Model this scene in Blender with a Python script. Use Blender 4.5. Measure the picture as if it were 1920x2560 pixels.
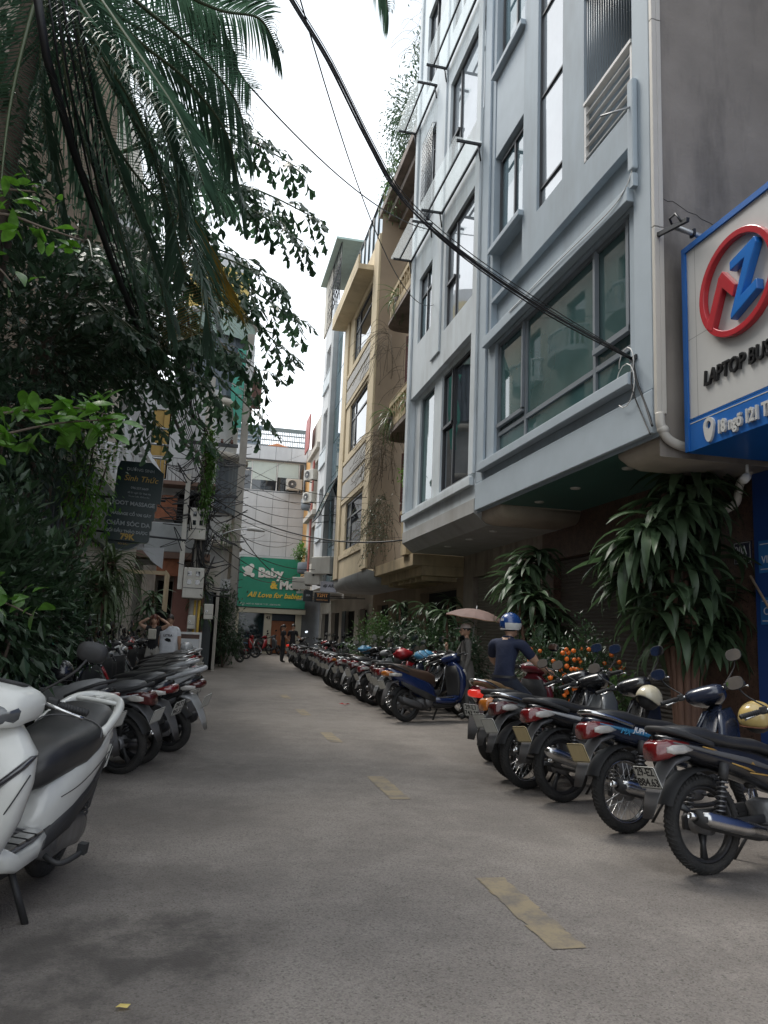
import bpy, bmesh, math, random
from mathutils import Vector, Matrix, Quaternion
R = math.radians
for o in list(bpy.data.objects): bpy.data.objects.remove(o)
scene = bpy.context.scene
COL = scene.collection

# ------------------------------------------------------------------ camera
cam_d = bpy.data.cameras.new('camera'); cam = bpy.data.objects.new('camera', cam_d); COL.objects.link(cam)
scene.camera = cam
cam_d.sensor_fit = 'HORIZONTAL'; cam_d.sensor_width = 36.0; cam_d.lens = 36.04
cam_d.clip_start = 0.05; cam_d.clip_end = 1000.0
YAW, PIT, ROLL = R(12.4), R(9.1), 0.042
fw = Vector((math.sin(YAW)*math.cos(PIT), math.cos(YAW)*math.cos(PIT), math.sin(PIT)))
rt = Vector((math.cos(YAW), -math.sin(YAW), 0)); up = rt.cross(fw)
rt2 = rt*math.cos(ROLL) + up*math.sin(ROLL); up2 = up*math.cos(ROLL) - rt*math.sin(ROLL)
CAMZ = 1.4
cam.matrix_world = Matrix(((rt2.x, up2.x, -fw.x, 0), (rt2.y, up2.y, -fw.y, 0), (rt2.z, up2.z, -fw.z, CAMZ), (0, 0, 0, 1)))

# ------------------------------------------------------------------ world + sun
SUN_AZ, SUN_EL = -38.0, 58.0          # degrees clockwise from +Y, elevation
w = bpy.data.worlds.new('World'); scene.world = w; w.use_nodes = True
nt = w.node_tree; nt.nodes.clear()
out = nt.nodes.new('ShaderNodeOutputWorld'); bg = nt.nodes.new('ShaderNodeBackground')
sky = nt.nodes.new('ShaderNodeTexSky'); sky.sky_type = 'NISHITA'; sky.sun_disc = False
sky.sun_elevation = R(SUN_EL); sky.sun_rotation = R(SUN_AZ); sky.dust_density = 3.0
tc = nt.nodes.new('ShaderNodeTexCoord'); mp = nt.nodes.new('ShaderNodeMapping'); mp.inputs['Scale'].default_value = (1, 1, 2.2)
nz = nt.nodes.new('ShaderNodeTexNoise'); nz.inputs['Scale'].default_value = 1.7; nz.inputs['Detail'].default_value = 5.0; nz.inputs['Roughness'].default_value = 0.55
cr = nt.nodes.new('ShaderNodeValToRGB')
cr.color_ramp.elements[0].position = 0.33; cr.color_ramp.elements[0].color = (3.4, 3.8, 4.1, 1)
cr.color_ramp.elements[1].position = 0.66; cr.color_ramp.elements[1].color = (7.6, 7.9, 8.2, 1)
mx = nt.nodes.new('ShaderNodeMix'); mx.data_type = 'RGBA'; mx.inputs[0].default_value = 0.92
L = nt.links.new
L(tc.outputs['Generated'], mp.inputs['Vector']); L(mp.outputs[0], nz.inputs['Vector']); L(nz.outputs['Fac'], cr.inputs[0])
L(sky.outputs[0], mx.inputs[6]); L(cr.outputs[0], mx.inputs[7]); L(mx.outputs[2], bg.inputs['Color'])
bg.inputs['Strength'].default_value = 0.1
L(bg.outputs[0], out.inputs[0])
sun_d = bpy.data.lights.new('sun', 'SUN'); sun = bpy.data.objects.new('sun', sun_d); COL.objects.link(sun)
sun_d.energy = 1.05; sun_d.angle = R(22); sun_d.color = (1.0, 0.95, 0.87)
sd = Vector((math.sin(R(SUN_AZ))*math.cos(R(SUN_EL)), math.cos(R(SUN_AZ))*math.cos(R(SUN_EL)), math.sin(R(SUN_EL))))
sun.rotation_euler = sd.to_track_quat('Z', 'Y').to_euler(); sun.location = (0, 0, 40)
scene.view_settings.view_transform = 'Standard'; scene.view_settings.look = 'None'
scene.view_settings.exposure = 1.56
scene.cycles.max_bounces = 6; scene.cycles.diffuse_bounces = 3; scene.cycles.glossy_bounces = 3; scene.cycles.transmission_bounces = 3; scene.cycles.transparent_max_bounces = 8; scene.cycles.sample_clamp_indirect = 6.0; scene.view_settings.gamma = 1.0
try: scene.view_settings.use_curve_mapping = False
except Exception: pass

# ------------------------------------------------------------------ geometry helpers
class MB:
    def __init__(s): s.v = []; s.f = []; s.m = []; s.sm = []
    def add(s, vs, fs, mi=0, smooth=False):
        b = len(s.v); s.v += [tuple(p) for p in vs]
        for f in fs: s.f.append(tuple(i+b for i in f)); s.m.append(mi); s.sm.append(smooth)
        return s
    def bx(s, x0, x1, y0, y1, z0, z1, mi=0):
        if x0 > x1: x0, x1 = x1, x0
        if y0 > y1: y0, y1 = y1, y0
        if z0 > z1: z0, z1 = z1, z0
        return s.add([(x0,y0,z0),(x1,y0,z0),(x1,y1,z0),(x0,y1,z0),(x0,y0,z1),(x1,y0,z1),(x1,y1,z1),(x0,y1,z1)],
                     [(0,3,2,1),(4,5,6,7),(0,1,5,4),(1,2,6,5),(2,3,7,6),(3,0,4,7)], mi)
    def cbox(s, c, size, rot=None, mi=0):
        hx, hy, hz = [q/2 for q in size]
        vs = [Vector(p) for p in [(-hx,-hy,-hz),(hx,-hy,-hz),(hx,hy,-hz),(-hx,hy,-hz),(-hx,-hy,hz),(hx,-hy,hz),(hx,hy,hz),(-hx,hy,hz)]]
        if rot is not None: vs = [rot @ p for p in vs]
        c = Vector(c)
        return s.add([p+c for p in vs], [(0,3,2,1),(4,5,6,7),(0,1,5,4),(1,2,6,5),(2,3,7,6),(3,0,4,7)], mi)
    def pbox(s, P, u0, u1, v0, v1, w0, w1, mi=0):
        vs = [P(u, v, w_) for w_ in (w0, w1) for (u, v) in ((u0,v0),(u1,v0),(u1,v1),(u0,v1))]
        return s.add(vs, [(0,3,2,1),(4,5,6,7),(0,1,5,4),(1,2,6,5),(2,3,7,6),(3,0,4,7)], mi)
    def tube(s, pts, r, n=8, mi=0, cap=True, smooth=True, flat=None):
        pts = [Vector(p) for p in pts]; k = len(pts)
        rs = r if isinstance(r, (list, tuple)) else [r]*k
        t = []
        for i in range(k):
            a = pts[max(i-1, 0)]; b = pts[min(i+1, k-1)]; d = (b-a)
            t.append(d.normalized() if d.length > 1e-9 else Vector((0,0,1)))
        ref = Vector((0,0,1)) if abs(t[0].z) < .9 else Vector((1,0,0))
        nrm = t[0].cross(ref).normalized(); vs = []
        for i in range(k):
            if i:
                q = t[i-1].rotation_difference(t[i]); nrm = q @ nrm
                nrm = (nrm - t[i]*nrm.dot(t[i])).normalized()
            bn = t[i].cross(nrm)
            for j in range(n):
                a = 2*math.pi*j/n
                vs.append(pts[i] + nrm*math.cos(a)*rs[i] + bn*math.sin(a)*rs[i]*(flat or 1))
        fs = [(i*n+j, i*n+(j+1) % n, (i+1)*n+(j+1) % n, (i+1)*n+j) for i in range(k-1) for j in range(n)]
        if cap: fs += [tuple(range(n))[::-1], tuple(range((k-1)*n, k*n))]
        return s.add(vs, fs, mi, smooth)
    def lathe(s, prof, c=(0,0,0), ax=(0,0,1), n=24, mi=0, closed=False, smooth=True, a0=0, a1=2*math.pi):
        ax = Vector(ax).normalized(); c = Vector(c)
        e1 = ax.cross(Vector((0,0,1)) if abs(ax.z) < .9 else Vector((1,0,0))).normalized(); e2 = ax.cross(e1)
        full = abs(a1-a0-2*math.pi) < 1e-6; m = n if full else n+1; k = len(prof); vs = []
        for i in range(m):
            a = a0+(a1-a0)*i/n; d = e1*math.cos(a)+e2*math.sin(a)
            for (r_, h) in prof: vs.append(c + d*r_ + ax*h)
        fs = []
        kk = k if closed else k-1
        for i in range(n):
            i2 = (i+1) % m
            for j in range(kk):
                j2 = (j+1) % k
                fs.append((i*k+j, i2*k+j, i2*k+j2, i*k+j2))
        return s.add(vs, fs, mi, smooth)
    def loft(s, secs, A=(0,1,0), B=(0,0,1), n=14, mi=0, cap=True, smooth=True):
        """secs: (centre, half along A, half along B, exponent)"""
        A = Vector(A); B = Vector(B); vs = []
        for q in secs:
            c = Vector(q[0]); e = 2.0/(q[3] if len(q) > 3 else 2.4)
            b2 = Vector(q[4]) if len(q) > 4 else B
            for j in range(n):
                a = 2*math.pi*(j+.5)/n; ca, sa = math.cos(a), math.sin(a)
                vs.append(c + A*q[1]*math.copysign(abs(ca)**e, ca) + b2*q[2]*math.copysign(abs(sa)**e, sa))
        k = len(secs)
        fs = [(i*n+j, i*n+(j+1) % n, (i+1)*n+(j+1) % n, (i+1)*n+j) for i in range(k-1) for j in range(n)]
        if cap: fs += [tuple(range(n))[::-1], tuple(range((k-1)*n, k*n))]
        return s.add(vs, fs, mi, smooth)
    def ball(s, c, r, nu=12, nv=8, mi=0, rot=None, z0=-1.0, z1=1.0):
        r = r if isinstance(r, (list, tuple)) else (r, r, r); c = Vector(c); vs = []
        a0, a1 = math.asin(z0), math.asin(z1)
        for i in range(nv+1):
            la = a0+(a1-a0)*i/nv
            for j in range(nu):
                lo = 2*math.pi*j/nu
                p = Vector((math.cos(la)*math.cos(lo)*r[0], math.cos(la)*math.sin(lo)*r[1], math.sin(la)*r[2]))
                if rot is not None: p = rot @ p
                vs.append(c+p)
        fs = [(i*nu+j, i*nu+(j+1) % nu, (i+1)*nu+(j+1) % nu, (i+1)*nu+j) for i in range(nv) for j in range(nu)]
        return s.add(vs, fs, mi, True)
    def prism(s, poly, P, w0, w1, mi=0, smooth=False):
        k = len(poly)
        vs = [P(u, v, w0) for u, v in poly]+[P(u, v, w1) for u, v in poly]
        fs = [tuple(range(k))[::-1], tuple(range(k, 2*k))]+[(i, (i+1) % k, k+(i+1) % k, k+i) for i in range(k)]
        return s.add(vs, fs, mi, smooth)
    def ring_prism(s, outer, inner, P, w0, w1, mi=0):
        k = len(outer)
        vs = [P(u, v, w_) for w_ in (w0, w1) for L_ in (outer, inner) for (u, v) in L_]
        fs = []
        for i in range(k):
            j = (i+1) % k
            fs += [(i, k+i, k+j, j), (2*k+i, 2*k+j, 3*k+j, 3*k+i), (i, j, 2*k+j, 2*k+i), (k+i, 3*k+i, 3*k+j, k+j)]
        return s.add(vs, fs, mi)
    def xf(s, M):
        s.v = [tuple(M @ Vector(p)) for p in s.v]; return s

ORG = {}
def thing(name, loc, label, cat, group=None, rz=0.0):
    o = bpy.data.objects.new(name, None); COL.objects.link(o); o.location = loc; o.rotation_euler = (0, 0, rz)
    o.empty_display_size = .2
    o['label'] = label; o['category'] = cat
    if group: o['group'] = group
    ORG[o.name] = Vector(loc); return o
def tag(o, label, cat, group=None):
    o['label'] = label; o['category'] = cat
    if group: o['group'] = group
    return o
def struct(o): o['kind'] = 'structure'; return o
def ob(name, mb, mats, parent=None, bevel=0.0, origin=None, fix=True):
    """one mesh object; vertices given in the frame of the world (or of the thing whose ORG is 0)"""
    me = bpy.data.meshes.new(name)
    if parent is not None: off = ORG.get(parent.name, Vector((0,0,0)))
    else: off = Vector((0,0,0))
    vs = [(p[0]-off.x, p[1]-off.y, p[2]-off.z) for p in mb.v] if off.length > 0 else mb.v
    me.from_pydata(vs, [], mb.f); me.update()
    mats = mats if isinstance(mats, (list, tuple)) else [mats]
    for m_ in mats: me.materials.append(m_)
    me.polygons.foreach_set('material_index', mb.m); me.polygons.foreach_set('use_smooth', mb.sm)
    if fix:
        bm = bmesh.new(); bm.from_mesh(me); bmesh.ops.recalc_face_normals(bm, faces=bm.faces); bm.to_mesh(me); bm.free()
    o = bpy.data.objects.new(name, me); COL.objects.link(o)
    if parent is not None:
        o.parent = parent; ORG[o.name] = off
    elif origin is not None: o.location = origin
    if bevel:
        b = o.modifiers.new('bevel', 'BEVEL'); b.width = bevel; b.segments = 2; b.limit_method = 'ANGLE'; b.angle_limit = R(40)
    return o
def inst(src, name, parent=None, loc=(0,0,0), rot=None, scale=None, M=None):
    """another object that shares a mesh"""
    o = bpy.data.objects.new(name, src); COL.objects.link(o)
    if parent is not None: o.parent = parent
    if M is not None: o.matrix_basis = M
    else:
        o.location = loc
        if rot is not None: o.rotation_euler = rot
        if scale is not None: o.scale = scale if isinstance(scale, (tuple, list)) else (scale,)*3
    return o
def dup(root, loc, rz, label, group=None, recolor=None, skip=()):
    r = root.copy(); COL.objects.link(r); r.location = loc; r.rotation_euler = (r.rotation_euler[0], 0, rz); r['label'] = label
    if group: r['group'] = group
    def rec(src, dst):
        for ch in src.children:
            nm = ch.name.split('.')[0]
            if nm in skip: continue
            c = ch.copy(); COL.objects.link(c); c.parent = dst; c.matrix_parent_inverse = ch.matrix_parent_inverse.copy()
            if recolor and nm in recolor and c.material_slots:
                c.material_slots[0].link = 'OBJECT'; c.material_slots[0].material = recolor[nm]
            rec(ch, c)
    rec(root, r); return r
def recol(root, recolor):
    for ch in root.children_recursive:
        nm = ch.name.split('.')[0]
        if nm in recolor and ch.material_slots:
            ch.material_slots[0].link = 'OBJECT'; ch.material_slots[0].material = recolor[nm]
def catenary(a, b, sag, n=16, side=0.0):
    a, b = Vector(a), Vector(b); pts = []
    for i in range(n+1):
        t = i/n; p = a.lerp(b, t); p.z -= sag*4*t*(1-t); p.x += side*4*t*(1-t); pts.append(p)
    return pts
def spline(pts, n=6):
    pts = [Vector(p) for p in pts]; out_ = []
    for i in range(len(pts)-1):
        p0 = pts[max(i-1,0)]; p1 = pts[i]; p2 = pts[i+1]; p3 = pts[min(i+2, len(pts)-1)]
        for j in range(n):
            t = j/n
            out_.append(.5*((2*p1)+(p2-p0)*t+(2*p0-5*p1+4*p2-p3)*t*t+(3*p1-p0-3*p2+p3)*t**3))
    out_.append(pts[-1]); return out_
def PX(X, sgn=-1):        # plane at X; w grows towards the street (sgn -1: right side, +1: left side)
    return lambda u, v, w_: (X+sgn*w_, u, v)
def PY(Y, sgn=-1):        # plane at Y, w grows towards the camera
    return lambda u, v, w_: (u, Y+sgn*w_, v)
def facade(mb, P, u0, u1, v0, v1, holes, mi=0, mi_rev=None, back=None):
    """flat wall with real openings; holes = (ua,ub,va,vb,depth)"""
    us = sorted({u0, u1, *[h[0] for h in holes], *[h[1] for h in holes]}); vs = sorted({v0, v1, *[h[2] for h in holes], *[h[3] for h in holes]})
    us = [q for q in us if u0-1e-9 <= q <= u1+1e-9]; vs = [q for q in vs if v0-1e-9 <= q <= v1+1e-9]
    def inside(u, v):
        for h in holes:
            if h[0] < u < h[1] and h[2] < v < h[3]: return True
        return False
    for j in range(len(vs)-1):
        run = None
        for i in range(len(us)-1):
            hole = inside((us[i]+us[i+1])/2, (vs[j]+vs[j+1])/2)
            if not hole and run is None: run = us[i]
            if (hole or i == len(us)-2) and run is not None:
                e = us[i] if hole else us[i+1]
                mb.add([P(run, vs[j], 0), P(e, vs[j], 0), P(e, vs[j+1], 0), P(run, vs[j+1], 0)], [(0,1,2,3)], mi); run = None
    mr = mi if mi_rev is None else mi_rev
    for (a, b, c, d, dep) in holes:
        q = [(a, c), (b, c), (b, d), (a, d)]
        for k in range(4):
            p0, p1 = q[k], q[(k+1) % 4]
            mb.add([P(p0[0], p0[1], 0), P(p1[0], p1[1], 0), P(p1[0], p1[1], -dep), P(p0[0], p0[1], -dep)], [(0,1,2,3)], mr)
        if back is not None: mb.add([P(a, c, -dep), P(b, c, -dep), P(b, d, -dep), P(a, d, -dep)], [(0,1,2,3)], back)
    return mb

# ------------------------------------------------------------------ materials
MATS = {}
def pm(name, col, rough=.6, metal=0.0, var=.12, vs=3.0, bump=0.0, bs=40.0, dirt=None, ds=1.2, damt=.5, spec=.5, ior=None, trans=0.0, coat=0.0, emit=None, estr=1.0, rnd=0.0, speck=None, stretch=(1,1,1), sub=None):
    if name in MATS: return MATS[name]
    m = bpy.data.materials.new(name); m.use_nodes = True; MATS[name] = m
    n = m.node_tree; b = n.nodes['Principled BSDF']; K = n.links.new
    b.inputs['Roughness'].default_value = rough; b.inputs['Metallic'].default_value = metal
    b.inputs['Specular IOR Level'].default_value = spec
    if ior: b.inputs['IOR'].default_value = ior
    if coat: b.inputs['Coat Weight'].default_value = coat; b.inputs['Coat Roughness'].default_value = .06
    if trans: b.inputs['Transmission Weight'].default_value = trans
    if emit: b.inputs['Emission Color'].default_value = (*emit, 1); b.inputs['Emission Strength'].default_value = estr
    c = n.nodes.new('ShaderNodeTexCoord'); mpn = n.nodes.new('ShaderNodeMapping'); mpn.inputs['Scale'].default_value = stretch
    K(c.outputs['Object'], mpn.inputs[0])
    a = n.nodes.new('ShaderNodeTexNoise'); a.inputs['Scale'].default_value = vs; a.inputs['Detail'].default_value = 1 if sub else 3; a.inputs['Roughness'].default_value = .6
    K(mpn.outputs[0], a.inputs['Vector'])
    r = n.nodes.new('ShaderNodeMapRange'); r.inputs[1].default_value = .25; r.inputs[2].default_value = .75
    r.inputs[3].default_value = 1-var; r.inputs[4].default_value = 1+var; K(a.outputs['Fac'], r.inputs[0])
    hv = n.nodes.new('ShaderNodeHueSaturation'); hv.inputs['Color'].default_value = (*col, 1); K(r.outputs[0], hv.inputs['Value'])
    last = hv.outputs[0]
    if rnd:
        oi = n.nodes.new('ShaderNodeObjectInfo'); r2 = n.nodes.new('ShaderNodeMapRange'); r2.inputs[3].default_value = 1-rnd; r2.inputs[4].default_value = 1+rnd
        K(oi.outputs['Random'], r2.inputs[0]); h2 = n.nodes.new('ShaderNodeHueSaturation'); K(last, h2.inputs['Color']); K(r2.outputs[0], h2.inputs['Value']); last = h2.outputs[0]
    if speck:
        vz = n.nodes.new('ShaderNodeTexNoise'); vz.inputs['Scale'].default_value = speck[1]; vz.inputs['Detail'].default_value = 2; K(c.outputs['Object'], vz.inputs['Vector'])
        rr = n.nodes.new('ShaderNodeValToRGB'); rr.color_ramp.elements[0].position = speck[2]; rr.color_ramp.elements[1].position = speck[2]+.06; K(vz.outputs['Fac'], rr.inputs[0])
        x = n.nodes.new('ShaderNodeMix'); x.data_type = 'RGBA'; K(rr.outputs[0], x.inputs[0]); K(last, x.inputs[6]); x.inputs[7].default_value = (*speck[0], 1); last = x.outputs[2]
    if dirt:
        dn = n.nodes.new('ShaderNodeTexNoise'); dn.inputs['Scale'].default_value = ds; dn.inputs['Detail'].default_value = 5; dn.inputs['Roughness'].default_value = .65
        mp2 = n.nodes.new('ShaderNodeMapping'); mp2.inputs['Scale'].default_value = (1, 1, .22); K(c.outputs['Object'], mp2.inputs[0]); K(mp2.outputs[0], dn.inputs['Vector'])
        rr = n.nodes.new('ShaderNodeMapRange'); rr.inputs[1].default_value = .45; rr.inputs[2].default_value = .72; rr.inputs[4].default_value = damt; K(dn.outputs['Fac'], rr.inputs[0])
        x = n.nodes.new('ShaderNodeMix'); x.data_type = 'RGBA'; K(rr.outputs[0], x.inputs[0]); K(last, x.inputs[6]); x.inputs[7].default_value = (*dirt, 1); last = x.outputs[2]
    K(last, b.inputs['Base Color'])
    if bump:
        d = n.nodes.new('ShaderNodeTexNoise'); d.inputs['Scale'].default_value = bs; d.inputs['Detail'].default_value = 4; K(mpn.outputs[0], d.inputs['Vector'])
        bu = n.nodes.new('ShaderNodeBump'); bu.inputs['Strength'].default_value = bump; bu.inputs['Distance'].default_value = .02; K(d.outputs['Fac'], bu.inputs['Height']); K(bu.outputs[0], b.inputs['Normal'])
    if sub:      # thin leaf: let light through
        tr = n.nodes.new('ShaderNodeBsdfTranslucent'); K(last, tr.inputs['Color']); ms = n.nodes.new('ShaderNodeMixShader'); ms.inputs[0].default_value = sub
        hs = n.nodes.new('ShaderNodeHueSaturation'); hs.inputs['Saturation'].default_value = 1.15; hs.inputs['Value'].default_value = 1.6; K(last, hs.inputs['Color']); K(hs.outputs[0], tr.inputs['Color'])
        K(b.outputs[0], ms.inputs[1]); K(tr.outputs[0], ms.inputs[2]); K(ms.outputs[0], n.nodes['Material Output'].inputs[0])
    return m
def text_mb(txt, size, P, align='LEFT', ext=.01, w0=0.0, shear=0.0, offset=0.0, spacing=1.0, squash=1.0):
    """letters as solid geometry laid on a plane P(u,v,w)"""
    cu = bpy.data.curves.new('lettering', 'FONT'); cu.body = txt; cu.size = size; cu.align_x = align; cu.extrude = ext/2; cu.shear = shear; cu.offset = offset; cu.space_character = spacing; cu.resolution_u = 3
    o = bpy.data.objects.new('lettering', cu); COL.objects.link(o)
    dg = bpy.context.evaluated_depsgraph_get(); me = bpy.data.meshes.new_from_object(o.evaluated_get(dg))
    mb = MB(); mb.add([P(v.co.x*squash, v.co.y, w0+ext/2+v.co.z) for v in me.vertices], [tuple(p.vertices) for p in me.polygons])
    bpy.data.objects.remove(o); bpy.data.curves.remove(cu); bpy.data.meshes.remove(me)
    return mb
rng = random.Random(11)
# ------------------------------------------------------------------ road material
def road_mat():
    m = bpy.data.materials.new('asphalt'); m.use_nodes = True; n = m.node_tree; b = n.nodes['Principled BSDF']; K = n.links.new
    c = n.nodes.new('ShaderNodeTexCoord')
    def noise(sc, det=4, ro=.6, dist=0.0):
        q = n.nodes.new('ShaderNodeTexNoise'); q.inputs['Scale'].default_value = sc; q.inputs['Detail'].default_value = det; q.inputs['Roughness'].default_value = ro; q.inputs['Distortion'].default_value = dist
        K(c.outputs['Object'], q.inputs['Vector']); return q.outputs['Fac']
    def mr(src, a, b_, lo, hi):
        q = n.nodes.new('ShaderNodeMapRange'); q.interpolation_type = 'SMOOTHSTEP'; K(src, q.inputs[0]); q.inputs[1].default_value = a; q.inputs[2].default_value = b_; q.inputs[3].default_value = lo; q.inputs[4].default_value = hi; return q.outputs[0]
    def mix(f, a, b_):
        q = n.nodes.new('ShaderNodeMix'); q.data_type = 'RGBA'
        if isinstance(f, float): q.inputs[0].default_value = f
        else: K(f, q.inputs[0])
        for i, s_ in ((6, a), (7, b_)):
            if isinstance(s_, tuple): q.inputs[i].default_value = (*s_, 1)
            else: K(s_, q.inputs[i])
        return q.outputs[2]
    def mul(a, b_):
        q = n.nodes.new('ShaderNodeMath'); q.operation = 'MULTIPLY'; K(a, q.inputs[0])
        if isinstance(b_, float): q.inputs[1].default_value = b_
        else: K(b_, q.inputs[1])
        return q.outputs[0]
    def mx_(a, b_):
        q = n.nodes.new('ShaderNodeMath'); q.operation = 'MAXIMUM'; K(a, q.inputs[0]); K(b_, q.inputs[1]); return q.outputs[0]
    base = mix(mr(noise(.45, 5), .35, .65, 0, 1), (.158, .141, .126), (.200, .179, .160))
    base = mix(mr(noise(2.6, 6, .7), .42, .68, 0, .55), base, (.228, .205, .183))
    # aggregate
    vor = n.nodes.new('ShaderNodeTexVoronoi'); vor.inputs['Scale'].default_value = 115; K(c.outputs['Object'], vor.inputs['Vector'])
    gr = n.nodes.new('ShaderNodeHueSaturation'); K(vor.outputs['Color'], gr.inputs['Color']); gr.inputs['Saturation'].default_value = 0
    base2 = n.nodes.new('ShaderNodeMix'); base2.data_type = 'RGBA'; base2.blend_type = 'OVERLAY'; base2.inputs[0].default_value = .42
    K(base, base2.inputs[6]); K(gr.outputs[0], base2.inputs[7]); base = base2.outputs[2]
    base = mix(mr(noise(85, 2, .5), .63, .70, 0, .35), base, (.06, .055, .05))
    base = mix(mr(noise(95, 2, .5), .70, .735, 0, .7), base, (.44, .42, .39))
    # old damp and oil stains, bike shade painted in, each with its own place
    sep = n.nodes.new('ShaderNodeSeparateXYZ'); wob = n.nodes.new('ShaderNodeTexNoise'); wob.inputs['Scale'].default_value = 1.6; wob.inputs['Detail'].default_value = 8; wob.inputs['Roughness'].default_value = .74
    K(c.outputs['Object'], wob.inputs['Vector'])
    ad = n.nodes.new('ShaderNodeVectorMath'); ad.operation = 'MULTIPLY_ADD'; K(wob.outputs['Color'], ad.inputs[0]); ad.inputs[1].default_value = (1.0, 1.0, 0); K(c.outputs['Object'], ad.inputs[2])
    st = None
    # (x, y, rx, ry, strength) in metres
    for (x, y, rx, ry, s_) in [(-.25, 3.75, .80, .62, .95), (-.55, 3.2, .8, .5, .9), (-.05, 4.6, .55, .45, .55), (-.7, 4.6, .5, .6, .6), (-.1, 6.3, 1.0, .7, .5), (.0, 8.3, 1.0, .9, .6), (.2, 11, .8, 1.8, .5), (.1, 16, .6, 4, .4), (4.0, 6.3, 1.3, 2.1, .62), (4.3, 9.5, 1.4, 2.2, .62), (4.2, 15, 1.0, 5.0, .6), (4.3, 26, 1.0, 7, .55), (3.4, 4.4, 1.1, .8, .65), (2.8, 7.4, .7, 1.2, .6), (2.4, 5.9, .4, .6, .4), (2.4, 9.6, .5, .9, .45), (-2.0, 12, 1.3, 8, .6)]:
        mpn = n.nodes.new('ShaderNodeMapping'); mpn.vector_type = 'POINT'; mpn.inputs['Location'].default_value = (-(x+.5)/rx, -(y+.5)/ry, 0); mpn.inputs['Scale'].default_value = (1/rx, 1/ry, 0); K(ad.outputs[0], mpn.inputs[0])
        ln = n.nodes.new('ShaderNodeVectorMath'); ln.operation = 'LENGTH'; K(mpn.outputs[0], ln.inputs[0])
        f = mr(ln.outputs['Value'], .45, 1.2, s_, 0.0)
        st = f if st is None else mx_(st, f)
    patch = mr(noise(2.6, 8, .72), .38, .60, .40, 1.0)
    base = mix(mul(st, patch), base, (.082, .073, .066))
    base = mix(mr(noise(.5, 5, .6), .55, .75, 0, .30), base, (.11, .10, .092))
    K(base, b.inputs['Base Color'])
    K(mr(noise(3, 4), .3, .7, .78, .95), b.inputs['Roughness']); b.inputs['Specular IOR Level'].default_value = .35
    bu = n.nodes.new('ShaderNodeBump'); bu.inputs['Strength'].default_value = .55; bu.inputs['Distance'].default_value = .012
    K(vor.outputs['Distance'], bu.inputs['Height'])
    b2 = n.nodes.new('ShaderNodeBump'); b2.inputs['Strength'].default_value = .35; b2.inputs['Distance'].default_value = .03; K(noise(6, 5), b2.inputs['Height']); K(bu.outputs[0], b2.inputs['Normal'])
    K(b2.outputs[0], b.inputs['Normal'])
    return m
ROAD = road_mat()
def paint_mat():
    m = bpy.data.materials.new('worn_road_paint'); m.use_nodes = True; n = m.node_tree; b = n.nodes['Principled BSDF']; K = n.links.new
    c = n.nodes.new('ShaderNodeTexCoord'); q = n.nodes.new('ShaderNodeTexNoise'); q.inputs['Scale'].default_value = 38; q.inputs['Detail'].default_value = 6; q.inputs['Roughness'].default_value = .75; K(c.outputs['Object'], q.inputs['Vector'])
    q2 = n.nodes.new('ShaderNodeTexNoise'); q2.inputs['Scale'].default_value = 5; q2.inputs['Detail'].default_value = 5; K(c.outputs['Object'], q2.inputs['Vector'])
    a = n.nodes.new('ShaderNodeMath'); K(q.outputs['Fac'], a.inputs[0]); K(q2.outputs['Fac'], a.inputs[1])
    r = n.nodes.new('ShaderNodeValToRGB'); K(a.outputs[0], r.inputs[0]); r.color_ramp.elements[0].position = .5; r.color_ramp.elements[1].position = .62
    a.operation = 'MULTIPLY_ADD'; a.inputs[1].default_value = 0; a.inputs[2].default_value = 0; 
    n.links.remove(a.inputs[1].links[0]); a.inputs[1].default_value = .5; K(q2.outputs['Fac'], a.inputs[2])
    r.color_ramp.elements[0].position = .57; r.color_ramp.elements[1].position = .84
    r.color_ramp.elements[0].color = (.165, .145, .125, 1); r.color_ramp.elements[1].color = (.29, .235, .15, 1)
    K(r.outputs[0], b.inputs['Base Color']); b.inputs['Roughness'].default_value = .85
    bu = n.nodes.new('ShaderNodeBump'); bu.inputs['Strength'].default_value = .4; bu.inputs['Distance'].default_value = .01; K(q.outputs['Fac'], bu.inputs['Height']); K(bu.outputs[0], b.inputs['Normal'])
    return m
PAINT = paint_mat()
# greys and paints
M_GREY = pm('grey_blue_render', (.335, .395, .445), .75, var=.07, vs=1.2, bump=.08, bs=60, dirt=(.20, .215, .23), ds=1.5, damt=.45)
M_WHITE = pm('off_white_render', (.55, .60, .63), .7, var=.06, vs=1.2, bump=.08, bs=60, dirt=(.27, .27, .26), ds=1.5, damt=.5)
M_TRIMG = pm('grey_blue_trim', (.37, .43, .48), .7, var=.06, vs=2, bump=.05, bs=60)
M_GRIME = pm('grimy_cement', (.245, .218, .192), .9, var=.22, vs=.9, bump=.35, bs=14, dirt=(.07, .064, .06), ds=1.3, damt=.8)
M_DUCT = pm('cream_duct_plastic', (.52, .49, .44), .5, var=.05)
M_FRAME = pm('dark_window_frame', (.035, .036, .04), .4, var=.1)
M_FRAMEG = pm('grey_window_frame', (.16, .18, .20), .45, var=.1)
def glass(name, col, ior=1.9, rough=.02):
    m = pm(name, col, rough, var=.25, vs=.7, ior=ior, spec=.5); return m
M_GTEAL = glass('teal_curtained_glass', (.045, .095, .095), 1.75)
M_GDARK = glass('dark_window_glass', (.018, .022, .028), 1.85)
M_GSKY = glass('reflective_blue_glass', (.10, .16, .19), 3.0)
M_GMIR = glass('mirror_coated_glass', (.25, .28, .31), 3.6)
M_CANOPY = pm('canopy_glass', (.72, .78, .80), .2, trans=.45, var=.03, ior=1.45)
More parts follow.
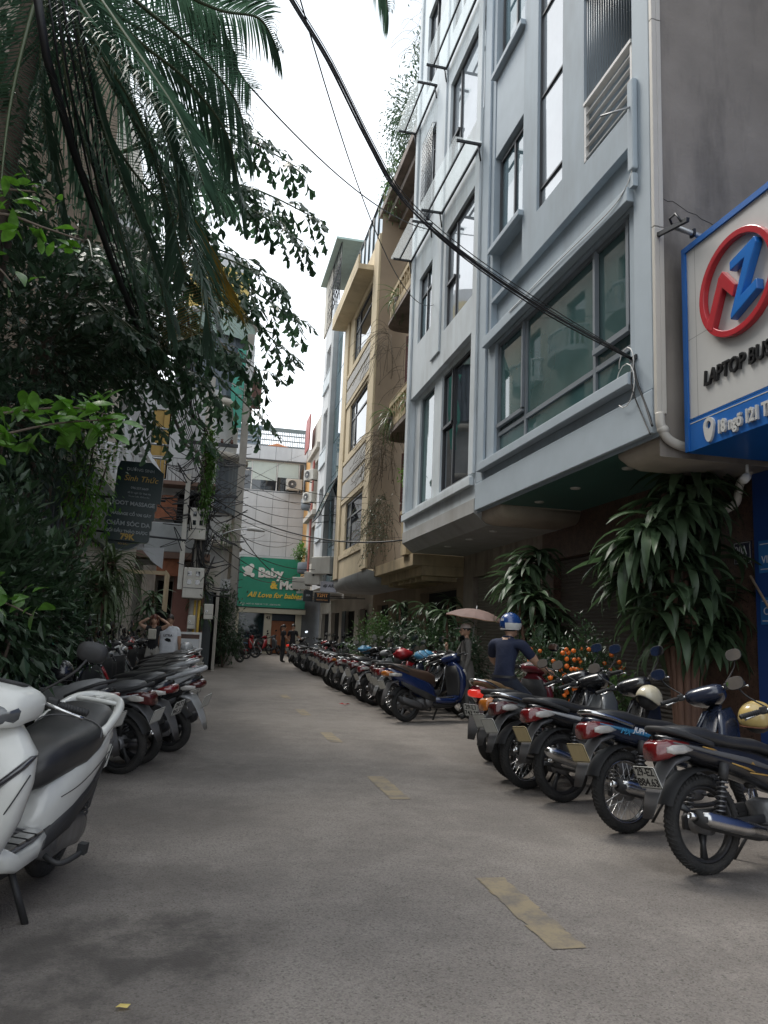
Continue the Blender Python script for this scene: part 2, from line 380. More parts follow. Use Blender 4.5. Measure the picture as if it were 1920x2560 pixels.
def thin_glass():
    m = bpy.data.materials.new('thin_clear_glass'); m.use_nodes = True; n = m.node_tree; K = n.links.new
    t = n.nodes.new('ShaderNodeBsdfTransparent'); t.inputs[0].default_value = (.86, .90, .91, 1); g_ = n.nodes.new('ShaderNodeBsdfTranslucent'); g_.inputs[0].default_value = (.75, .8, .82, 1); gl = n.nodes.new('ShaderNodeBsdfGlossy'); gl.inputs['Roughness'].default_value = .05
    a = n.nodes.new('ShaderNodeMixShader'); a.inputs[0].default_value = .30; K(t.outputs[0], a.inputs[1]); K(g_.outputs[0], a.inputs[2]); b = n.nodes.new('ShaderNodeMixShader'); b.inputs[0].default_value = .10; K(a.outputs[0], b.inputs[1]); K(gl.outputs[0], b.inputs[2]); K(b.outputs[0], n.nodes['Material Output'].inputs[0]); return m
M_CANOPY = thin_glass()
M_STEELD = pm('dark_steel', (.03, .032, .036), .45, metal=.3, var=.15)
M_STEEL = pm('galvanised_steel', (.34, .35, .36), .45, metal=.7, var=.2)
M_CHROME = pm('chrome', (.62, .63, .64), .16, metal=1.0, var=.1)
M_LOUV = pm('white_aluminium', (.60, .59, .57), .45, var=.06)
M_TEALSOF = pm('green_soffit_panel', (.055, .14, .125), .5, var=.06)
M_SOF = pm('pale_soffit', (.38, .38, .37), .6, var=.08, dirt=(.2,.18,.15), damt=.5)
M_CREAMSOF = pm('cream_soffit', (.46, .40, .33), .6, var=.08, dirt=(.22,.18,.14), damt=.5)
M_GRANITE = pm('red_brown_granite', (.115, .068, .052), .35, var=.4, vs=9, speck=((.03,.02,.02), 45, .58))
M_MARBLE = pm('veined_beige_marble', (.36, .31, .26), .35, var=.25, vs=2.2, dirt=(.10,.06,.045), ds=2.6, damt=.8)
M_SHUT = pm('brown_grey_shutter', (.105, .092, .083), .55, var=.1, vs=4)
M_SHUT2 = pm('beige_shutter', (.30, .27, .235), .6, var=.1, vs=4)
M_YEL = pm('mustard_cream_paint', (.60, .50, .335), .8, var=.08, vs=1.4, bump=.08, bs=50, dirt=(.28, .21, .14), ds=.8, damt=.55)
M_YPAN = pm('grey_panel_paint', (.42, .41, .39), .8, var=.08, vs=1.4)
M_TAN = pm('tan_side_wall', (.33, .255, .18), .85, var=.12, vs=1.1, bump=.12, bs=30, dirt=(.15, .12, .09), ds=.9, damt=.7)
M_OLDY = pm('stained_ochre_plaster', (.44, .345, .21), .85, var=.14, vs=1.6, bump=.15, bs=30, dirt=(.13, .11, .085), ds=1.6, damt=.8)
M_ROOFU = pm('weathered_concrete', (.24, .20, .175), .9, var=.2, vs=1.5, bump=.2, bs=25, dirt=(.08, .07, .06), ds=1.4, damt=.8)
M_BROWNSH = pm('dark_red_wooden_shutter', (.105, .035, .028), .6, var=.2)
M_ALU = pm('white_metal_panel', (.50, .515, .53), .45, var=.05, vs=1.5, dirt=(.33,.34,.35), ds=1.2, damt=.4, rnd=.05)
M_SIGNG = pm('green_sign_sheet', (.012, .24, .15), .4, var=.06)
M_CREAM = pm('cream_plaster', (.50, .47, .42), .8, var=.1, dirt=(.28,.25,.21), damt=.5, bump=.1, bs=40)
M_WPLAS = pm('white_plaster', (.55, .56, .57), .8, var=.08, dirt=(.30,.30,.30), ds=1.1, damt=.55, bump=.1, bs=40)
M_BROWNW = pm('brown_plaster', (.21, .165, .125), .9, var=.15, bump=.2, bs=20, dirt=(.10, .085, .07), ds=1.1, damt=.7)  # plain brown of the wall itself, with darker dirt blotches
M_PINK = pm('dusty_pink_paint', (.36, .17, .14), .7, var=.1, dirt=(.2,.12,.1), damt=.4)
M_TILE = pm('orange_roof_tile', (.50, .21, .10), .7, var=.25, vs=6)
M_CORR = pm('blue_grey_corrugated', (.12, .145, .175), .5, var=.15, metal=.2)
M_CORRG = pm('pale_green_corrugated', (.30, .40, .37), .55, var=.12)
M_BLACK = pm('black_cable_rubber', (.012, .012, .013), .5, var=.1)
M_CONC = pm('pole_concrete', (.36, .34, .31), .9, var=.15, bump=.2, bs=30, dirt=(.16,.15,.13), damt=.6)
M_ACW = pm('ivory_plastic', (.56, .54, .49), .5, var=.06, dirt=(.33,.30,.25), ds=2.5, damt=.5)
M_DARK = pm('interior_dark', (.012, .012, .013), .9)

# ------------------------------------------------------------------ ground, road, pavement
g = MB(); g.add([(-150,-60,-.006),(150,-60,-.006),(150,240,-.006),(-150,240,-.006)], [(0,1,2,3)])
struct(ob('ground', g, pm('packed_earth', (.16,.14,.12), .95, var=.2, vs=.4)))
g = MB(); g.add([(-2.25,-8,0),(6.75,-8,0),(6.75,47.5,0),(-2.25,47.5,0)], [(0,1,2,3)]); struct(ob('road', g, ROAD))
def pave(name, x0, x1, y0, y1, n):
    root = struct(ob(name, MB().bx(x0, x1, y0, y1, -.05, .088), pm('pavement_bed', (.13,.12,.11), .95)))
    sl = MB(); L_ = (y1-y0)/n; W_ = (x1-x0)
    sl.bx(.01, W_-.01, .008, L_-.008, .089, .112); me = None
    for i in range(n):
        if me is None:
            o = ob('slab', sl, pm('paving_slab', (.22,.205,.185), .9, var=.2, vs=5, rnd=.15, bump=.2), None); o.parent = root; me = o.data
        else: o = inst(me, 'slab', root)
        o.location = (x0, y0+i*L_, 0)
    k = MB(); e = x1+.06 if x0 < 0 else x0-.06
    k.bx(min(e, x1 if x0 < 0 else x0), max(e, x1 if x0 < 0 else x0), y0, y1, -.05, .115); o = ob('kerb', k, pm('kerb_stone', (.27,.255,.235), .9, var=.15, vs=4, bump=.2)); o.parent = root
pave('pavement', -2.55, -1.98, -6, 24, 34); pave('pavement', 5.9, 6.68, -6, 47, 56)
for i, (y0, y1) in enumerate([(3.54, 4.59), (6.77, 7.82), (10.2, 11.2), (13.4, 14.4), (16.6, 17.6)]):
    g = MB(); k = 14; L_ = y1-y0
    for j in range(k):
        a, b = y0+L_*j/k, y0+L_*(j+1)/k
        d = [rng.uniform(-.010, .010) for _ in range(4)]
        g.add([(1.66+d[0], a, .004), (1.83+d[1], a, .004), (1.83+d[2], b, .004), (1.66+d[3], b, .004)], [(0,1,2,3)])
    struct(ob('lane_marking', g, PAINT))
# fallen petal on the road
g = MB(); g.add([(-.05,0,.012),(-.02,.022,.02),(.03,.02,.012),(.05,0,.022),(.028,-.02,.012),(-.02,-.02,.018)], [(0,1,2,3,4,5)])
o = ob('fallen_petal', g, pm('yellow_petal', (.75,.6,.2), .7, sub=.3), origin=(-.2, 3.21, 0)); o.scale = (.55, .55, .8); tag(o, 'small yellow petal lying on the asphalt near the camera', 'petal')
g = MB()
for k in range(3):
    a = k*2.1; g.add([(math.cos(a)*.0,0,.008),(.03*math.cos(a),.03*math.sin(a),.02),(.06*math.cos(a+.3),.06*math.sin(a+.3),.01),(.02*math.cos(a+.9),.02*math.sin(a+.9),.014)], [(0,1,2,3)])
o = ob('paper_scrap', g, pm('red_paper', (.5,.03,.03), .7), origin=(2.75, 15.4, 0)); o.scale = (2.2, 2.2, 2.2); tag(o, 'crumpled red scrap beside the rear wheels of the right row', 'scrap')

# ------------------------------------------------------------------ windows
def window(parent, P, ua, ub, va, vb, mu=(), mv=(), gm=None, fm=None, dep=.1, fw_=.05, name='window', cells=None):
    """frame mesh as part of the building, each pane a sub-part. dep: how far the frame sits behind the wall plane"""
    fm = fm or M_FRAME; gm = gm or M_GDARK; f = MB(); t = .05
    us = [ua, *mu, ub]; vs = [va, *mv, vb]
    e = .003
    f.pbox(P, ua+e, ua+fw_, va+e, vb-e, -dep, -dep+t); f.pbox(P, ub-fw_, ub-e, va+e, vb-e, -dep, -dep+t)
    f.pbox(P, ua+fw_, ub-fw_, va+e, va+fw_, -dep, -dep+t-.002); f.pbox(P, ua+fw_, ub-fw_, vb-fw_, vb-e, -dep, -dep+t-.002)
    for u in mu: f.pbox(P, u-fw_/2, u+fw_/2, va+fw_, vb-fw_, -dep, -dep+t-.004)
    for v in mv: f.pbox(P, ua+fw_, ub-fw_, v-fw_/2, v+fw_/2, -dep, -dep+t-.006)
    if cells:
        for (a, b, v) in cells: f.pbox(P, a, b, v-fw_/2, v+fw_/2, -dep, -dep+t-.006)
    wo = ob(name, f, fm, parent)
    for i in range(len(us)-1):
        for j in range(len(vs)-1):
            pv = MB(); a, b, c, d = us[i]+.01, us[i+1]-.01, vs[j]+.01, vs[j+1]-.01
            tl = rng.uniform(-.006, .006), rng.uniform(-.006, .006)
            pv.add([P(a, c, -dep+.012+tl[0]), P(b, c, -dep+.012-tl[0]), P(b, d, -dep+.012+tl[1]), P(a, d, -dep+.012-tl[1])], [(0,1,2,3)])
            ob('pane', pv, gm if not isinstance(gm, list) else gm[(i*7+j*3) % len(gm)], wo)
    return wo
# ================================================================== RIGHT SIDE
# ---- grey-blue house over the pavement
XF = 5.0
b1 = thing('grey_house', (6, 11, 0), 'tall blue-grey rendered house with big teal window jutting over the pavement', 'house')
P = PX(XF)
rec = [(12.12, 13.62, 7.98, 21.0, .16)]
holes = [(8.48, 13.36, 4.82, 7.03, .13), (8.36, 9.75, 8.52, 11.35, 1.1), (10.49, 11.49, 8.74, 15.6, .12), (8.36, 9.75, 12.1, 15.1, 1.1), (12.12, 13.62, 9.12, 21.0, .17), (8.36, 13.64, 7.30, 7.98, .12), (12.12, 13.62, 8.06, 9.0, .17)]
m = MB(); facade(m, P, 7.86, 14.2, 3.84, 22.0, holes)
for h in holes:                                    # backs of the shallow recesses
    if h[4] < .2 and h[0] in (8.36, 12.12): m.add([P(h[0], h[2], -h[4]), P(h[1], h[2], -h[4]), P(h[1], h[3], -h[4]), P(h[0], h[3], -h[4])], [(0,1,2,3)])
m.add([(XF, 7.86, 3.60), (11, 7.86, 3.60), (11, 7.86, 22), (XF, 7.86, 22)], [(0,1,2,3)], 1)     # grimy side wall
m.add([(XF, 7.86, 22), (11, 7.86, 22), (11, 14.2, 22), (XF, 14.2, 22)], [(0,1,2,3)])
ob('wall', m, [M_GREY, M_GRIME], b1)
m = MB()                                            # bands and ledges
m.pbox(P, 7.9, 14.17, 3.885, 4.42, .002, .07); m.pbox(P, 8.30, 13.9, 4.60, 4.76, .002, .15); m.pbox(P, 8.30, 13.75, 7.07, 7.27, .002, .14)
m.pbox(P, 12.08, 13.66, 9.005, 9.115, -.16, .10); m.pbox(P, 12.08, 13.66, 12.9, 13.02, -.16, .10)
m.pbox(P, 7.9, 8.30, 4.43, 21.9, .002, .05); m.pbox(P, 13.80, 14.18, 4.43, 21.9, .002, .05); m.pbox(P, 12.125, 13.615, 11.1, 12.895, -.168, -.02)
ob('ledge', m, M_TRIMG, b1, bevel=.012)
wn = window(b1, P, 8.48, 13.36, 4.82, 7.03, mu=(9.56, 12.03), mv=(5.22,), gm=M_GTEAL, fm=M_FRAMEG, dep=.11, fw_=.075)
m = MB(); m.pbox(P, 8.55, 9.52, 5.42, 5.50, -.09, -.01); m.pbox(P, 8.55, 8.62, 5.45, 6.98, -.09, -.02); m.pbox(P, 9.46, 9.52, 5.45, 6.98, -.09, -.02); ob('sash', m, M_FRAMEG, wn)
m = MB(); m.pbox(P, 12.07, 13.30, 5.34, 5.41, -.09, -.02); m.pbox(P, 12.07, 12.13, 5.38, 6.98, -.09, -.02); ob('sash', m, M_FRAMEG, wn)
window(b1, P, 12.18, 13.56, 9.16, 11.02, mu=(12.8,), gm=M_GSKY, dep=.16, fw_=.06)
window(b1, P, 12.18, 13.56, 13.06, 15.0, mu=(12.8,), gm=M_GSKY, dep=.16, fw_=.06)
window(b1, P, 10.49, 11.49, 8.74, 15.6, mv=(9.15, 10.9, 12.55, 14.1), gm=M_GMIR, dep=.1, fw_=.035)
for zb in (8.52, 12.1):                            # loggias with white louvre rails
    m = MB()
    m.add([P(8.36, zb, -1.1), P(9.75, zb, -1.1), P(9.75, zb+2.9, -1.1), P(8.36, zb+2.9, -1.1)], [(0,1,2,3)])
    ob('loggia_back', m, M_FRAMEG, b1)
    rail = MB()
    rail.pbox(P, 8.38, 8.43, zb+.02, zb+.95, -.06, .0); rail.pbox(P, 9.69, 9.74, zb+.02, zb+.95, -.06, .0); rail.pbox(P, 8.38, 9.74, zb+.95, zb+1.0, -.08, .02)
    ro = ob('railing', rail, M_LOUV, b1)
    for k in range(5):
        sl = MB(); z = zb+.06+.18*k
        sl.add([P(8.43, z, -.005), P(9.69, z, -.005), P(9.69, z+.055, -.10), P(8.43, z+.055, -.10), P(8.43, z+.02, -.0), P(9.69, z+.02, -.0), P(9.69, z+.075, -.095), P(8.43, z+.075, -.095)],
               [(0,3,2,1),(4,5,6,7),(0,1,5,4),(1,2,6,5),(2,3,7,6),(3,0,4,7)]); ob('slat', sl, M_LOUV, ro)
    if zb < 9:
        for k in range(19):
            u = 8.42+1.29*k/18; c = MB(); c.tube([P(u, zb+1.0, -.04), P(u, zb+2.82, -.04)], .004, 4); ob('safety_cable', c, M_STEEL, b1)
# underside: teal panel with rounded cream ends, down lights
m = MB(); m.add([(5.06, 8.8, 3.87), (6.7, 8.8, 3.87), (6.7, 13.2, 3.87), (5.06, 13.2, 3.87)], [(0,1,2,3)]); ob('soffit', m, M_TEALSOF, b1)
m = MB(); m.add([(5.001, 7.86, 3.872), (6.7, 7.86, 3.872), (6.7, 14.2, 3.872), (5.001, 14.2, 3.872)], [(0,1,2,3)]); ob('soffit_slab', m, M_SOF, b1)
for y0, y1, s in ((7.9, 8.95, 1), (13.15, 14.16, -1)):
    prof = [(0, 0), (.30, .0), (.30, .0)] ; m = MB()
    pts = [(5.08, 3.868), (5.08, 3.74), (5.16, 3.66), (5.3, 3.62), (6.68, 3.62), (6.68, 3.868)]
    rows = []
    for t in range(6):
        a = t/5*math.pi/2; yy = (y1-.25+.25*math.sin(a)) if s > 0 else (y0+.25-.25*math.sin(a)); kz = math.cos(a)*.9+.1
        rows.append([(x, yy, 3.868-(3.868-z)*kz) for x, z in pts])
    rows.insert(0, [(x, y0 if s > 0 else y1, z) for x, z in pts])
    vs = [p for r_ in rows for p in r_]; n6 = len(pts)
    fs = [(i*n6+j, i*n6+j+1, (i+1)*n6+j+1, (i+1)*n6+j) for i in range(len(rows)-1) for j in range(n6-1)]
    m.add(vs, fs, 0, True); m.add(rows[0], [tuple(range(n6))]); m.add(rows[-1], [tuple(range(n6))]); ob('soffit_beam', m, M_CREAMSOF, b1)
for (x, y) in ((5.6, 9.6), (5.6, 11.2), (5.6, 12.6)):
    m = MB(); m.lathe([(.0, .0), (.075, .0), (.085, .012), (.085, .02)], (x, y, 3.848), (0,0,1), 16); ob('down_light', m, M_LOUV, b1)
# ground floor wall behind the plants
PW = PX(6.7)
m = MB(); facade(m, PW, 8.38, 14.9, 0, 3.88, [(10.2, 14.35, 0, 3.05, .18)]); ob('ground_floor_wall', m, M_GRANITE, b1)
m = MB(); k = 46
for i in range(k):
    z0 = 3.05*i/k; z1 = 3.05*(i+1)/k
    m.add([PW(10.2, z0, -.17), PW(14.35, z0, -.17), PW(14.35, (z0+z1)/2, -.155), PW(10.2, (z0+z1)/2, -.155)], [(0,1,2,3)], 0, True)
    m.add([PW(10.2, (z0+z1)/2, -.155), PW(14.35, (z0+z1)/2, -.155), PW(14.35, z1, -.17), PW(10.2, z1, -.17)], [(0,1,2,3)], 0, True)
ob('roller_shutter', m, M_SHUT, b1)
o = ob('house_number_plate', MB().pbox(PW, 8.50, 8.83, 2.50, 2.79, .002, .02), pm('navy_enamel', (.02,.022,.05), .35), b1)
PN = lambda u, v, w_: PW(8.80-u, 2.62+v, .021+w_)
ob('number', text_mb('20A', .17, PN, ext=.004, squash=.8), pm('white_print', (.7,.7,.7), .6), b1)
PN2 = lambda u, v, w_: PW(8.79-u, 2.555+v, .021+w_)
ob('number_line', text_mb('NGÕ 121 PHỐ THÁI HÀ', .034, PN2, ext=.003, squash=.75), MATS['white_print'], b1)
ob('frame_line', MB().ring_prism([(8.51,2.51),(8.82,2.51),(8.82,2.78),(8.51,2.78)], [(8.517,2.517),(8.813,2.517),(8.813,2.773),(8.517,2.773)], PW, .0205, .023), MATS['white_print'], b1)

# cream cable duct running up the corner, and the bent drain pipe under it
r_ = random.Random(9)
for (x, z, n_) in ((5.05, 6.9, 14),):
    pts = []
    for k in range(n_): pts.append((x, 7.857, z)); x += r_.uniform(.06, .16); z += r_.uniform(-.09, .03)
    ob('wall_crack', MB().tube(pts, .003, 4), M_DARK, b1)
dk = thing('cable_duct', (4.96, 7.84, 3.9), 'cream plastic cable duct running up the corner of the blue-grey house', 'duct')
for k, (z0, z1) in enumerate([(4.1, 6.45), (6.46, 9.3), (9.31, 12.2), (12.21, 15.1), (15.11, 18)]):
    ob('duct_length', MB().bx(4.93, 4.995, 7.79, 7.855, z0, z1).bx(4.998, 5.06, 7.795, 7.855, z0, z1), M_DUCT, dk, bevel=.006)
pp = thing('drain_pipe', (5.0, 7.8, 3.6), 'beige bent drain pipe running under the blue-grey house', 'pipe')
ob('pipe', MB().tube(spline([(4.97, 7.8, 4.1), (4.98, 7.79, 3.93), (5.1, 7.8, 3.78), (5.4, 7.82, 3.72), (6.2, 7.9, 3.72), (6.5, 8.2, 3.68), (6.6, 8.55, 3.55), (6.58, 8.62, 3.3), (6.45, 8.66, 3.2)], 6), .055, 10), M_DUCT, pp)
for q in ((5.0, 7.79, 3.9), (5.45, 7.82, 3.72)): ob('joint', MB().ball(q, (.07, .07, .06)), M_DUCT, pp)
# steel bracket arm over the shop sign
br = thing('bracket_arm', (5.3, 7.84, 6.5), 'galvanised steel antenna bracket arm reaching out beside the shop sign', 'bracket')
ob('arm', MB().tube([(5.75, 7.35, 6.05), (5.25, 7.5, 6.25), (5.02, 7.55, 6.33)], .032, 10), M_STEEL, br)
ob('crossbar', MB().cbox((4.98, 7.5, 6.28), (.04, .62, .05), Matrix.Rotation(R(12), 3, 'X')), M_STEELD, br)
ob('hook', MB().tube([(5.02, 7.55, 6.33), (4.98, 7.55, 6.42), (4.96, 7.4, 6.40), (4.96, 7.3, 6.25)], .014, 6), M_STEELD, br)
for q in ((5.25, 7.5, 6.25), (5.5, 7.42, 6.15), (5.62, 7.39, 6.1)): ob('clip', MB().cbox(q, (.03, .085, .085)), M_STEELD, br)
# wifi box on the corner
wb = thing('junction_box', (4.9, 8.2, 7.6), 'slim grey junction box with antenna arm on the corner of the blue-grey house', 'box')
ob('case', MB().bx(4.87, 4.95, 8.16, 8.30, 7.45, 8.75), M_TRIMG, wb, bevel=.02)
ob('arm', MB().tube([(4.87, 8.22, 8.35), (4.6, 8.5, 8.36)], .014, 6), M_STEEL, wb)
ob('fitting', MB().bx(4.88, 4.95, 8.18, 8.27, 7.22, 7.40), M_TRIMG, wb)
ob('cord', MB().tube(spline([(4.89, 8.22, 7.45), (4.86, 8.35, 7.25), (4.84, 8.8, 7.15), (4.84, 10.5, 7.2), (4.85, 12.3, 7.22)], 6), .008, 5), M_LOUV, wb)

# ---- white house
b2 = thing('white_house', (6, 17, 0), 'tall off-white rendered house with glass canopies next to the blue-grey house', 'house')
P = PX(4.95)
holes = [(14.45, 19.72, 4.62, 7.78, .14), (17.95, 19.2, 9.2, 11.06, .14), (14.32, 16.75, 8.62, 11.15, .14), (18.02, 19.05, 12.4, 15.05, .14), (14.15, 16.75, 12.7, 15.15, .14), (17.9, 19.2, 16.7, 19.2, .14), (14.15, 16.75, 16.6, 19.2, .14)]
m = MB(); facade(m, P, 14.21, 20.0, 4.15, 22.0, holes)
P2 = lambda u, v, w_: P(u, v, w_-.14)
facade(m, P2, 14.45, 19.72, 4.62, 7.78, [(14.52, 17.2, 4.78, 7.65, .12), (17.85, 19.15, 4.78, 7.65, .12)])
m.add([(4.95, 14.21, 4.15), (6.7, 14.21, 4.15), (6.7, 14.21, 22), (4.95, 14.21, 22)], [(0,1,2,3)])
m.add([(4.95, 20, 4.15), (7.5, 20, 4.15), (7.5, 20, 22), (4.95, 20, 22)], [(0,1,2,3)])
ob('wall', m, M_WHITE, b2)
m = MB(); m.pbox(P, 14.3, 19.9, 4.42, 4.60, .002, .10); m.pbox(P, 14.23, 14.52, 4.65, 21.9, .002, .06); m.pbox(P, 19.72, 19.98, 4.65, 21.9, .002, .06); m.pbox(P, 17.0, 17.75, 8.2, 21.9, .002, .05)
ob('ledge', m, M_WHITE, b2, bevel=.012)
# chamfered bottom edge
m = MB(); sec = [(4.95, 4.15), (4.93, 4.14), (4.93, 3.86), (5.22, 3.62), (6.7, 3.62)]
m.add([(x, 14.21, z) for x, z in sec]+[(x, 20.0, z) for x, z in sec], [(i, i+1, 6+i, 5+i) for i in range(4)]+[(0,1,2,3,4), (9,8,7,6,5)]); ob('soffit', m, M_SOF, b2)
for y in (14.9, 16.4, 18.0): ob('down_light', MB().lathe([(.0, .0), (.075, .0), (.085, .012), (.085, .02)], (5.6, y, 3.60), (0,0,1), 16), M_LOUV, b2)
wn = window(b2, P2, 14.52, 17.2, 4.78, 7.65, mu=(16.4,), gm=M_GDARK, dep=.1, fw_=.06)
ob('sash', MB().pbox(P2, 16.43, 17.14, 6.28, 6.35, -.08, -.01).pbox(P2, 16.43, 16.49, 6.30, 7.6, -.08, -.02), M_FRAME, wn)
window(b2, P2, 17.85, 19.15, 4.78, 7.65, gm=M_GTEAL, dep=.1, fw_=.03, fm=M_FRAMEG)
window(b2, P, 17.95, 19.2, 9.2, 11.06, mu=(18.6,), mv=(10.5,), gm=[M_GMIR, M_GSKY], dep=.12, fw_=.06)
wn = window(b2, P, 14.32, 16.75, 8.62, 11.15, mu=(16.1,), gm=[M_GMIR], dep=.12, fw_=.06); ob('sash', MB().pbox(P, 16.13, 16.69, 9.72, 9.79, -.1, -.03), M_FRAME, wn)
wn = window(b2, P, 14.15, 16.75, 12.7, 15.15, mu=(16.1,), gm=[M_GMIR], dep=.12, fw_=.06); ob('sash', MB().pbox(P, 16.13, 16.69, 13.5, 13.57, -.1, -.03), M_FRAME, wn)
window(b2, P, 18.02, 19.05, 12.4, 15.05, mu=(18.5,), gm=[M_GDARK], dep=.12, fw_=.06)
window(b2, P, 14.15, 16.75, 16.6, 19.2, mu=(16.1,), gm=[M_GMIR], dep=.12, fw_=.06); window(b2, P, 17.9, 19.2, 16.7, 19.2, mu=(18.5,), gm=[M_GDARK], dep=.12, fw_=.06)
m = MB()                                            # security grille
for k in range(9): u = 18.04+.98*k/8; m.tube([P(u, 12.42, .10), P(u, 15.0, .10)], .008, 4)
for k in range(20): z = 12.44+2.54*k/19; m.tube([P(18.03, z, .105), P(19.03, z, .105)], .008, 4)
for z in (12.42, 13.3, 14.2, 15.0):
    for u in (18.03, 19.03): m.tube([P(u, z, -.02), P(u, z, .10)], .012, 4)
ob('window_grille', m, M_STEEL, b2)
for (u0, u1, z) in ((14.15, 17.0, 11.75), (17.85, 20.0, 11.95), (14.15, 17.0, 15.75), (17.85, 20.0, 15.95), (14.15, 17.0, 19.6)):
    m = MB()
    for u in (u0, u1-.05): m.pbox(P, u, u+.05, z+.0, z+.05, .05, .60); m.tube([P(u+.025, z-.35, .06), P(u+.025, z, .12)], .018, 6)
    m.pbox(P, u0+.05, u1-.05, z+.002, z+.048, .05, .10); m.pbox(P, u0+.05, u1-.05, z+.002, z+.048, .40, .44)
    co = ob('canopy_frame', m, M_STEELD, b2)
    gpl = MB(); gpl.add([P(u0-.05, z+.056, .06), P(u1+.05, z+.056, .06), P(u1+.05, z+.056, .66), P(u0-.05, z+.056, .66)], [(0,1,2,3)]); ob('canopy_glass', gpl, M_CANOPY, co)
# ground floor under the white house
PW2 = PX(6.7)
m = MB(); facade(m, PW2, 14.9, 20.0, 0, 3.62, [(15.9, 19.2, 0, 3.0, .15)]); ob('ground_floor_wall', m, M_MARBLE, b2)
m = MB(); k = 40
for i in range(k):
    z0 = 3.0*i/k; z1 = 3.0*(i+1)/k; zm = z0+(z1-z0)*.75
    m.add([PW2(15.9, z0, -.14), PW2(19.2, z0, -.14), PW2(19.2, zm, -.118), PW2(15.9, zm, -.118)], [(0,1,2,3)])
    m.add([PW2(15.9, zm, -.118), PW2(19.2, zm, -.118), PW2(19.2, z1, -.14), PW2(15.9, z1, -.14)], [(0,1,2,3)])
ob('roller_shutter', m, M_SHUT2, b2)

# ---- old ochre house with balconies, set back
b3 = thing('balcony_house', (7, 22, 0), 'old ochre house with stained balconies and hanging plants between white and mustard houses', 'house')
P = PX(6.2)
holes = [(20.9, 22.6, 4.9, 7.1, .15), (20.9, 22.6, 8.7, 11.0, .15), (20.9, 22.6, 12.8, 15.1, .15)]
m = MB(); facade(m, P, 20.0, 24.6, 3.3, 16.3, holes); ob('wall', m, M_OLDY, b3)
for (z0, z1) in ((4.9, 7.1), (8.7, 11.0), (12.8, 15.1)):
    window(b3, P, 20.9, 22.6, z0, z1, mu=(21.75,), gm=M_GDARK, fm=M_BROWNSH, dep=.12, fw_=.08)
    for (ya, xa, yb, xb) in ((22.62, 6.17, 23.1, 5.55), (20.88, 6.17, 20.45, 5.6)):       # open louvred shutters
        root = ob('shutter', MB().cbox(((xa+xb)/2, (ya+yb)/2, (z0+z1)/2), (.03, .72, z1-z0), Matrix.Rotation(math.atan2(-(xb-xa), (yb-ya)), 3, 'Z')), M_BROWNSH, b3)
        sl = MB()
        rotm = Matrix.Rotation(math.atan2(-(xb-xa), (yb-ya)), 3, 'Z')
        for k in range(22): sl.cbox(((xa+xb)/2, (ya+yb)/2, z0+.1+k*(z1-z0-.2)/21), (.06, .62, .05), rotm @ Matrix.Rotation(R(30), 3, 'Y'))
        ob('shutter_slats', sl, M_BROWNSH, root)
def balcony(z, hgt, xo, y0, y1, rnd_=True):
    m = MB(); pts = []
    n = 8; r_ = .5
    for i in range(n+1):
        a = i/n*math.pi/2; pts.append((xo+r_-r_*math.sin(a), y1-r_+r_*math.cos(a)))
    poly = [(6.2, y0), (xo, y0)]+pts[::-1]+[(6.2, y1)]
    Pz = lambda u, v, w_: (u, v, w_)
    m.prism(poly, Pz, z-.14, z); m.prism([((x-6.2)*1.05+6.2, (y-(y0+y1)/2)*1.0+(y0+y1)/2) for x, y in poly], Pz, z-.22, z-.142)
    ob('balcony_slab', m, M_ROOFU, b3)
    w_ = MB(); path = [(xo+.04, y0+.02)]+[(x+.04, y-.04) for x, y in pts[::-1]]+[(6.18, y1-.04)]
    w_.tube([(x, y, z+hgt) for x, y in path], .06, 6, smooth=False)
    for i in range(len(path)-1):
        a, b = Vector((*path[i], 0)), Vector((*path[i+1], 0)); d = b-a
        if d.length < .01: continue
        nr = Vector((-d.y, d.x, 0)).normalized()*.05
        for (h0, h1) in ((z, z+hgt*.22), (z+hgt*.80, z+hgt-.05)):
            w_.add([(*(a+nr).xy, h0), (*(b+nr).xy, h0), (*(b-nr).xy, h0), (*(a-nr).xy, h0), (*(a+nr).xy, h1), (*(b+nr).xy, h1), (*(b-nr).xy, h1), (*(a-nr).xy, h1)], [(0,3,2,1),(4,5,6,7),(0,1,5,4),(1,2,6,5),(2,3,7,6),(3,0,4,7)])
    ob('balcony_parapet', w_, M_OLDY, b3)
    me = None; tot = 0; sp = .3
    for i in range(len(path)-1):
        a, b = Vector((*path[i], 0)), Vector((*path[i+1], 0)); L_ = (b-a).length
        k = max(1, int(L_/sp)) if L_ > .25 else (1 if i % 2 else 0)
        for j in range(k):
            p = a.lerp(b, (j+.5)/k)
            if me is None:
                bb = MB(); bb.lathe([(.05, 0), (.05, .04), (.028, .08), (.05, .2), (.055, .26), (.03, .36), (.045, .42), (.05, .46)], n=10); bo = ob('baluster', bb, M_OLDY); bo.parent = b3; me = bo.data
            else: bo = inst(me, 'baluster', b3)
            bo.location = Vector((p.x, p.y, z+hgt*.22))-ORG[b3.name]; bo.scale = (1, 1, hgt*.58/.46)
balcony(11.9, .95, 5.2, 20.05, 24.45); balcony(7.95, .95, 5.25, 20.05, 24.2)
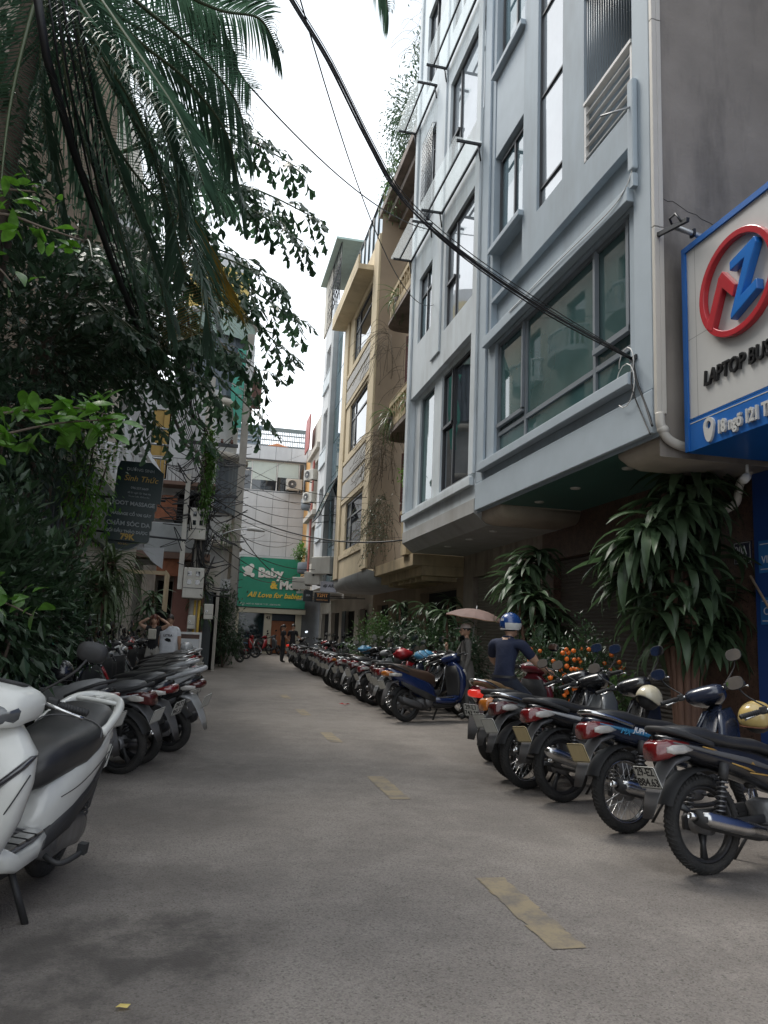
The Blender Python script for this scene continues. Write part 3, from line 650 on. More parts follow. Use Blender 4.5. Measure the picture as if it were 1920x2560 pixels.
# roof slab with heavy eave
m = MB(); m.bx(4.95, 7.4, 20.02, 25.4, 16.3, 16.55); m.bx(5.2, 7.4, 20.02, 25.2, 16.05, 16.298); m.bx(5.6, 7.4, 20.1, 25.0, 15.8, 16.048); ob('eave', m, M_ROOFU, b3, bevel=.02)
m = MB(); m.bx(5.15, 5.30, 20.05, 25.2, 16.555, 17.2); ob('roof_parapet', m, M_ROOFU, b3)
m = MB(); m.bx(5.25, 6.7, 20.01, 25.2, 3.3, 3.62); m.bx(5.5, 6.7, 20.01, 25.1, 3.05, 3.298); ob('porch_slab', m, M_OLDY, b3, bevel=.01)
m = MB()
for k in range(7): m.bx(5.6, 6.6, 20.3+k*.65, 20.42+k*.65, 2.93, 3.048)
ob('porch_ribs', m, M_OLDY, b3)
m = MB(); facade(m, PX(6.7), 20.0, 25.0, 0, 3.05, [(20.6, 24.4, 0, 2.8, .3)]); m.add([(7.0, 20.6, 0), (7.0, 24.4, 0), (7.0, 24.4, 2.8), (7.0, 20.6, 2.8)], [(0,1,2,3)], 1); ob('ground_floor_wall', m, [M_TAN, M_DARK], b3)
ob('gap_filler', MB().bx(6.705, 7.4, 19.85, 20.59, 0, 3.9), M_TAN, b3)  # filler block added to close the bright gap between the two houses
ob('awning_bar', MB().tube([(6.15, 20.4, 12.4-.9), (6.1, 24.4, 11.5)], .02, 6), M_ROOFU, b3)

# ---- mustard house
b4 = thing('mustard_house', (6, 28, 0), 'mustard and cream house with three stacked windows facing the lane', 'house')
P = PX(5.0)
holes = [(26.45, 29.9, 4.62, 6.5, .15), (26.4, 29.95, 8.55, 10.55, .15), (26.3, 29.9, 12.3, 14.3, .15)]
m = MB(); facade(m, P, 25.0, 31.9, 3.55, 15.6, holes)
m.add([(5.0, 25.0, 3.55), (9, 25.0, 3.55), (9, 25.0, 17.0), (5.0, 25.0, 17.0)], [(0,1,2,3)], 1)
m.add([(5.0, 25.0, 15.6), (9, 25.0, 15.6), (9, 31.9, 15.6), (5.0, 31.9, 15.6)], [(0,1,2,3)]); m.add([(5.0, 31.9, 3.55), (9, 31.9, 3.55), (9, 31.9, 15.6), (5.0, 31.9, 15.6)], [(0,1,2,3)])
ob('wall', m, [M_YEL, M_TAN], b4)
for (a, b, c, d) in [h[:4] for h in holes]: window(b4, P, a, b, c, d, mu=(a+.75*(b-a),), mv=(c+.68*(d-c),), gm=[M_GDARK, M_GMIR, M_GSKY], dep=.12, fw_=.07)
m = MB()
m.pbox(P, 25.02, 25.9, 3.58, 15.55, .002, .07); m.pbox(P, 30.9, 31.88, 3.58, 15.55, .002, .07)
for z in (4.4, 6.65, 8.3, 10.75, 12.05): m.pbox(P, 25.92, 30.88, z-.09, z+.09, .002, .045)
ob('pilaster', m, M_YEL, b4, bevel=.01)
m = MB()
for (z0, z1) in ((6.8, 7.4), (7.55, 8.15), (10.9, 11.4), (11.5, 11.9)): ob('grey_panel', MB().pbox(P, 25.92, 30.88, z0, z1, .001, .03), M_YPAN, b4, bevel=.008)
m = MB(); m.bx(4.35, 4.998, 25.9, 32.0, 14.55, 14.75); m.bx(4.35, 4.42, 25.9, 32.0, 14.752, 15.1); ob('roof_canopy', m, M_YEL, b4, bevel=.01)
m = MB(); sec = [(5.0, 3.55), (5.0, 3.3), (5.12, 3.12), (5.35, 3.05), (6.8, 3.05)]
m.add([(x, 25.0, z) for x, z in sec]+[(x, 31.9, z) for x, z in sec], [(i, i+1, 6+i, 5+i) for i in range(4)]+[(0,1,2,3,4)], 0, True); ob('soffit', m, M_SOF, b4)
m = MB(); facade(m, PX(6.7), 25.0, 31.9, 0, 3.05, [(26, 28.4, 0, 2.6, .2), (29, 31, 0, 2.6, .2)]); m.pbox(PX(6.9), 26, 28.4, 0, 2.6, 0, .01, 1); m.pbox(PX(6.9), 29, 31, 0, 2.6, 0, .01, 1); ob('ground_floor_wall', m, [M_TAN, M_DARK], b4)
# rooftop glass room
m = MB(); m.bx(6.0, 8.8, 26.2, 31.5, 17.9, 18.1); ob('roof_room_slab', m, M_ROOFU, b4); ob('roof_room_cap', MB().bx(5.7, 7.2, 25.9, 27.6, 18.6, 18.8).bx(6.0, 7.0, 26.1, 27.4, 18.1, 18.6), M_ROOFU, b4)
m = MB()
for k in range(8): m.tube([(5.25, 25.2+k*.92, 15.62), (5.25, 25.2+k*.92, 17.85)], .025, 4)
m.tube([(5.25, 25.2, 17.85), (5.25, 31.7, 17.85)], .04, 6); ob('roof_room_frame', m, M_STEELD, b4)
for k in range(7): ob('roof_room_pane', MB().bx(5.27, 5.285, 25.24+k*.92, 26.1+k*.92, 15.7, 17.8), M_GSKY, b4)
ob('roof_room_pane', MB().bx(5.3, 8.5, 25.14, 25.16, 15.7, 17.85), pm('dark_teal_glass', (.03,.10,.11), .05, ior=1.8), b4)

# ---- glass-and-grey house
b5 = thing('glass_strip_house', (6, 36, 0), 'narrow grey house with a tall glass strip beside the mustard house', 'house')
P = PX(5.05)
holes = [(35.7, 38.6, 6.2, 8.6, 1.0), (35.7, 38.6, 10.0, 12.6, 1.0), (35.7, 38.6, 14.0, 16.0, 1.0)]
m = MB(); facade(m, P, 34.6, 39.4, 3.5, 17.3, holes, back=0); m.add([(5.05, 34.6, 3.5), (8, 34.6, 3.5), (8, 34.6, 17.3), (5.05, 34.6, 17.3)], [(0,1,2,3)]); ob('wall', m, M_WPLAS, b5)
for k in range(8):
    for j in range(4):
        z0 = 3.6+k*1.62
        ob('glass_panel', MB().pbox(P, 31.95+j*.66, 32.58+j*.66, z0, z0+1.58, -.02, .02), M_GSKY if (k*3+j) % 5 else M_GTEAL, b5)
m = MB(); m.pbox(P, 31.91, 34.6, 3.5, 16.6, -.10, -.022); ob('glass_strip_back', m, M_FRAMEG, b5)
m = MB(); m.pbox(P, 34.62, 35.3, 3.5, 17.0, .002, .25); ob('pier', m, pm('pale_grey_pier', (.40,.42,.43), .8, dirt=(.28,.28,.27)), b5, bevel=.02)
for (z) in (5.9, 9.7, 13.7): ob('balcony_front', MB().pbox(P, 35.32, 38.9, z-.05, z+.6, .002, .10).pbox(P, 35.32, 38.9, z+.75, z+.8, .002, .08), M_WHITE, b5)
m = MB()
for k in range(10): m.tube([P(34.8+k*.45, 17.3, .05), P(34.8+k*.45, 20.3, .05)], .02, 4)
for z in (18.2, 19.2, 20.3): m.tube([P(34.8, z, .05), P(38.9, z, .05)], .025, 4)
for k in range(12):
    for j in range(3): m.lathe([(.14, -.008), (.15, -.008), (.15, .008), (.14, .008)], P(34.95+k*.33, 17.8+j*.8, .05), (1,0,0), 10, closed=True)
ob('roof_grille', m, M_STEELD, b5)
ob('roof_sheet', MB().bx(4.7, 8, 34.6, 40.2, 20.35, 20.45), M_CORRG, b5); ob('roof_back_wall', MB().bx(6.2, 6.4, 34.7, 40, 17.3, 20.3), M_WPLAS, b5); ob('roof_side_wall', MB().bx(5.0, 5.08, 37.5, 40.1, 17.3, 20.3), pm('cream_tile_cladding', (.42,.39,.33), .7, var=.15, vs=8), b5)
m = MB(); facade(m, PX(6.7), 31.9, 39.4, 0, 3.5, [(33, 35, 0, 2.5, .2), (36, 38.6, 0, 2.5, .2)]); m.pbox(PX(6.9), 33, 35, 0, 2.5, 0, .01, 1); m.pbox(PX(6.9), 36, 38.6, 0, 2.5, 0, .01, 1); m.add([(5.05, 31.9, 3.5), (6.75, 31.9, 3.5), (6.75, 39.4, 3.5), (5.05, 39.4, 3.5)], [(0,1,2,3)]); ob('ground_floor_wall', m, [M_CREAM, M_DARK], b5)
# tilted-open awning window
aw = thing('awning_window', (4.9, 33.5, 7), 'large dark-framed window pane swung open from the glass strip', 'window')
ob('sash', MB().ring_prism([(32.1, 0), (34.4, 0), (34.4, 2.2), (32.1, 2.2)], [(32.2, .1), (34.3, .1), (34.3, 2.1), (32.2, 2.1)], lambda u, v, w_: (5.0-.55*(2.2-v)/2.2*1.3-w_, u, 6.3+v*.82), 0, .06), M_STEELD, aw)
ob('pane', MB().add([(5.0-.55*(2.2-v)/2.2*1.3-.03, u, 6.3+v*.82) for u, v in ((32.2,.1),(34.3,.1),(34.3,2.1),(32.2,2.1))], [(0,1,2,3)]), M_GTEAL, aw)
ob('stay', MB().tube([(5.0, 32.1, 6.4), (4.35, 32.1, 6.3)], .02, 5).tube([(5.0, 34.4, 6.4), (4.35, 34.4, 6.3)], .02, 5), M_STEELD, aw)

# ---- far houses on the right
b6 = thing('far_red_house', (6, 42, 0), 'far narrow house with a red roof screen and curved grey balconies', 'house')
P = PX(5.1)
m = MB(); facade(m, P, 39.45, 43.6, 3.2, 13.0, [(40, 41.4, 5, 7, .3), (40, 41.4, 8.6, 10.6, .3)], back=1); m.add([(5.1, 43.6, 3.2), (8, 43.6, 3.2), (8, 43.6, 13), (5.1, 43.6, 13)], [(0,1,2,3)]); m.add([(5.1, 39.45, 3.2), (8, 39.45, 3.2), (8, 39.45, 13), (5.1, 39.45, 13)], [(0,1,2,3)]); ob('wall', m, [M_CREAM, M_GDARK], b6)
m = MB(); facade(m, PX(6.7), 39.4, 47.8, 0, 3.2, [(40.4, 43, 0, 2.5, .2), (44, 46.8, 0, 2.5, .2)], back=1); m.add([(5.1, 39.4, 3.2), (6.75, 39.4, 3.2), (6.75, 43.6, 3.2), (5.1, 43.6, 3.2)], [(0,1,2,3)]); ob('ground_floor_wall', m, [M_CREAM, M_DARK], b6)
for z in (4.6, 8.2): 
    mm = MB(); mm.lathe([(.5, 0), (.55, .05), (.55, .55), (.5, .6)], (5.15, 42.7, z), (0,0,1), 20, a0=0, a1=2*math.pi); ob('curved_balcony', mm, pm('blue_grey_balcony', (.20,.23,.26), .7), b6)
ob('red_screen', MB().bx(4.75, 4.81, 42.0, 43.9, 11.6, 13.6), pm('red_corrugated', (.33,.06,.045), .5, var=.15), b6); ob('orange_gable', MB().bx(5.35, 8, 44.6, 47.9, 4, 12.2), pm('orange_paint', (.6,.33,.12), .7), b6)
ob('red_panel', MB().pbox(P, 41.45, 42.0, 4.6, 10.8, .002, .06), pm('brick_red_paint', (.30,.08,.06), .7), b6)
ob('wall_cornice', MB().pbox(P, 39.5, 43.55, 7.5, 7.75, .002, .25).pbox(P, 39.5, 43.55, 11.1, 11.38, .002, .2), M_CREAM, b6)
# ---- end of the lane: panel-clad shop
be = thing('panel_clad_shop', (3.7, 48, 0), 'white metal-panel building closing the lane above the green shop sign', 'building')
P = PY(48.0)
m = MB(); facade(m, P, .3, 7.4, 0, 12.95, [(1.45, 5.3, 10.05, 12.0, .25), (1.75, 3.3, 0.35, 2.5, .5), (3.75, 5.25, 0.0, 2.5, .4)], back=1); m.add([(.3,48,12.95),(7.4,48,12.95),(7.4,58,12.95),(.3,58,12.95)], [(0,1,2,3)]); ob('wall', m, [pm('joint_grey', (.14,.15,.16), .8), M_DARK], be)
cols = [.32, 1.38, 2.38, 3.38, 4.38, 5.38, 6.4, 7.38]; rows = [5.95, 6.85, 7.9, 9.0, 9.98]
me = {}
for i in range(len(cols)-1):
    for (z0, z1) in [(rows[j], rows[j+1]) for j in range(len(rows)-1)]+[(12.05, 12.92)]+([(10.0, 12.03)] if i in (5, 6) else []):
        ob('panel', MB().pbox(P, cols[i]+.012, cols[i+1]-.012, z0+.012, z1-.012, .004, .045), M_ALU, be)
M_BLIND = pm('pale_green_blind', (.50, .56, .52), .8, var=.06)
wn = window(be, P, 1.45, 5.3, 10.05, 12.0, mu=(1.98, 3.55, 4.95), gm=M_GDARK, fm=M_LOUV, dep=.2, fw_=.06)
ob('blind', MB().pbox(P, 2.02, 3.50, 10.75, 11.93, -.185, -.17), M_BLIND, wn); ob('blind', MB().pbox(P, 3.6, 4.9, 11.0, 11.93, -.185, -.17), M_BLIND, wn); ob('blind', MB().pbox(P, 1.52, 1.94, 11.5, 11.93, -.185, -.17), M_BLIND, wn); ob('transom', MB().pbox(P, 1.5, 1.95, 11.3, 11.37, -.2, -.15), M_LOUV, wn)
ob('cornice', MB().pbox(P, .3, 7.4, 5.7, 5.93, .05, .2), M_ALU, be)
for (a, b) in ((1.58, 1.78), (3.32, 3.78), (5.22, 5.6)): ob('pillar', MB().pbox(P, a, b, 0, 2.42, .002, .12), pm('cream_pillar', (.46,.43,.34), .6, var=.06), be, bevel=.01)
ob('fascia', MB().pbox(P, 1.55, 5.8, 2.43, 2.72, .002, .32), MATS['cream_pillar'], be, bevel=.01)
ob('shop_door', MB().pbox(P, 3.8, 5.2, .05, 2.0, -.3, -.26), pm('orange_wood_door', (.30,.10,.035), .5, var=.15), be); ob('door_transom', MB().pbox(P, 3.8, 5.2, 2.03, 2.4, -.3, -.26), pm('navy_panel', (.02,.04,.07), .4), be)
ob('shop_window', MB().pbox(P, 1.8, 3.3, .4, 2.42, -.15, -.14), pm('shop_glass', (.03,.06,.075), .03, trans=.6, ior=1.45), be)
m = MB()
for k in range(5): m.pbox(P, 2.45, 3.28, .5+k*.36, .53+k*.36, -.42, -.2)
for u in (2.45, 3.26): m.pbox(P, u, u+.03, .4, 2.0, -.42, -.2)
sh = ob('shelf', m, M_LOUV, be)
for k in range(4):
    for j in range(6):
        c = [(.5,.5,.45),(.25,.3,.35),(.45,.35,.3),(.2,.35,.3)][(k*3+j) % 4]; h = .14+.08*((k*5+j*3) % 4)/3
        ob('jar', MB().lathe([(0,0),(.045,0),(.045,h*.75),(.03,h*.85),(.03,h),(0,h)], P(2.55+j*.125, .531+k*.36, -.3), (0,0,1), 8), pm('jar_%d' % ((k*3+j) % 4), c, .4), sh)
PN = lambda u, v, w_: P(3.42+u, 2.08+v, .121+w_)
ob('number', text_mb('43', .26, PN, ext=.01, offset=.006), M_DARK, be)
PN = lambda u, v, w_: P(1.72+u, 2.14+v, -.139+w_); ob('window_lettering', text_mb('mother', .16, PN, ext=.003, shear=.3), pm('pale_decal', (.6,.65,.65), .6), be)
# orange roof and dark screen seen above it
rf = thing('rear_roof', (3, 52, 12.95), 'orange tiled roof peeping over the white panel building', 'roof')
m = MB(); a, b = (1.9, 5.0); vs = [(1.8, 50, 13.0), (5.6, 50, 13.0), (3.6, 50, 13.6), (1.8, 56, 13.0), (5.6, 56, 13.0), (3.6, 56, 13.6)]
m.add(vs, [(0,1,2), (0,2,5,3), (1,4,5,2), (3,5,4)]); ob('tile_slope', m, M_TILE, rf)
m = MB()
for k in range(24):
    t = k/23; m.tube([(3.6, 49.97, 13.61), (1.8+3.8*t, 49.96, 13.01)], .03, 4)
ob('tile_ribs', m, M_TILE, rf)
sc = thing('roof_screen', (3.5, 58, 0), 'grey-green louvred roof screen behind the orange roof', 'screen')
m = MB(); m.bx(1.0, 6.6, 58.9, 59.1, 0, 14.3); ob('screen_wall', m, pm('grey_green_metal', (.13,.16,.16), .6), sc)
for k in range(26): ob('screen_slat', MB().bx(3.0+k*.135, 3.06+k*.135, 58.2, 58.3, 14.35, 16.6), pm('slat_grey', (.22,.25,.26), .5), sc)
m = MB(); m.bx(1.0, 6.6, 58.25, 58.4, 16.6, 16.9)
for k in range(5): m.bx(1.0, 6.6, 58.31, 58.36, 14.6+k*.42, 14.68+k*.42)
ob('screen_rail', m, MATS['grey_green_metal'], sc); ob('screen_panel', MB().bx(.2, 2.9, 58.0, 58.1, 13.9, 16.9), pm('blue_grey_panel', (.10,.14,.17), .5), sc)
m = MB()
for k in range(7): m.bx(.2, 2.9, 57.92, 57.998, 14.1+k*.38, 14.25+k*.38)
ob('panel_ribs', m, MATS['slat_grey'], sc)

# ---- green shop sign
sg = thing('green_shop_sign', (3.7, 47.6, 2.8), 'large green shop sign with white and yellow lettering above the shop front', 'sign')
P = PY(47.62)
ob('board', MB().pbox(P, 1.62, 5.72, 2.78, 5.80, -.12, 0), M_SIGNG, sg)
M_LW = pm('white_letter', (.72,.72,.70), .4); M_LY = pm('gold_letter', (.75,.52,.06), .4); M_LS = pm('letter_edge', (.05,.06,.05), .6)
def sgt(txt, u, v, s, m_, bold=.02, sh=0.0, ext=.06, sq=1.0, nm='lettering'):
    ob(nm, text_mb(txt, s, lambda a, b_, c_: P(u+a, v+b_, .001+c_), ext=ext, offset=bold, shear=sh, squash=sq), m_, sg)
sgt('Baby', 2.75, 4.62, .78, M_LW, .035, sq=1.0); sgt('Mom', 4.1, 3.95, .70, M_LW, .035); sgt('&', 3.55, 3.95, .62, M_LY, .03)
sgt('All Love for babies', 2.2, 3.38, .44, M_LY, .008, .35, sq=.98)
sgt('SỐ 43 - NGÕ 121 THÁI HÀ *** ĐT : 0988 676 798', 1.78, 2.92, .115, M_LW, 0, ext=.01); 
# pram-shaped emblem in flat white shapes
m = MB()
def disc(u, v, ru, rv, w0=.0, w1=.05, n=16): m.prism([(u+ru*math.cos(2*math.pi*k/n), v+rv*math.sin(2*math.pi*k/n)) for k in range(n)], P, w0+.002, w1)
for (u, v, ru, rv) in ((2.15, 5.05, .26, .20), (2.33, 5.22, .16, .17), (1.98, 4.72, .12, .12), (2.42, 4.70, .13, .13)): disc(u, v, ru, rv, 0, .05+.002*u)
m.prism([(1.75, 5.12), (1.8, 5.2), (2.0, 5.0), (1.93, 4.93)], P, .002, .045); m.prism([(1.95, 4.95), (2.4, 4.95), (2.3, 4.68), (2.02, 4.7)], P, .002, .04); ob('emblem', m, M_LW, sg)
m = MB()
for (v) in (4.15, 3.72, 3.3): m.prism([(5.15, v), (5.6, v+.03), (5.6, v+.17), (5.15, v+.14)], P, .002, .02)
ob('brand_chips', m, pm('grey_chip', (.35,.4,.38), .5), sg)

# ---- shop sign with the round emblem, right edge
ns = thing('laptop_shop_sign', (5.45, 6.6, 3.6), 'white and blue box sign with red ring emblem at the right edge', 'sign')
XS = 5.2; P = lambda u, v, w_: (XS-w_, 7.62-u, v)       # u runs towards the camera
M_SB = pm('sign_blue', (.012,.115,.40), .35, var=.05); M_SW = pm('sign_white', (.50,.50,.49), .35, var=.04); M_SR = pm('sign_red', (.42,.025,.035), .2, coat=.4)
ob('case', MB().bx(XS+.005, XS+1.5, 4.6, 7.62, 3.60, 6.08), M_SB, ns)
ob('face_panel', MB().pbox(P, .07, 3.0, 3.98, 6.01, -.004, .006), M_SW, ns)
m = MB(); m.pbox(P, .0, .07, 3.6, 6.08, -.004, .03); m.pbox(P, .0, 3.0, 6.01, 6.08, -.004, .031); ob('border', m, M_SB, ns)
m = MB(); m.pbox(P, .0, 3.0, 3.6, 3.95, -.004, .012); ob('address_band', m, M_SB, ns); ob('band_line', MB().pbox(P, .08, 3.0, 3.955, 3.968, -.004, .014), M_SB, ns); ob('white_line', MB().pbox(P, .08, 3.0, 3.915, 3.925, .012, .015), M_SW, ns)
ob('panel_seam', MB().pbox(P, .07, .6, 4.92, 4.926, .0061, .0065).pbox(P, .22, .226, 3.98, 6.0, .0061, .0066), pm('seam_grey', (.2,.2,.2), .7), ns)
n = 48; cu, cv = .98, 5.22; ro_, ri = .60, .525
ob('ring', MB().ring_prism([(cu+ro_*math.cos(2*math.pi*k/n), cv+.57*math.sin(2*math.pi*k/n)) for k in range(n)], [(cu+ri*math.cos(2*math.pi*k/n), cv+.495*math.sin(2*math.pi*k/n)) for k in range(n)], P, .006, .075), M_SR, ns, bevel=.008)
ob('red_stroke', MB().prism([(.50, 4.88), (.60, 4.82), (.79, 5.24), (.95, 5.07), (1.0, 5.19), (.80, 5.43), (.73, 5.38)], P, .006, .08), M_SR, ns, bevel=.008)
ob('blue_stroke', MB().prism([(.94, 5.46), (1.33, 5.56), (1.35, 5.49), (1.10, 5.02), (1.34, 5.10), (1.34, 4.99), (.93, 4.82), (.93, 4.87), (1.17, 5.40), (.94, 5.36)], P, .0065, .095), pm('emblem_blue', (.015,.15,.50), .2, coat=.4), ns, bevel=.008)
ob('lettering', text_mb('LAPTOP BUSINESS', .235, lambda a, b_, c_: P(.36+a, 4.28+b_, .006+c_), ext=.03, offset=.003, shear=.12, squash=.80), pm('black_letter', (.012,.012,.013), .3), ns)
ob('address', text_mb('18 ngõ 121 Thái Hà', .20, lambda a, b_, c_: P(.58+a, 3.68+b_, .012+c_), ext=.03, offset=.006, squash=.72), M_SW, ns)
n = 20; oc = [(.44+.09*math.cos(2*math.pi*k/n), 3.81+.09*math.sin(2*math.pi*k/n)) for k in range(n)]; oc = [(u, v if v > 3.78 else 3.78-(3.78-v)*2.6+.0) for u, v in oc]
ob('map_pin', MB().ring_prism(oc, [(.44+.045*math.cos(2*math.pi*k/n), 3.815+.045*math.sin(2*math.pi*k/n)) for k in range(n)], P, .012, .04), M_SW, ns)
# blue shop front below
bs = thing('blue_shop_front', (6.6, 6.5, 0), 'royal blue shop front wall with small notices below the white and blue sign', 'shop front')
m = MB(); m.bx(6.62, 6.75, -4, 8.36, 0, 3.62); m.bx(6.9, 9, -4, 8.3, 3.5, 14); ob('wall', m, pm('blue_shop_paint', (.015,.055,.22), .5, var=.08), bs)
PS = lambda u, v, w_: (6.62-w_, 8.3-u, v)
for (v0, v1, a) in ((2.35, 2.75, 'VIỆT NAM'), (1.72, 2.05, 'CÔNG TY')):
    no = ob('notice', MB().pbox(PS, .03, .9, v0, v1, .002, .012), pm('notice_blue', (.03,.16,.42), .5), bs)
    ob('notice_line', MB().pbox(PS, .06, .88, v1-.05, v1-.04, .012, .014).pbox(PS, .06, .88, v0+.04, v0+.05, .012, .014), MATS['white_print'], no)
    ob('notice_text', text_mb(a, .13, lambda p, q, r_: PS(.08+p, v0+.12+q, .012+r_), ext=.003), MATS['white_print'], no)
o = ob('broom_handle', MB().tube([(6.55, 8.36, 2.32), (6.5, 7.6, 1.4)], .016, 8), pm('bare_wood', (.36,.26,.17), .7)); tag(o, 'thin wooden pole leaning on the blue shop wall', 'pole')
cc = thing('security_camera', (6.3, 7.7, 3.5), 'small white security camera under the white and blue sign', 'camera')
ob('body', MB().lathe([(0,0),(.045,0),(.05,.02),(.05,.16),(.0,.17)], (6.05, 7.72, 3.42), (-.6,-.5,-.35), 14), M_LOUV, cc); ob('mount', MB().tube([(6.1, 7.78, 3.46), (6.12, 7.8, 3.58)], .02, 8), M_LOUV, cc)
# ================================================================== placing helper: point on the plane Y seen through image pixel (u, v)
def at(u, v, Y):
    x = u-829.5; y = 1106-v; c_, s_ = math.cos(ROLL), math.sin(ROLL); a = x*c_-y*s_; b = x*s_+y*c_
    r_ = fw*1661+rt*a+up*b; t = Y/r_.y; return Vector((r_.x*t, Y, CAMZ+r_.z*t))
# ================================================================== LEFT SIDE
yd = thing('yard_house', (-6, 9, 0), 'brown plastered house wall behind the fence and palms', 'house')
m = MB(); facade(m, PX(-5.2, 1), -3, 20, 0, 17, [(3, 4.4, 5, 7, .2), (9, 10.5, 5, 7, .2), (9, 10.5, 9, 11, .2)], back=1); m.add([(-5.2,20,0),(-12,20,0),(-12,20,17),(-5.2,20,17)], [(0,1,2,3)]); m.add([(-5.2,-3,17),(-12,-3,17),(-12,20,17),(-5.2,20,17)], [(0,1,2,3)]); ob('wall', m, [M_BROWNW, M_GDARK], yd)
ob('eave', MB().bx(-5.2, -4.4, -3, 15.4, 11.6, 11.75).bx(-5.2, -4.6, -3, 15.4, 7.9, 8.1), M_BROWNW, yd)
# the dark eave in the top left corner
fe = thing('iron_fence', (-2.2, 5, 0), 'dark iron fence with paired spear-topped bars on a low wall', 'fence')
ob('base_wall', MB().bx(-2.32, -2.08, -3, 13.9, 0, .62).bx(-2.36, -2.04, -3, 13.9, .622, .69), M_BROWNW, fe)
M_IRON = pm('painted_iron', (.055, .058, .066), .5, var=.15, metal=.2)
me = None; yy = -2.8
while yy < 13.6:
    if me is None:
        m = MB()
        for s in (-.085, .085): m.tube([(0, s, .66), (0, s, 2.62), (0, 0, 2.97)], .014, 6)
        for z in (1.0, 1.9, 2.1, 2.3, 2.5): m.tube([(0, -.085, z), (0, .085, z)], .008, 5)
        o = ob('spear_pair', m, M_IRON); o.parent = fe; me = o.data
    else: o = inst(me, 'spear_pair', fe)
    o.location = Vector((-2.2, yy, 0))-ORG[fe.name]; yy += .425
ob('rail', MB().bx(-2.215, -2.185, -3, 13.7, 2.16, 2.2).bx(-2.215, -2.185, -3, 13.7, .80, .84), M_IRON, fe)
# low cream shop house beyond the yard
h1 = thing('cream_shop_house', (-4, 17, 0), 'low cream shop house with dark green fascia beyond the fence', 'house')
m = MB(); facade(m, PX(-2.3, 1), 14.2, 24.5, 0, 4.6, [(15.2, 16.6, 0, 2.3, .2), (17.3, 19.2, 0, 2.5, .2), (20.2, 22.4, 0, 2.5, .2)], back=1); m.add([(-2.3,14.2,0),(-6,14.2,0),(-6,14.2,4.6),(-2.3,14.2,4.6)], [(0,1,2,3)]); m.add([(-2.3,14.2,4.6),(-6,14.2,4.6),(-6,24.5,4.6),(-2.3,24.5,4.6)], [(0,1,2,3)]); ob('wall', m, [M_CREAM, M_DARK], h1)
ob('green_fascia', MB().bx(-4.6, -2.16, 14.05, 14.18, 2.95, 4.15).bx(-2.298, -2.16, 14.2, 19.5, 2.95, 4.15), pm('dark_green_fascia', (.02,.045,.04), .5), h1)
# signpost tower of the massage shop
ms = thing('massage_sign', (-1.4, 14, 2.7), 'stacked dark green massage shop sign boards hanging over the left side', 'sign')
PMs = lambda u, v, w_: (-1.88+(u-240)/122.0, 14.0-w_, 4.235-(v-1000)/122.0)
M_MG = pm('sign_dark_green', (.010, .028, .030), .35, var=.06); M_MW = pm('sign_text_pale', (.34, .37, .38), .5); M_MY = pm('sign_text_gold', (.50, .32, .06), .5); M_EDGE = pm('sign_edge_light', (.30,.32,.33), .4)
def rr(u0, v0, u1, v1, r_=7, tilt=0.0):
    pts = []
    for (cx, cy, a0) in ((u1-r_, v0+r_, -90), (u1-r_, v1-r_, 0), (u0+r_, v1-r_, 90), (u0+r_, v0+r_, 180)):
        for k in range(4): a = R(a0+30*k); pts.append((cx+r_*math.cos(a), cy+r_*math.sin(a)+(cx-u0)*tilt))
    return pts
def board(name, poly, w0, w1): o = ob(name, MB().prism(poly, PMs, w0, w1), M_MG, ms); return o
T = .045
b0 = board('top_board', [(254, 1085), (350, 1088), (352, 1022), (326, 1000), (262, 1000), (256, 1015)], 0, .10)
strips = [((250, 1077, 344, 1104), 'FOOT MASSAGE', .098, 0), ((247, 1100, 341, 1124), 'MASSAGE CỔ VAI GÁY', .066, 0), ((243, 1121, 337, 1147), 'CHĂM SÓC DA', .105, 0), ((242, 1143, 334, 1171), 'GỘI ĐẦU THẢO DƯỢC', .066, 8)]
for k, ((u0, v0, u1, v1), t, s_, dv) in enumerate(strips):
    bo = board('name_board', rr(u0, v0, u1, v1, 6, T), .11+.002*k, .20+.002*k)
    um, vm = (u0+u1)/2, (v0+v1)/2+5-dv+(u1-u0)*T/2
    PTx = lambda a, b_, c_: (PMs(um, vm, 0)[0]+a, 14.0-.20-.002*k-.001-c_, PMs(um, vm, 0)[2]+b_-a*T)
    ob('board_lettering', text_mb(t, s_, PTx, align='CENTER', ext=.012, offset=.002), M_MW, bo)
um, vm = 290, 1170; PTx = lambda a, b_, c_: (PMs(um, vm, 0)[0]+a, 14.0-.21-c_, PMs(um, vm, 0)[2]+b_-a*T)
ob('price_lettering', text_mb('79K', .14, PTx, align='CENTER', ext=.012, offset=.005), M_MY, ms)
n = 24; ob('round_board', MB().prism([(282+40*math.cos(math.pi*2*k/n), 1151+40*math.sin(math.pi*2*k/n)) for k in range(n)], PMs, .03, .105), M_MG, ms); ob('round_edge', MB().ring_prism([(282+42*math.cos(math.pi*2*k/n), 1151+42*math.sin(math.pi*2*k/n)) for k in range(n)], [(282+40*math.cos(math.pi*2*k/n), 1151+40*math.sin(math.pi*2*k/n)) for k in range(n)], PMs, .028, .109), M_EDGE, ms)
um, vm = 282, 1180; ob('hours_lettering', text_mb('GỌI ĐIỆN', .04, lambda a, b_, c_: (PMs(um, vm, 0)[0]+a, 14.0-.106-c_, PMs(um, vm, 0)[2]+b_-a*T), align='CENTER', ext=.006), M_MY, ms)
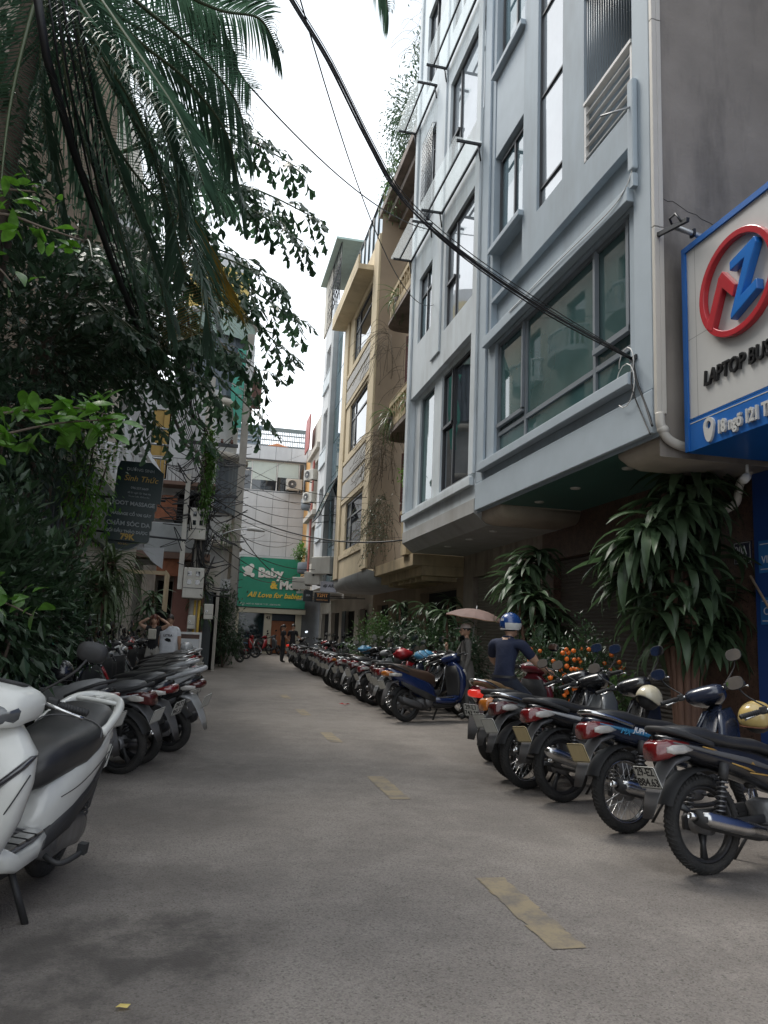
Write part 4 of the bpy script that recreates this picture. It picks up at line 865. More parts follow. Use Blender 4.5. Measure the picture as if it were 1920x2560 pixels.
for (t, uu, vv, s_, mm) in (('DƯỠNG SINH', 304, 1021, .075, M_MW), ('Sinh Thức', 306, 1043, .14, M_MY), ('096.257.6669', 305, 1060, .055, M_MW), ('Số 31 ngõ 121 Thái Hà', 305, 1070, .042, M_MW), ('Trung Liệt, Đống Đa', 305, 1078, .042, M_MW)):
    ob('board_lettering', text_mb(t, s_, lambda a, b_, c_: (PMs(uu, vv, 0)[0]+a, 14.0-.101-c_, PMs(uu, vv, 0)[2]+b_-a*T), align='CENTER', ext=.008, shear=.25 if s_ > .1 else 0), mm, b0)
ob('post', MB().tube([(-2.3, 14.05, 3.6), (-.9, 14.05, 3.6)], .025, 6).tube([(-2.3, 14.05, 3.0), (-.5, 14.05, 2.92)], .02, 6), M_STEELD, ms)
# white and tan shop boards sticking out below it
o = ob('white_box_sign', MB().prism([(-1.45, 2.95), (-1.0, 2.97), (-1.0, 2.55), (-1.2, 2.68)], PY(16.4), 0, .14), M_WPLAS); tag(o, 'white wedge-shaped box sign under the massage sign boards', 'sign')
m = MB(); m.bx(-1.0, -.97, 17.4, 18.6, 1.75, 2.6)
for k in range(10): m.bx(-.972, -.955, 17.44+k*.12, 17.5+k*.12, 1.72, 2.58)
m.bx(-2.3, -1.0, 17.45, 17.5, 2.5, 2.58); o = ob('tan_awning', m, pm('tan_corrugated', (.48,.38,.24), .6)); tag(o, 'tan ribbed side awning board on the cream shop house', 'awning')
# white leaning steel frame above the cream house
sf = thing('steel_frame', (-1.6, 19, 4.6), 'white leaning steel frame above the cream shop house', 'frame')
for (a, b) in (((275, 905), (345, 1030)), ((268, 900), (275, 1000))): ob('post', MB().tube([at(*a, 19.0), at(*b, 19.0)], .09, 4, smooth=False), M_WPLAS, sf)
for v in (920, 955, 985): ob('bar', MB().tube([at(300, v, 19.0), at(365, v+8, 19.0)], .03, 6), M_STEEL, sf)

oh = thing('curved_balcony_house', (-4, 27, 0), 'cream house with rounded balconies set back behind the trees', 'house')
P = PX(-3.4, 1); hl = [(y0, y0+1.6, z0, z0+2.3, .2) for y0 in (22.0, 26.2, 30.6) for z0 in (5.6, 9.3, 13.0)]
m = MB(); facade(m, P, 20.2, 35, 0, 17, hl, back=1); m.add([(-3.4,20.2,0),(-9,20.2,0),(-9,20.2,17),(-3.4,20.2,17)], [(0,1,2,3)], 2); m.add([(-3.4,35,0),(-9,35,0),(-9,35,17),(-3.4,35,17)], [(0,1,2,3)]); m.add([(-3.4,20.2,17),(-9,20.2,17),(-9,35,17),(-3.4,35,17)], [(0,1,2,3)]); ob('wall', m, [M_CREAM, M_GDARK, M_BROWNW], oh)
bme = None
for z0 in (5.3, 9.0, 12.7):
    for yc in (23.2, 27.4, 31.8):
        n = 16; arc = [(-3.4+.9*math.sin(math.pi*k/n), yc-1.5*math.cos(math.pi*k/n)) for k in range(n+1)]
        ob('balcony_slab', MB().prism(arc, lambda u, v, w_: (u, v, w_), z0, z0+.22), M_WPLAS, oh); ob('balcony_rail', MB().tube([(x-.05, y, z0+1.0) for x, y in arc], .06, 6), M_WPLAS, oh)
        for k in range(1, n):
            if bme is None: bo = ob('baluster', MB().lathe([(.05, 0), (.05, .05), (.03, .1), (.06, .28), (.03, .5), (.05, .66), (.05, .74)], n=8), M_WPLAS); bo.parent = oh; bme = bo.data
            else: bo = inst(bme, 'baluster', oh)
            bo.location = Vector((arc[k][0]-.05, arc[k][1], z0+.22))-ORG[oh.name]
# apartment block with yellow shutters
h2 = thing('white_apartment_block', (-2.5, 27, 0), 'white apartment block with yellow shutters and pink ground floor columns', 'apartment block')
P = PY(26.5)
m = MB(); facade(m, P, -7, -.15, 3.6, 9.6, [(-2.35, -1.75, 6.3, 8.7, .3), (-1.4, -.55, 4.2, 5.9, .5)], back=1); m.add([(-.15,26.5,3.6),(-.15,30,3.6),(-.15,30,9.6),(-.15,26.5,9.6)], [(0,1,2,3)]); m.add([(-7,26.5,9.6),(-.15,26.5,9.6),(-.15,30,9.6),(-7,30,9.6)], [(0,1,2,3)]); ob('wall', m, [M_WPLAS, M_DARK], h2)
ob('shutter', MB().pbox(P, -2.33, -2.0, 6.33, 8.67, -.1, -.05), pm('yellow_shutter', (.42,.27,.07), .6), h2); ob('shutter', MB().pbox(P, -1.98, -1.8, 6.33, 8.67, .0, .05), MATS['yellow_shutter'], h2)
ob('floor_band', MB().pbox(P, -6, -.1, 6.0, 6.12, .002, .8).pbox(P, -6, -.1, 3.55, 3.75, .002, 1.0), pm('brown_band', (.22,.14,.11), .8), h2)
m = MB()
for k in range(30): m.tube([P(-4+k*.13, 6.12, .75), P(-4+k*.13, 6.9, .75)], .01, 4)
m.tube([P(-4, 6.9, .75), P(-.1, 6.9, .75)], .02, 4); ob('balcony_rail', m, M_STEEL, h2)
ob('orange_screen', MB().pbox(P, -2.0, -1.3, 4.9, 5.7, .3, .34).pbox(P, -1.75, -.95, 3.0, 3.6, .8, .84), pm('terracotta_screen', (.33,.12,.06), .7, var=.25, vs=8), h2)
ob('lower_balcony_box', MB().pbox(P, -2.2, -.1, 3.76, 4.7, .3, .95), pm('pale_balcony', (.40,.42,.43), .8), h2, bevel=.02)
m = MB(); facade(m, PY(26.7), -7, .3, 0, 3.6, [(-1.75, -1.25, 0, 2.9, .6), (-.35, .2, 0, 2.6, .6)], back=1); ob('ground_floor_wall', m, [M_CREAM, M_DARK], h2)
ob('pink_column', MB().bx(-1.2, -.5, 26.2, 26.69, 0, 3.1).bx(-1.25, -.45, 26.15, 26.69, 3.1, 3.35), M_PINK, h2); ob('dark_door', MB().bx(-.45, .1, 26.4, 26.66, .05, 2.6), pm('dark_slate_door', (.035,.045,.05), .5), h2)
ob('rough_pillar', MB().bx(-2.15, -1.75, 25.6, 26.2, 0, 3.3), M_MARBLE, h2)
# rounded tower block with corrugated balcony skirts
tw = thing('round_balcony_tower', (0, 32, 0), 'rounded balcony tower with corrugated skirts rising behind the tree', 'apartment block')
cx, cy, rad = -.62, 32.4, 1.5
ob('shaft', MB().lathe([(rad-.25, 0), (rad-.25, 17.0)], (cx, cy, 0), (0,0,1), 32), M_WPLAS, tw)
def skirt(z0, z1, r_, m_, name, n=72):
    mm = MB(); vs = []
    for i in range(n):
        a = 2*math.pi*i/n; q = r_+(.03 if i % 2 else 0)
        vs += [(cx+q*math.cos(a), cy+q*math.sin(a), z0), (cx+q*math.cos(a), cy+q*math.sin(a), z1)]
    mm.add(vs, [(2*i, 2*((i+1) % n), 2*((i+1) % n)+1, 2*i+1) for i in range(n)]); return ob(name, mm, m_, tw)
skirt(10.8, 13.7, rad-.02, M_CORR, 'corrugated_skirt'); skirt(13.3, 14.2, rad+.15, M_CORRG, 'green_skirt'); skirt(6.0, 8.3, rad-.15, M_CORR, 'corrugated_skirt')
for z in (10.4, 8.2, 4.6, 14.2): ob('slab', MB().lathe([(0, 0), (rad+.25, 0), (rad+.28, .12), (rad+.2, .24), (0, .24)], (cx, cy, z), (0,0,1), 32), M_CREAM if z < 12 else M_WPLAS, tw)
ob('upper_wall', MB().lathe([(rad-.2, 14.4), (rad-.2, 16.4)], (cx, cy, 0), (0,0,1), 24), pm('yellow_rail', (.58,.44,.14), .7), tw)
m = MB(); m.bx(.72, 1.0, 30.9, 31.3, 0, 13.5); ob('corner_column', m, M_CONC, tw)
m = MB()
for k in range(34): m.tube([(1.0, 31.0, 3+k*.3), (1.2, 31.0, 3.05+k*.3)], .012, 4)
ob('spikes', m, M_STEELD, tw)
m = MB(); vs = []
for i in range(9):
    z = 12.8-i*.42; vs += [(.34+.12*math.sin(i*1.1)-i*.01, 30.9, z), (.70, 30.85+.05*math.cos(i*2), z)]
m.add(vs, [(2*i, 2*i+1, 2*i+3, 2*i+2) for i in range(8)], 0, True); ob('green_tarp', m, pm('green_tarp', (.10,.42,.33), .6, sub=.3), tw)
ob('window_box', MB().bx(1.05, 1.45, 31.2, 31.9, 10.6, 11.7).bx(1.02, 1.10, 31.0, 31.3, 10.2, 12.0), pm('brown_box', (.16,.085,.07), .7), tw)
ob('upper_window', MB().bx(.72, 1.05, 30.86, 30.899, 11.3, 13.0), M_WPLAS, tw)
m = MB(); m.bx(-.2, .95, 33, 47, 0, 6.5); ob('rear_wing', m, M_CREAM, tw); ob('shop_opening', MB().bx(.952, .98, 34, 46.5, .05, 2.8), M_DARK, tw); ob('awning', MB().bx(.95, 1.15, 33.5, 40, 2.9, 2.98), M_CORR, tw); ob('dark_shop_opening', MB().bx(-.6, .7, 30.7, 30.78, .05, 2.7), M_DARK, tw); ob('lintel', MB().bx(-.7, .72, 30.6, 30.85, 2.72, 3.3), M_WPLAS, tw)

# utility pole with meter boxes
po = thing('utility_pole', (-.45, 24, 0), 'concrete utility pole with electricity meter boxes and cable tangle', 'utility pole')
ob('shaft', MB().lathe([(.17, 0), (.11, 9.2), (0, 9.2)], (-.45, 24, 0), (0,0,1), 14), M_CONC, po)
for (x0, x1, z0, z1) in ((-.78, -.28, 4.0, 4.95), (-.82, -.22, 2.25, 3.15), (-.15, .12, 1.65, 2.1), (-.60, -.38, 1.35, 1.75)):
    mb_ = ob('meter_box', MB().bx(x0, x1, 23.55, 23.85, z0, z1), M_ACW, po, bevel=.02); w_ = x1-x0
    k = 2 if w_ > .4 else 1
    for i in range(k):
        for j in range(2 if w_ > .4 else 1):
            u = x0+w_*(.2+.4*i); ob('meter_window', MB().bx(u, u+w_*.2, 23.535, 23.549, z0+(z1-z0)*(.45+.28*j), z0+(z1-z0)*(.6+.28*j)), M_GDARK, mb_)
    ob('lid_line', MB().bx(x0+.02, x1-.02, 23.542, 23.549, z0+(z1-z0)*.32, z0+(z1-z0)*.34), M_PLASTD if False else M_FRAME, mb_)
ob('duct', MB().bx(-.98, -.84, 23.7, 23.85, 2.5, 6.0), M_ACW, po); ob('yellow_conduit', MB().tube([(-.3, 23.8, .3), (-.3, 23.8, 2.2)], .04, 8).tube([(-.42, 23.8, .5), (-.42, 23.8, 2.2)], .035, 8), pm('yellow_pvc', (.5,.33,.06), .5), po)
ob('crossarm', MB().bx(-1.3, .5, 23.9, 24.0, 7.0, 7.1).bx(-1.0, .6, 23.9, 24.0, 5.4, 5.48), M_STEELD, po)
for k in range(6): ob('insulator', MB().lathe([(0,0),(.04,0),(.055,.05),(.03,.09),(.045,.13),(0,.15)], (-1.2+k*.3, 23.95, 7.1), (0,0,1), 10), pm('brown_ceramic', (.10,.04,.03), .25), po)
# lamp on its arm
lp = thing('street_lamp', (.2, 24, 4.6), 'white street lamp head on a curved arm by the utility pole', 'street lamp')
ob('arm', MB().tube(spline([(-.4, 24, 3.9), (0, 23.95, 4.15), (.6, 23.9, 4.4), (1.0, 23.9, 4.45)], 5), .02, 6), M_STEEL, lp); ob('head', MB().loft([((.95,23.9,4.45), .05, .04, 2.5), ((1.15,23.9,4.47), .11, .06, 2.5), ((1.4,23.9,4.44), .10, .05, 2.5), ((1.5,23.9,4.42), .04, .02, 2.5)], n=12), M_LOUV, lp)
# A-board sign
ab = thing('a_board', (-.42, 19.6, 0), 'white A-frame pavement sign beyond the left row of bikes', 'sign')
m = MB(); PA = PY(19.6)
for u in (-.72, -.18): m.pbox(PA, u, u+.05, 0, 1.28, 0, .04)
m.pbox(PA, -.67, -.18, 1.23, 1.28, 0, .04); m.pbox(PA, -.67, -.18, .15, .2, 0, .04); ob('frame', m, M_LOUV, ab); ob('panel', MB().pbox(PA, -.665, -.185, .2, 1.12, .005, .03), M_WPLAS, ab)
ob('lettering', text_mb('STILL', .11, lambda a, b_, c_: PA(-.62+a, .92+b_, .031+c_), ext=.004), M_DARK, ab); ob('header_strip', MB().pbox(PA, -.665, -.185, 1.125, 1.225, .005, .03), pm('brown_strip', (.08,.04,.03), .6), ab)

# ---- small things on the right houses
def ac(loc, rz, label, s=1.0, fan=True):
    a = thing('air_conditioner', loc, label, 'air conditioner', 'outdoor air conditioner units', rz); ORG[a.name] = Vector((0,0,0)); a.scale = (s, s, s)
    ob('case', MB().bx(-.40, .40, -.15, .15, 0, .56), M_ACW, a, bevel=.02)
    if fan:
        ob('fan_grille', MB().lathe([(.235, 0), (.235, .02), (.21, .02), (.21, 0)], (-.1, -.151, .28), (0,-1,0), 24, closed=True), M_ACW, a); ob('fan', MB().lathe([(0, .012), (.21, .004)], (-.1, -.151, .28), (0,-1,0), 20), M_PLAST if 'M_PLAST' in globals() else M_FRAME, a)
        g_ = MB()
        for k in range(5): g_.lathe([(.04+.036*k, .014), (.044+.036*k, .02)], (-.1, -.151, .28), (0,-1,0), 20)
        ob('fan_guard', g_, M_LOUV, a); ob('hub', MB().lathe([(0,.024),(.05,.024),(.05,.0)], (-.1,-.151,.28), (0,-1,0), 12), M_LOUV, a)
    for q in (-.3, .3): ob('bracket', MB().bx(q-.02, q+.02, -.15, .35, -.05, -.002), M_STEELD, a)
ac((4.6, 47.55, 10.12), 0, 'white air conditioner with round fan under the upper window of the panel building', 1.25)
ac((4.75, 40.3, 8.2), R(-60), 'upper of two ivory air conditioners on the far red house'); ac((4.75, 40.2, 9.4), R(-60), 'topmost ivory air conditioner beside the red panel of the far house')
ac((4.70, 33.2, 3.9), R(-50), 'large ivory air conditioner beside the mustard house corner', 1.35, False); ac((4.35, 33.6, 3.45), R(-40), 'dirty ivory air conditioner below the larger one by the mustard house', 1.0, False); ac((4.1, 36.0, 3.35), R(-30), 'farther ivory air conditioner above the small black sign', 1.0, False)
def small_sign(x, Y, z, w_, h_, bgm, txt, tm, s_, label, sub=None, sh=0.0):
    t = thing('hanging_sign', (x, Y, z), label, 'sign'); Pq = PY(Y)
    ob('board', MB().pbox(Pq, x-w_/2, x+w_/2, z-h_/2, z+h_/2, 0, .12), bgm, t, bevel=.01)
    ob('lettering', text_mb(txt, s_, lambda a, b_, c_: Pq(x+a, z+b_-.02+(.05 if sub else 0), .121+c_), align='CENTER', ext=.01, offset=.004, shear=sh), tm, t)
    if sub: ob('small_lettering', text_mb(sub, s_*.32, lambda a, b_, c_: Pq(x+a, z+b_-.12, .121+c_), align='CENTER', ext=.006), tm, t)
    ob('hanger', MB().tube([(x+w_/2, Y, z), (6.5, Y, z+.05)], .02, 6), M_STEELD, t)
small_sign(4.62, 32.6, 2.86, .66, .42, pm('sign_black', (.01,.01,.011), .3), 'T2FIT', pm('sign_orange', (.75,.34,.10), .5), .20, 'small black hanging sign with orange letters on the right', 'PRIVATE FITNESS')
small_sign(4.86, 32.4, 3.32, .72, .44, pm('sign_grey', (.30,.30,.34), .4), 'dji ARS', M_DARK, .18, 'grey hanging sign with dark italic letters above the black one', None, .2)
small_sign(4.25, 34.5, 3.0, .42, .5, pm('sign_slate', (.012,.016,.022), .4), 'SPA', M_STEEL, .12, 'dark square hanging sign left of the black and orange one')
for (x, Y, z, c) in ((5.6, 33.2, 1.55, (.07,.02,.02)), (5.5, 38.0, 1.4, (.02,.03,.05))):
    o = ob('poster_panel', MB().pbox(PX(6.55), Y-.5, Y+.5, .5, 2.5, .002, .03), pm('poster_%d' % int(Y), c, .4, var=.6, vs=4)); tag(o, 'dark shop-front poster panel at %s' % ('the glass strip house' if Y < 35 else 'the far end of the right side'), 'poster')

# ================================================================== overhead cables
M_CAB = M_BLACK
def cable(pts, r_, label, n=8, mat=None):
    m = MB(); m.tube(pts, r_, 6); o = ob('cable', m, mat or M_CAB); tag(o, label, 'cable', 'overhead cables'); return o
anc = Vector((4.93, 8.32, 4.95)); A0 = Vector((.35, 6.5, 7.45))
bun = thing('cable_bundle', tuple(anc), 'thick black cable bundle sweeping down to the corner of the blue-grey house', 'cable bundle')
for k in range(6):
    r_ = random.Random(k); o0 = Vector((r_.uniform(-.05,.05), r_.uniform(-.05,.05), r_.uniform(-.05,.05)))
    jit = lambda q, s_=1.0: q+o0*s_*(2.2 if k > 3 else .8); pts = spline([jit(at(560, -130, 6.8)), jit(at(632, 0, 7.0)), jit(at(712, 132, 7.2)), jit(at(800, 308, 7.4)), jit(at(872, 428, 7.6), 1.2), jit(at(1000, 545, 7.9), 1.4), jit(at(1180, 668, 8.1), 1.4), anc+o0*.4], 5); ob('strand', MB().tube(pts, .0085 if k < 3 else .0055, 6), M_CAB, bun)
for k, (pa) in enumerate([[anc, (4.92,8.2,4.6), (4.93,8.05,4.3), (4.9,7.85,3.95)], [anc, (4.88,8.25,4.55), (4.9,8.1,4.2), (4.88,7.86,3.85)]]): ob('drop', MB().tube(spline(pa, 8), .014-.005*k, 6), M_CAB, bun)
for k in range(2):
    rr_ = .22+.06*k; ob('loop', MB().tube([anc+Vector((-.03-.02*k, .1+rr_*math.cos(a*.45)*.8, -.28*k+rr_*math.sin(a*.45)-.05)) for a in range(13)], .007, 5), M_LOUV, bun)
ob('bracket', MB().cbox(anc+Vector((.03,0,0)), (.06,.16,.06)), M_STEELD, bun)
cable(catenary((-.7, 8.2, 8.3), (4.9, 18.2, 12.0), .5, 24), .012, 'thin cable running from the left palm up to the white house')
cable(catenary((.35, 6.6, 7.6), (4.9, 17.5, 9.6), 1.0, 20), .008, 'thinnest cable crossing the sky between tree and white house')
cable(catenary((-.4, 24, 5.5), (4.94, 20.0, 3.95), .55, 24), .022, 'heavy cable sagging across the lane from pole to white house')
for k, (a, b, s_, r_) in enumerate([((-.4,24,6.2),(5.0,33,7.2),.5,.012), ((-.4,24,5.9),(5.0,36,7.0),.6,.012), ((-.4,24,5.3),(5.0,32,5.2),.4,.012), ((-.4,24,5.0),(4.6,46,6.6),.6,.015), ((-.4,24,4.6),(4.7,34,4.2),.5,.014), ((-.4,24,4.4),(5.0,36,3.9),.7,.014), ((-.4,24,4.9),(3.0,47.5,7.2),.5,.012), ((-.4,24,6.8),(4.9,46,9.0),.3,.010), ((1.0,33,7.5),(4.9,47,12.3),-.1,.010), ((.8,24.2,4.3),(4.9,40,4.5),.8,.016), ((-.4,24,4.1),(5.1,47.5,4.9),.9,.016), ((-.3,24,7.0),(5.0,25.2,6.0),.5,.010)]):
    cable(catenary(a, b, s_, 18), r_, '%s of the dark cables fanning out from the utility pole' % ORDN0[k] if 'ORDN0' in globals() else ['lowest','second','third','fourth','fifth','sixth','seventh','eighth','ninth','tenth','eleventh','twelfth'][k]+' of the dark cables fanning out from the utility pole')
cable([at(880, 1190-30, 20.0), at(700, 1170, 24), at(560, 1140, 24)], .004, 'faint cable near the mustard house')
tg = MB(); r_ = random.Random(5)
for k in range(84):
    z0 = r_.uniform(3.2, 7.2); a = Vector((-.45+r_.uniform(-.2,.2), 23.8+r_.uniform(-.2,.2), z0)); an = r_.uniform(0, 6.28); L_ = r_.uniform(.5, 1.6)
    b = a+Vector((math.cos(an)*L_, math.sin(an)*.4, r_.uniform(-1.2, .6))); pts = spline([a, a.lerp(b, .4)+Vector((r_.uniform(-.2,.2), 0, -r_.uniform(.1,.5))), b, b.lerp(a, .5)+Vector((0,-.1,-.4))], 6); tg.tube(pts, r_.choice((.010, .014, .018)), 5)
for k in range(14):
    a = Vector((-.45+r_.uniform(-.12,.12), 23.8, 7.2)); tg.tube(spline([a+Vector((-.8-k*.03, -4, 3.2+k*.1)), a+Vector((-.45, -1.6, .5)), a, (-.45+r_.uniform(-.2,.3), 23.75, 4.5), (-.4+r_.uniform(-.2,.3), 23.75, 2.6)], 7), .014, 5)
o = ob('cable_tangle', tg, M_CAB); o['kind'] = 'stuff'; tag(o, 'dense tangle of black cables wrapped round the utility pole', 'cables')
# power-line bundle in the top left corner
cable([at(75, -40, 5.5), at(100, 120, 5.8), at(160, 330, 6.5), at(240, 560, 8), at(330, 790, 11), at(400, 960, 16), (-.5, 23.8, 6.6)], .035, 'thick black cable bundle dropping behind the palm fronds on the left')
for k in range(5): cable([at(100+14*k, -40, 5.6), at(130+16*k, 160, 6.0), at(190+12*k, 420, 7), at(270+9*k, 640, 9), at(345+6*k, 800, 12), at(405+4*k, 950, 16), (-.5+.05*k, 23.8, 6.3-.2*k)], .010, ['leftmost','second','third','fourth','rightmost'][k]+' of the thin wires beside the thick bundle behind the palm')
# ================================================================== MOTORBIKES
# local frame: x forward, y left, z up, origin on the ground under the rear axle
def paintm(name, col, rough=.25, coat=.6): return pm('paint_'+name, col, rough, var=.06, vs=6, coat=coat, spec=.5, dirt=tuple(c*.6+.05 for c in col), ds=5, damt=.18)
C_BLK = paintm('black', (.012, .012, .014)); C_WHT = paintm('pearl_white', (.58, .58, .545)); C_RED = paintm('red', (.28, .012, .016)); C_MAR = paintm('maroon', (.10, .010, .016)); C_BLU = paintm('blue', (.008, .020, .080))
C_GRY = paintm('grey', (.10, .105, .11)); C_SIL = paintm('silver', (.34, .345, .35), .3); C_NVY = paintm('navy', (.018, .024, .045)); C_GRN = paintm('dark_green', (.02, .05, .035))
M_TYRE = pm('tyre_rubber', (.018, .0175, .017), .85, var=.25, vs=12, bump=.5, bs=60, dirt=(.07,.062,.055), ds=7, damt=.45)
M_SEAT = pm('black_vinyl', (.026, .026, .027), .36, var=.1, vs=8, bump=.06, bs=300, dirt=(.06,.055,.05), ds=4, damt=.25)
M_PLAST = pm('matt_black_plastic', (.022, .022, .023), .6, var=.15, vs=8, dirt=(.07,.062,.055), ds=5, damt=.35)
M_GREYP = pm('grey_plastic', (.085, .085, .088), .55, var=.1, vs=8, dirt=(.12,.10,.09), ds=5, damt=.3)
M_ALLOY = pm('cast_alloy', (.20, .20, .205), .38, metal=.7, var=.2, dirt=(.06,.055,.05), ds=8, damt=.5)
M_ALLOYB = pm('black_alloy', (.02, .02, .021), .4, var=.2, dirt=(.07,.06,.055), ds=8, damt=.4)
M_CHR = pm('worn_chrome', (.55, .55, .55), .2, metal=1.0, var=.15, dirt=(.2,.17,.14), ds=9, damt=.35)
M_LRED = pm('red_lens', (.13, .008, .009), .12, coat=.8, var=.12, vs=30)
M_LREDON = pm('lit_red_lens', (.2, .01, .01), .2, emit=(1.0, .05, .03), estr=.16)
M_LCLR = pm('clear_lens', (.42, .40, .37), .08, coat=.8, var=.25, vs=25)
M_LAMB = pm('amber_lens', (.45, .14, .02), .12, coat=.8, var=.12)
M_HEAD = pm('headlamp_glass', (.07, .075, .08), .05, ior=1.8, var=.3, vs=12)
M_MIRR = pm('mirror_glass', (.75, .78, .8), .03, metal=1.0, var=.02)
M_PLATE = pm('plate_white', (.55, .55, .51), .5, var=.05, dirt=(.3,.27,.22), ds=6, damt=.4); M_PLATEY = pm('plate_yellowed', (.52, .42, .22), .5, var=.05, dirt=(.3,.24,.14), ds=6, damt=.4)
M_PTXT = pm('plate_black', (.012,.012,.012), .5)
M_ENG = pm('engine_casting', (.16, .16, .165), .5, metal=.5, var=.25, vs=9, bump=.2, bs=40, dirt=(.05,.045,.04), ds=6, damt=.6)

def wheel(parent, x, Ro, wd, spokes, rim_m, front=False, tread=True):
    """rim (part) with tyre, hub, spokes as sub-parts, at axle x"""
    rt_ = .45*wd; Rr = Ro-wd*.78
    rim = MB(); rim.lathe([(Rr+.012, -wd*.34), (Rr-.012, -wd*.30), (Rr-.022, 0), (Rr-.012, wd*.30), (Rr+.012, wd*.34), (Rr-.004, wd*.24), (Rr-.012, 0), (Rr-.004, -wd*.24)], (x, 0, Ro), (0,1,0), 40, closed=True)
    wo = ob('wheel', rim, rim_m, parent)
    ty = MB(); prof = []
    for k in range(12):
        a = math.pi*(-.5+k/11)*1.28; prof.append((Ro-wd*.5+math.cos(a)*wd*.5, math.sin(a)*wd*.5))
    ty.lathe(prof, (x, 0, Ro), (0,1,0), 48, closed=True)
    if tread:
        for k in range(60):
            a = 2*math.pi*k/60
            for sgn in (-1, 1):
                pts = []
                for j, yy in enumerate((.05, .2, .36, .46)):
                    aa = a+j*.035+(.05 if sgn > 0 else 0); rr = Ro-wd*.5+math.sqrt(max(0, .25-yy*yy*.98))*wd+.002
                    pts.append((x+rr*math.cos(aa), sgn*yy*wd, Ro+rr*math.sin(aa)))
                ty.tube(pts, .0035, 4, 0, cap=False)
    ob('tyre', ty, M_TYRE, wo)
    h = MB(); h.lathe([(0, -.07), (.03, -.07), (.062, -.055), (.066, .05), (.035, .065), (0, .065)], (x, 0, Ro), (0,1,0), 20); h.lathe([(0,-.1),(.012,-.1),(.012,.1),(0,.1)], (x,0,Ro), (0,1,0), 8)
    ob('hub', h, M_ENG, wo)
    s = MB()
    if spokes == 'wire':
        for k in range(36):
            a = 2*math.pi*k/36; b = a+(.45 if k % 2 else -.45); sg = 1 if (k//2) % 2 else -1
            s.tube([(x+.06*math.cos(b), sg*.045, Ro+.06*math.sin(b)), (x+(Rr-.01)*math.cos(a), sg*.008, Ro+(Rr-.01)*math.sin(a))], .0022, 4, cap=False)
        ob('spokes', s, M_CHR, wo)
    else:
        for k in range(spokes):
            a = 2*math.pi*k/spokes+.3; d = Vector((math.cos(a), 0, math.sin(a))); t = Vector((-math.sin(a), 0, math.cos(a))); c = Vector((x, 0, Ro))
            s.loft([(c+d*.05+t*.0, .022, .026, 4), (c+d*(Rr*.55)+t*.012, .014, .016, 4), (c+d*(Rr-.01)+t*.03, .018, .024, 4)], A=(0,1,0), B=t, n=8)
        ob('spokes', s, rim_m, wo)
    return wo
def arc_fender(x, Ro, r, w_, a0, a1, n=12, th=.01, lip=.25):
    m = MB(); rows = []
    for i in range(n+1):
        a = a0+(a1-a0)*i/n; row = []
        for j in range(7):
            s_ = -1+2*j/6; rr = r-lip*w_*abs(s_)**2.2; row.append((x+rr*math.cos(a), s_*w_, Ro+rr*math.sin(a)))
        rows.append(row)
    vs = [p for q in rows for p in q]; fs = [(i*7+j, i*7+j+1, (i+1)*7+j+1, (i+1)*7+j) for i in range(n) for j in range(6)]
    m.add(vs, fs, 0, True); return m
def spring(p0, p1, r, turns, wr):
    m = MB(); p0, p1 = Vector(p0), Vector(p1); d = (p1-p0).normalized(); e1 = d.cross(Vector((0,1,0))).normalized(); e2 = d.cross(e1); n = turns*9
    m.tube([p0.lerp(p1, i/n)+e1*r*math.cos(2*math.pi*i/9)+e2*r*math.sin(2*math.pi*i/9) for i in range(n+1)], wr, 5); return m
def shock(root, p0, p1, col=None):
    p0, p1 = Vector(p0), Vector(p1); m = MB(); m.tube([p0, p1], .013, 8); m.tube([p0.lerp(p1, .72), p1], .03, 12); m.tube([p0, p0.lerp(p1, .1)], .026, 10)
    s = ob('shock_absorber', m, M_PLAST, root); ob('spring', spring(p0.lerp(p1, .1), p0.lerp(p1, .74), .03, 8, .0065), col or M_ALLOY, s)
def plate(root, c, tilt, lines=None, pmx=None, w_=.19, h_=.14, yaw=0):
    c = Vector(c); rot = Matrix.Rotation(yaw, 3, 'Z') @ Matrix.Rotation(tilt, 3, 'Y')
    PL = lambda u, v, w: tuple(c + rot @ Vector((-w, -u, v)))        # read from behind
    m = MB(); m.prism([(-w_/2+.012, -h_/2), (w_/2-.012, -h_/2), (w_/2, -h_/2+.012), (w_/2, h_/2-.012), (w_/2-.012, h_/2), (-w_/2+.012, h_/2), (-w_/2, h_/2-.012), (-w_/2, -h_/2+.012)], PL, 0, .004)
    po = ob('number_plate', m, pmx or M_PLATE, root)
    e = .004
    ob('plate_border', MB().ring_prism([(-w_/2+e, -h_/2+e), (w_/2-e, -h_/2+e), (w_/2-e, h_/2-e), (-w_/2+e, h_/2-e)], [(-w_/2+2*e, -h_/2+2*e), (w_/2-2*e, -h_/2+2*e), (w_/2-2*e, h_/2-2*e), (-w_/2+2*e, h_/2-2*e)], PL, .0041, .005), M_PTXT, po)
    if lines:
        for k, t in enumerate(lines):
            ob('plate_text', text_mb(t, .07, lambda u, v, w: PL(u, v+(.014 if k == 0 else -.052), w), align='CENTER', ext=.002, w0=.0041, squash=.92, offset=.0012), M_PTXT, po)
    return po
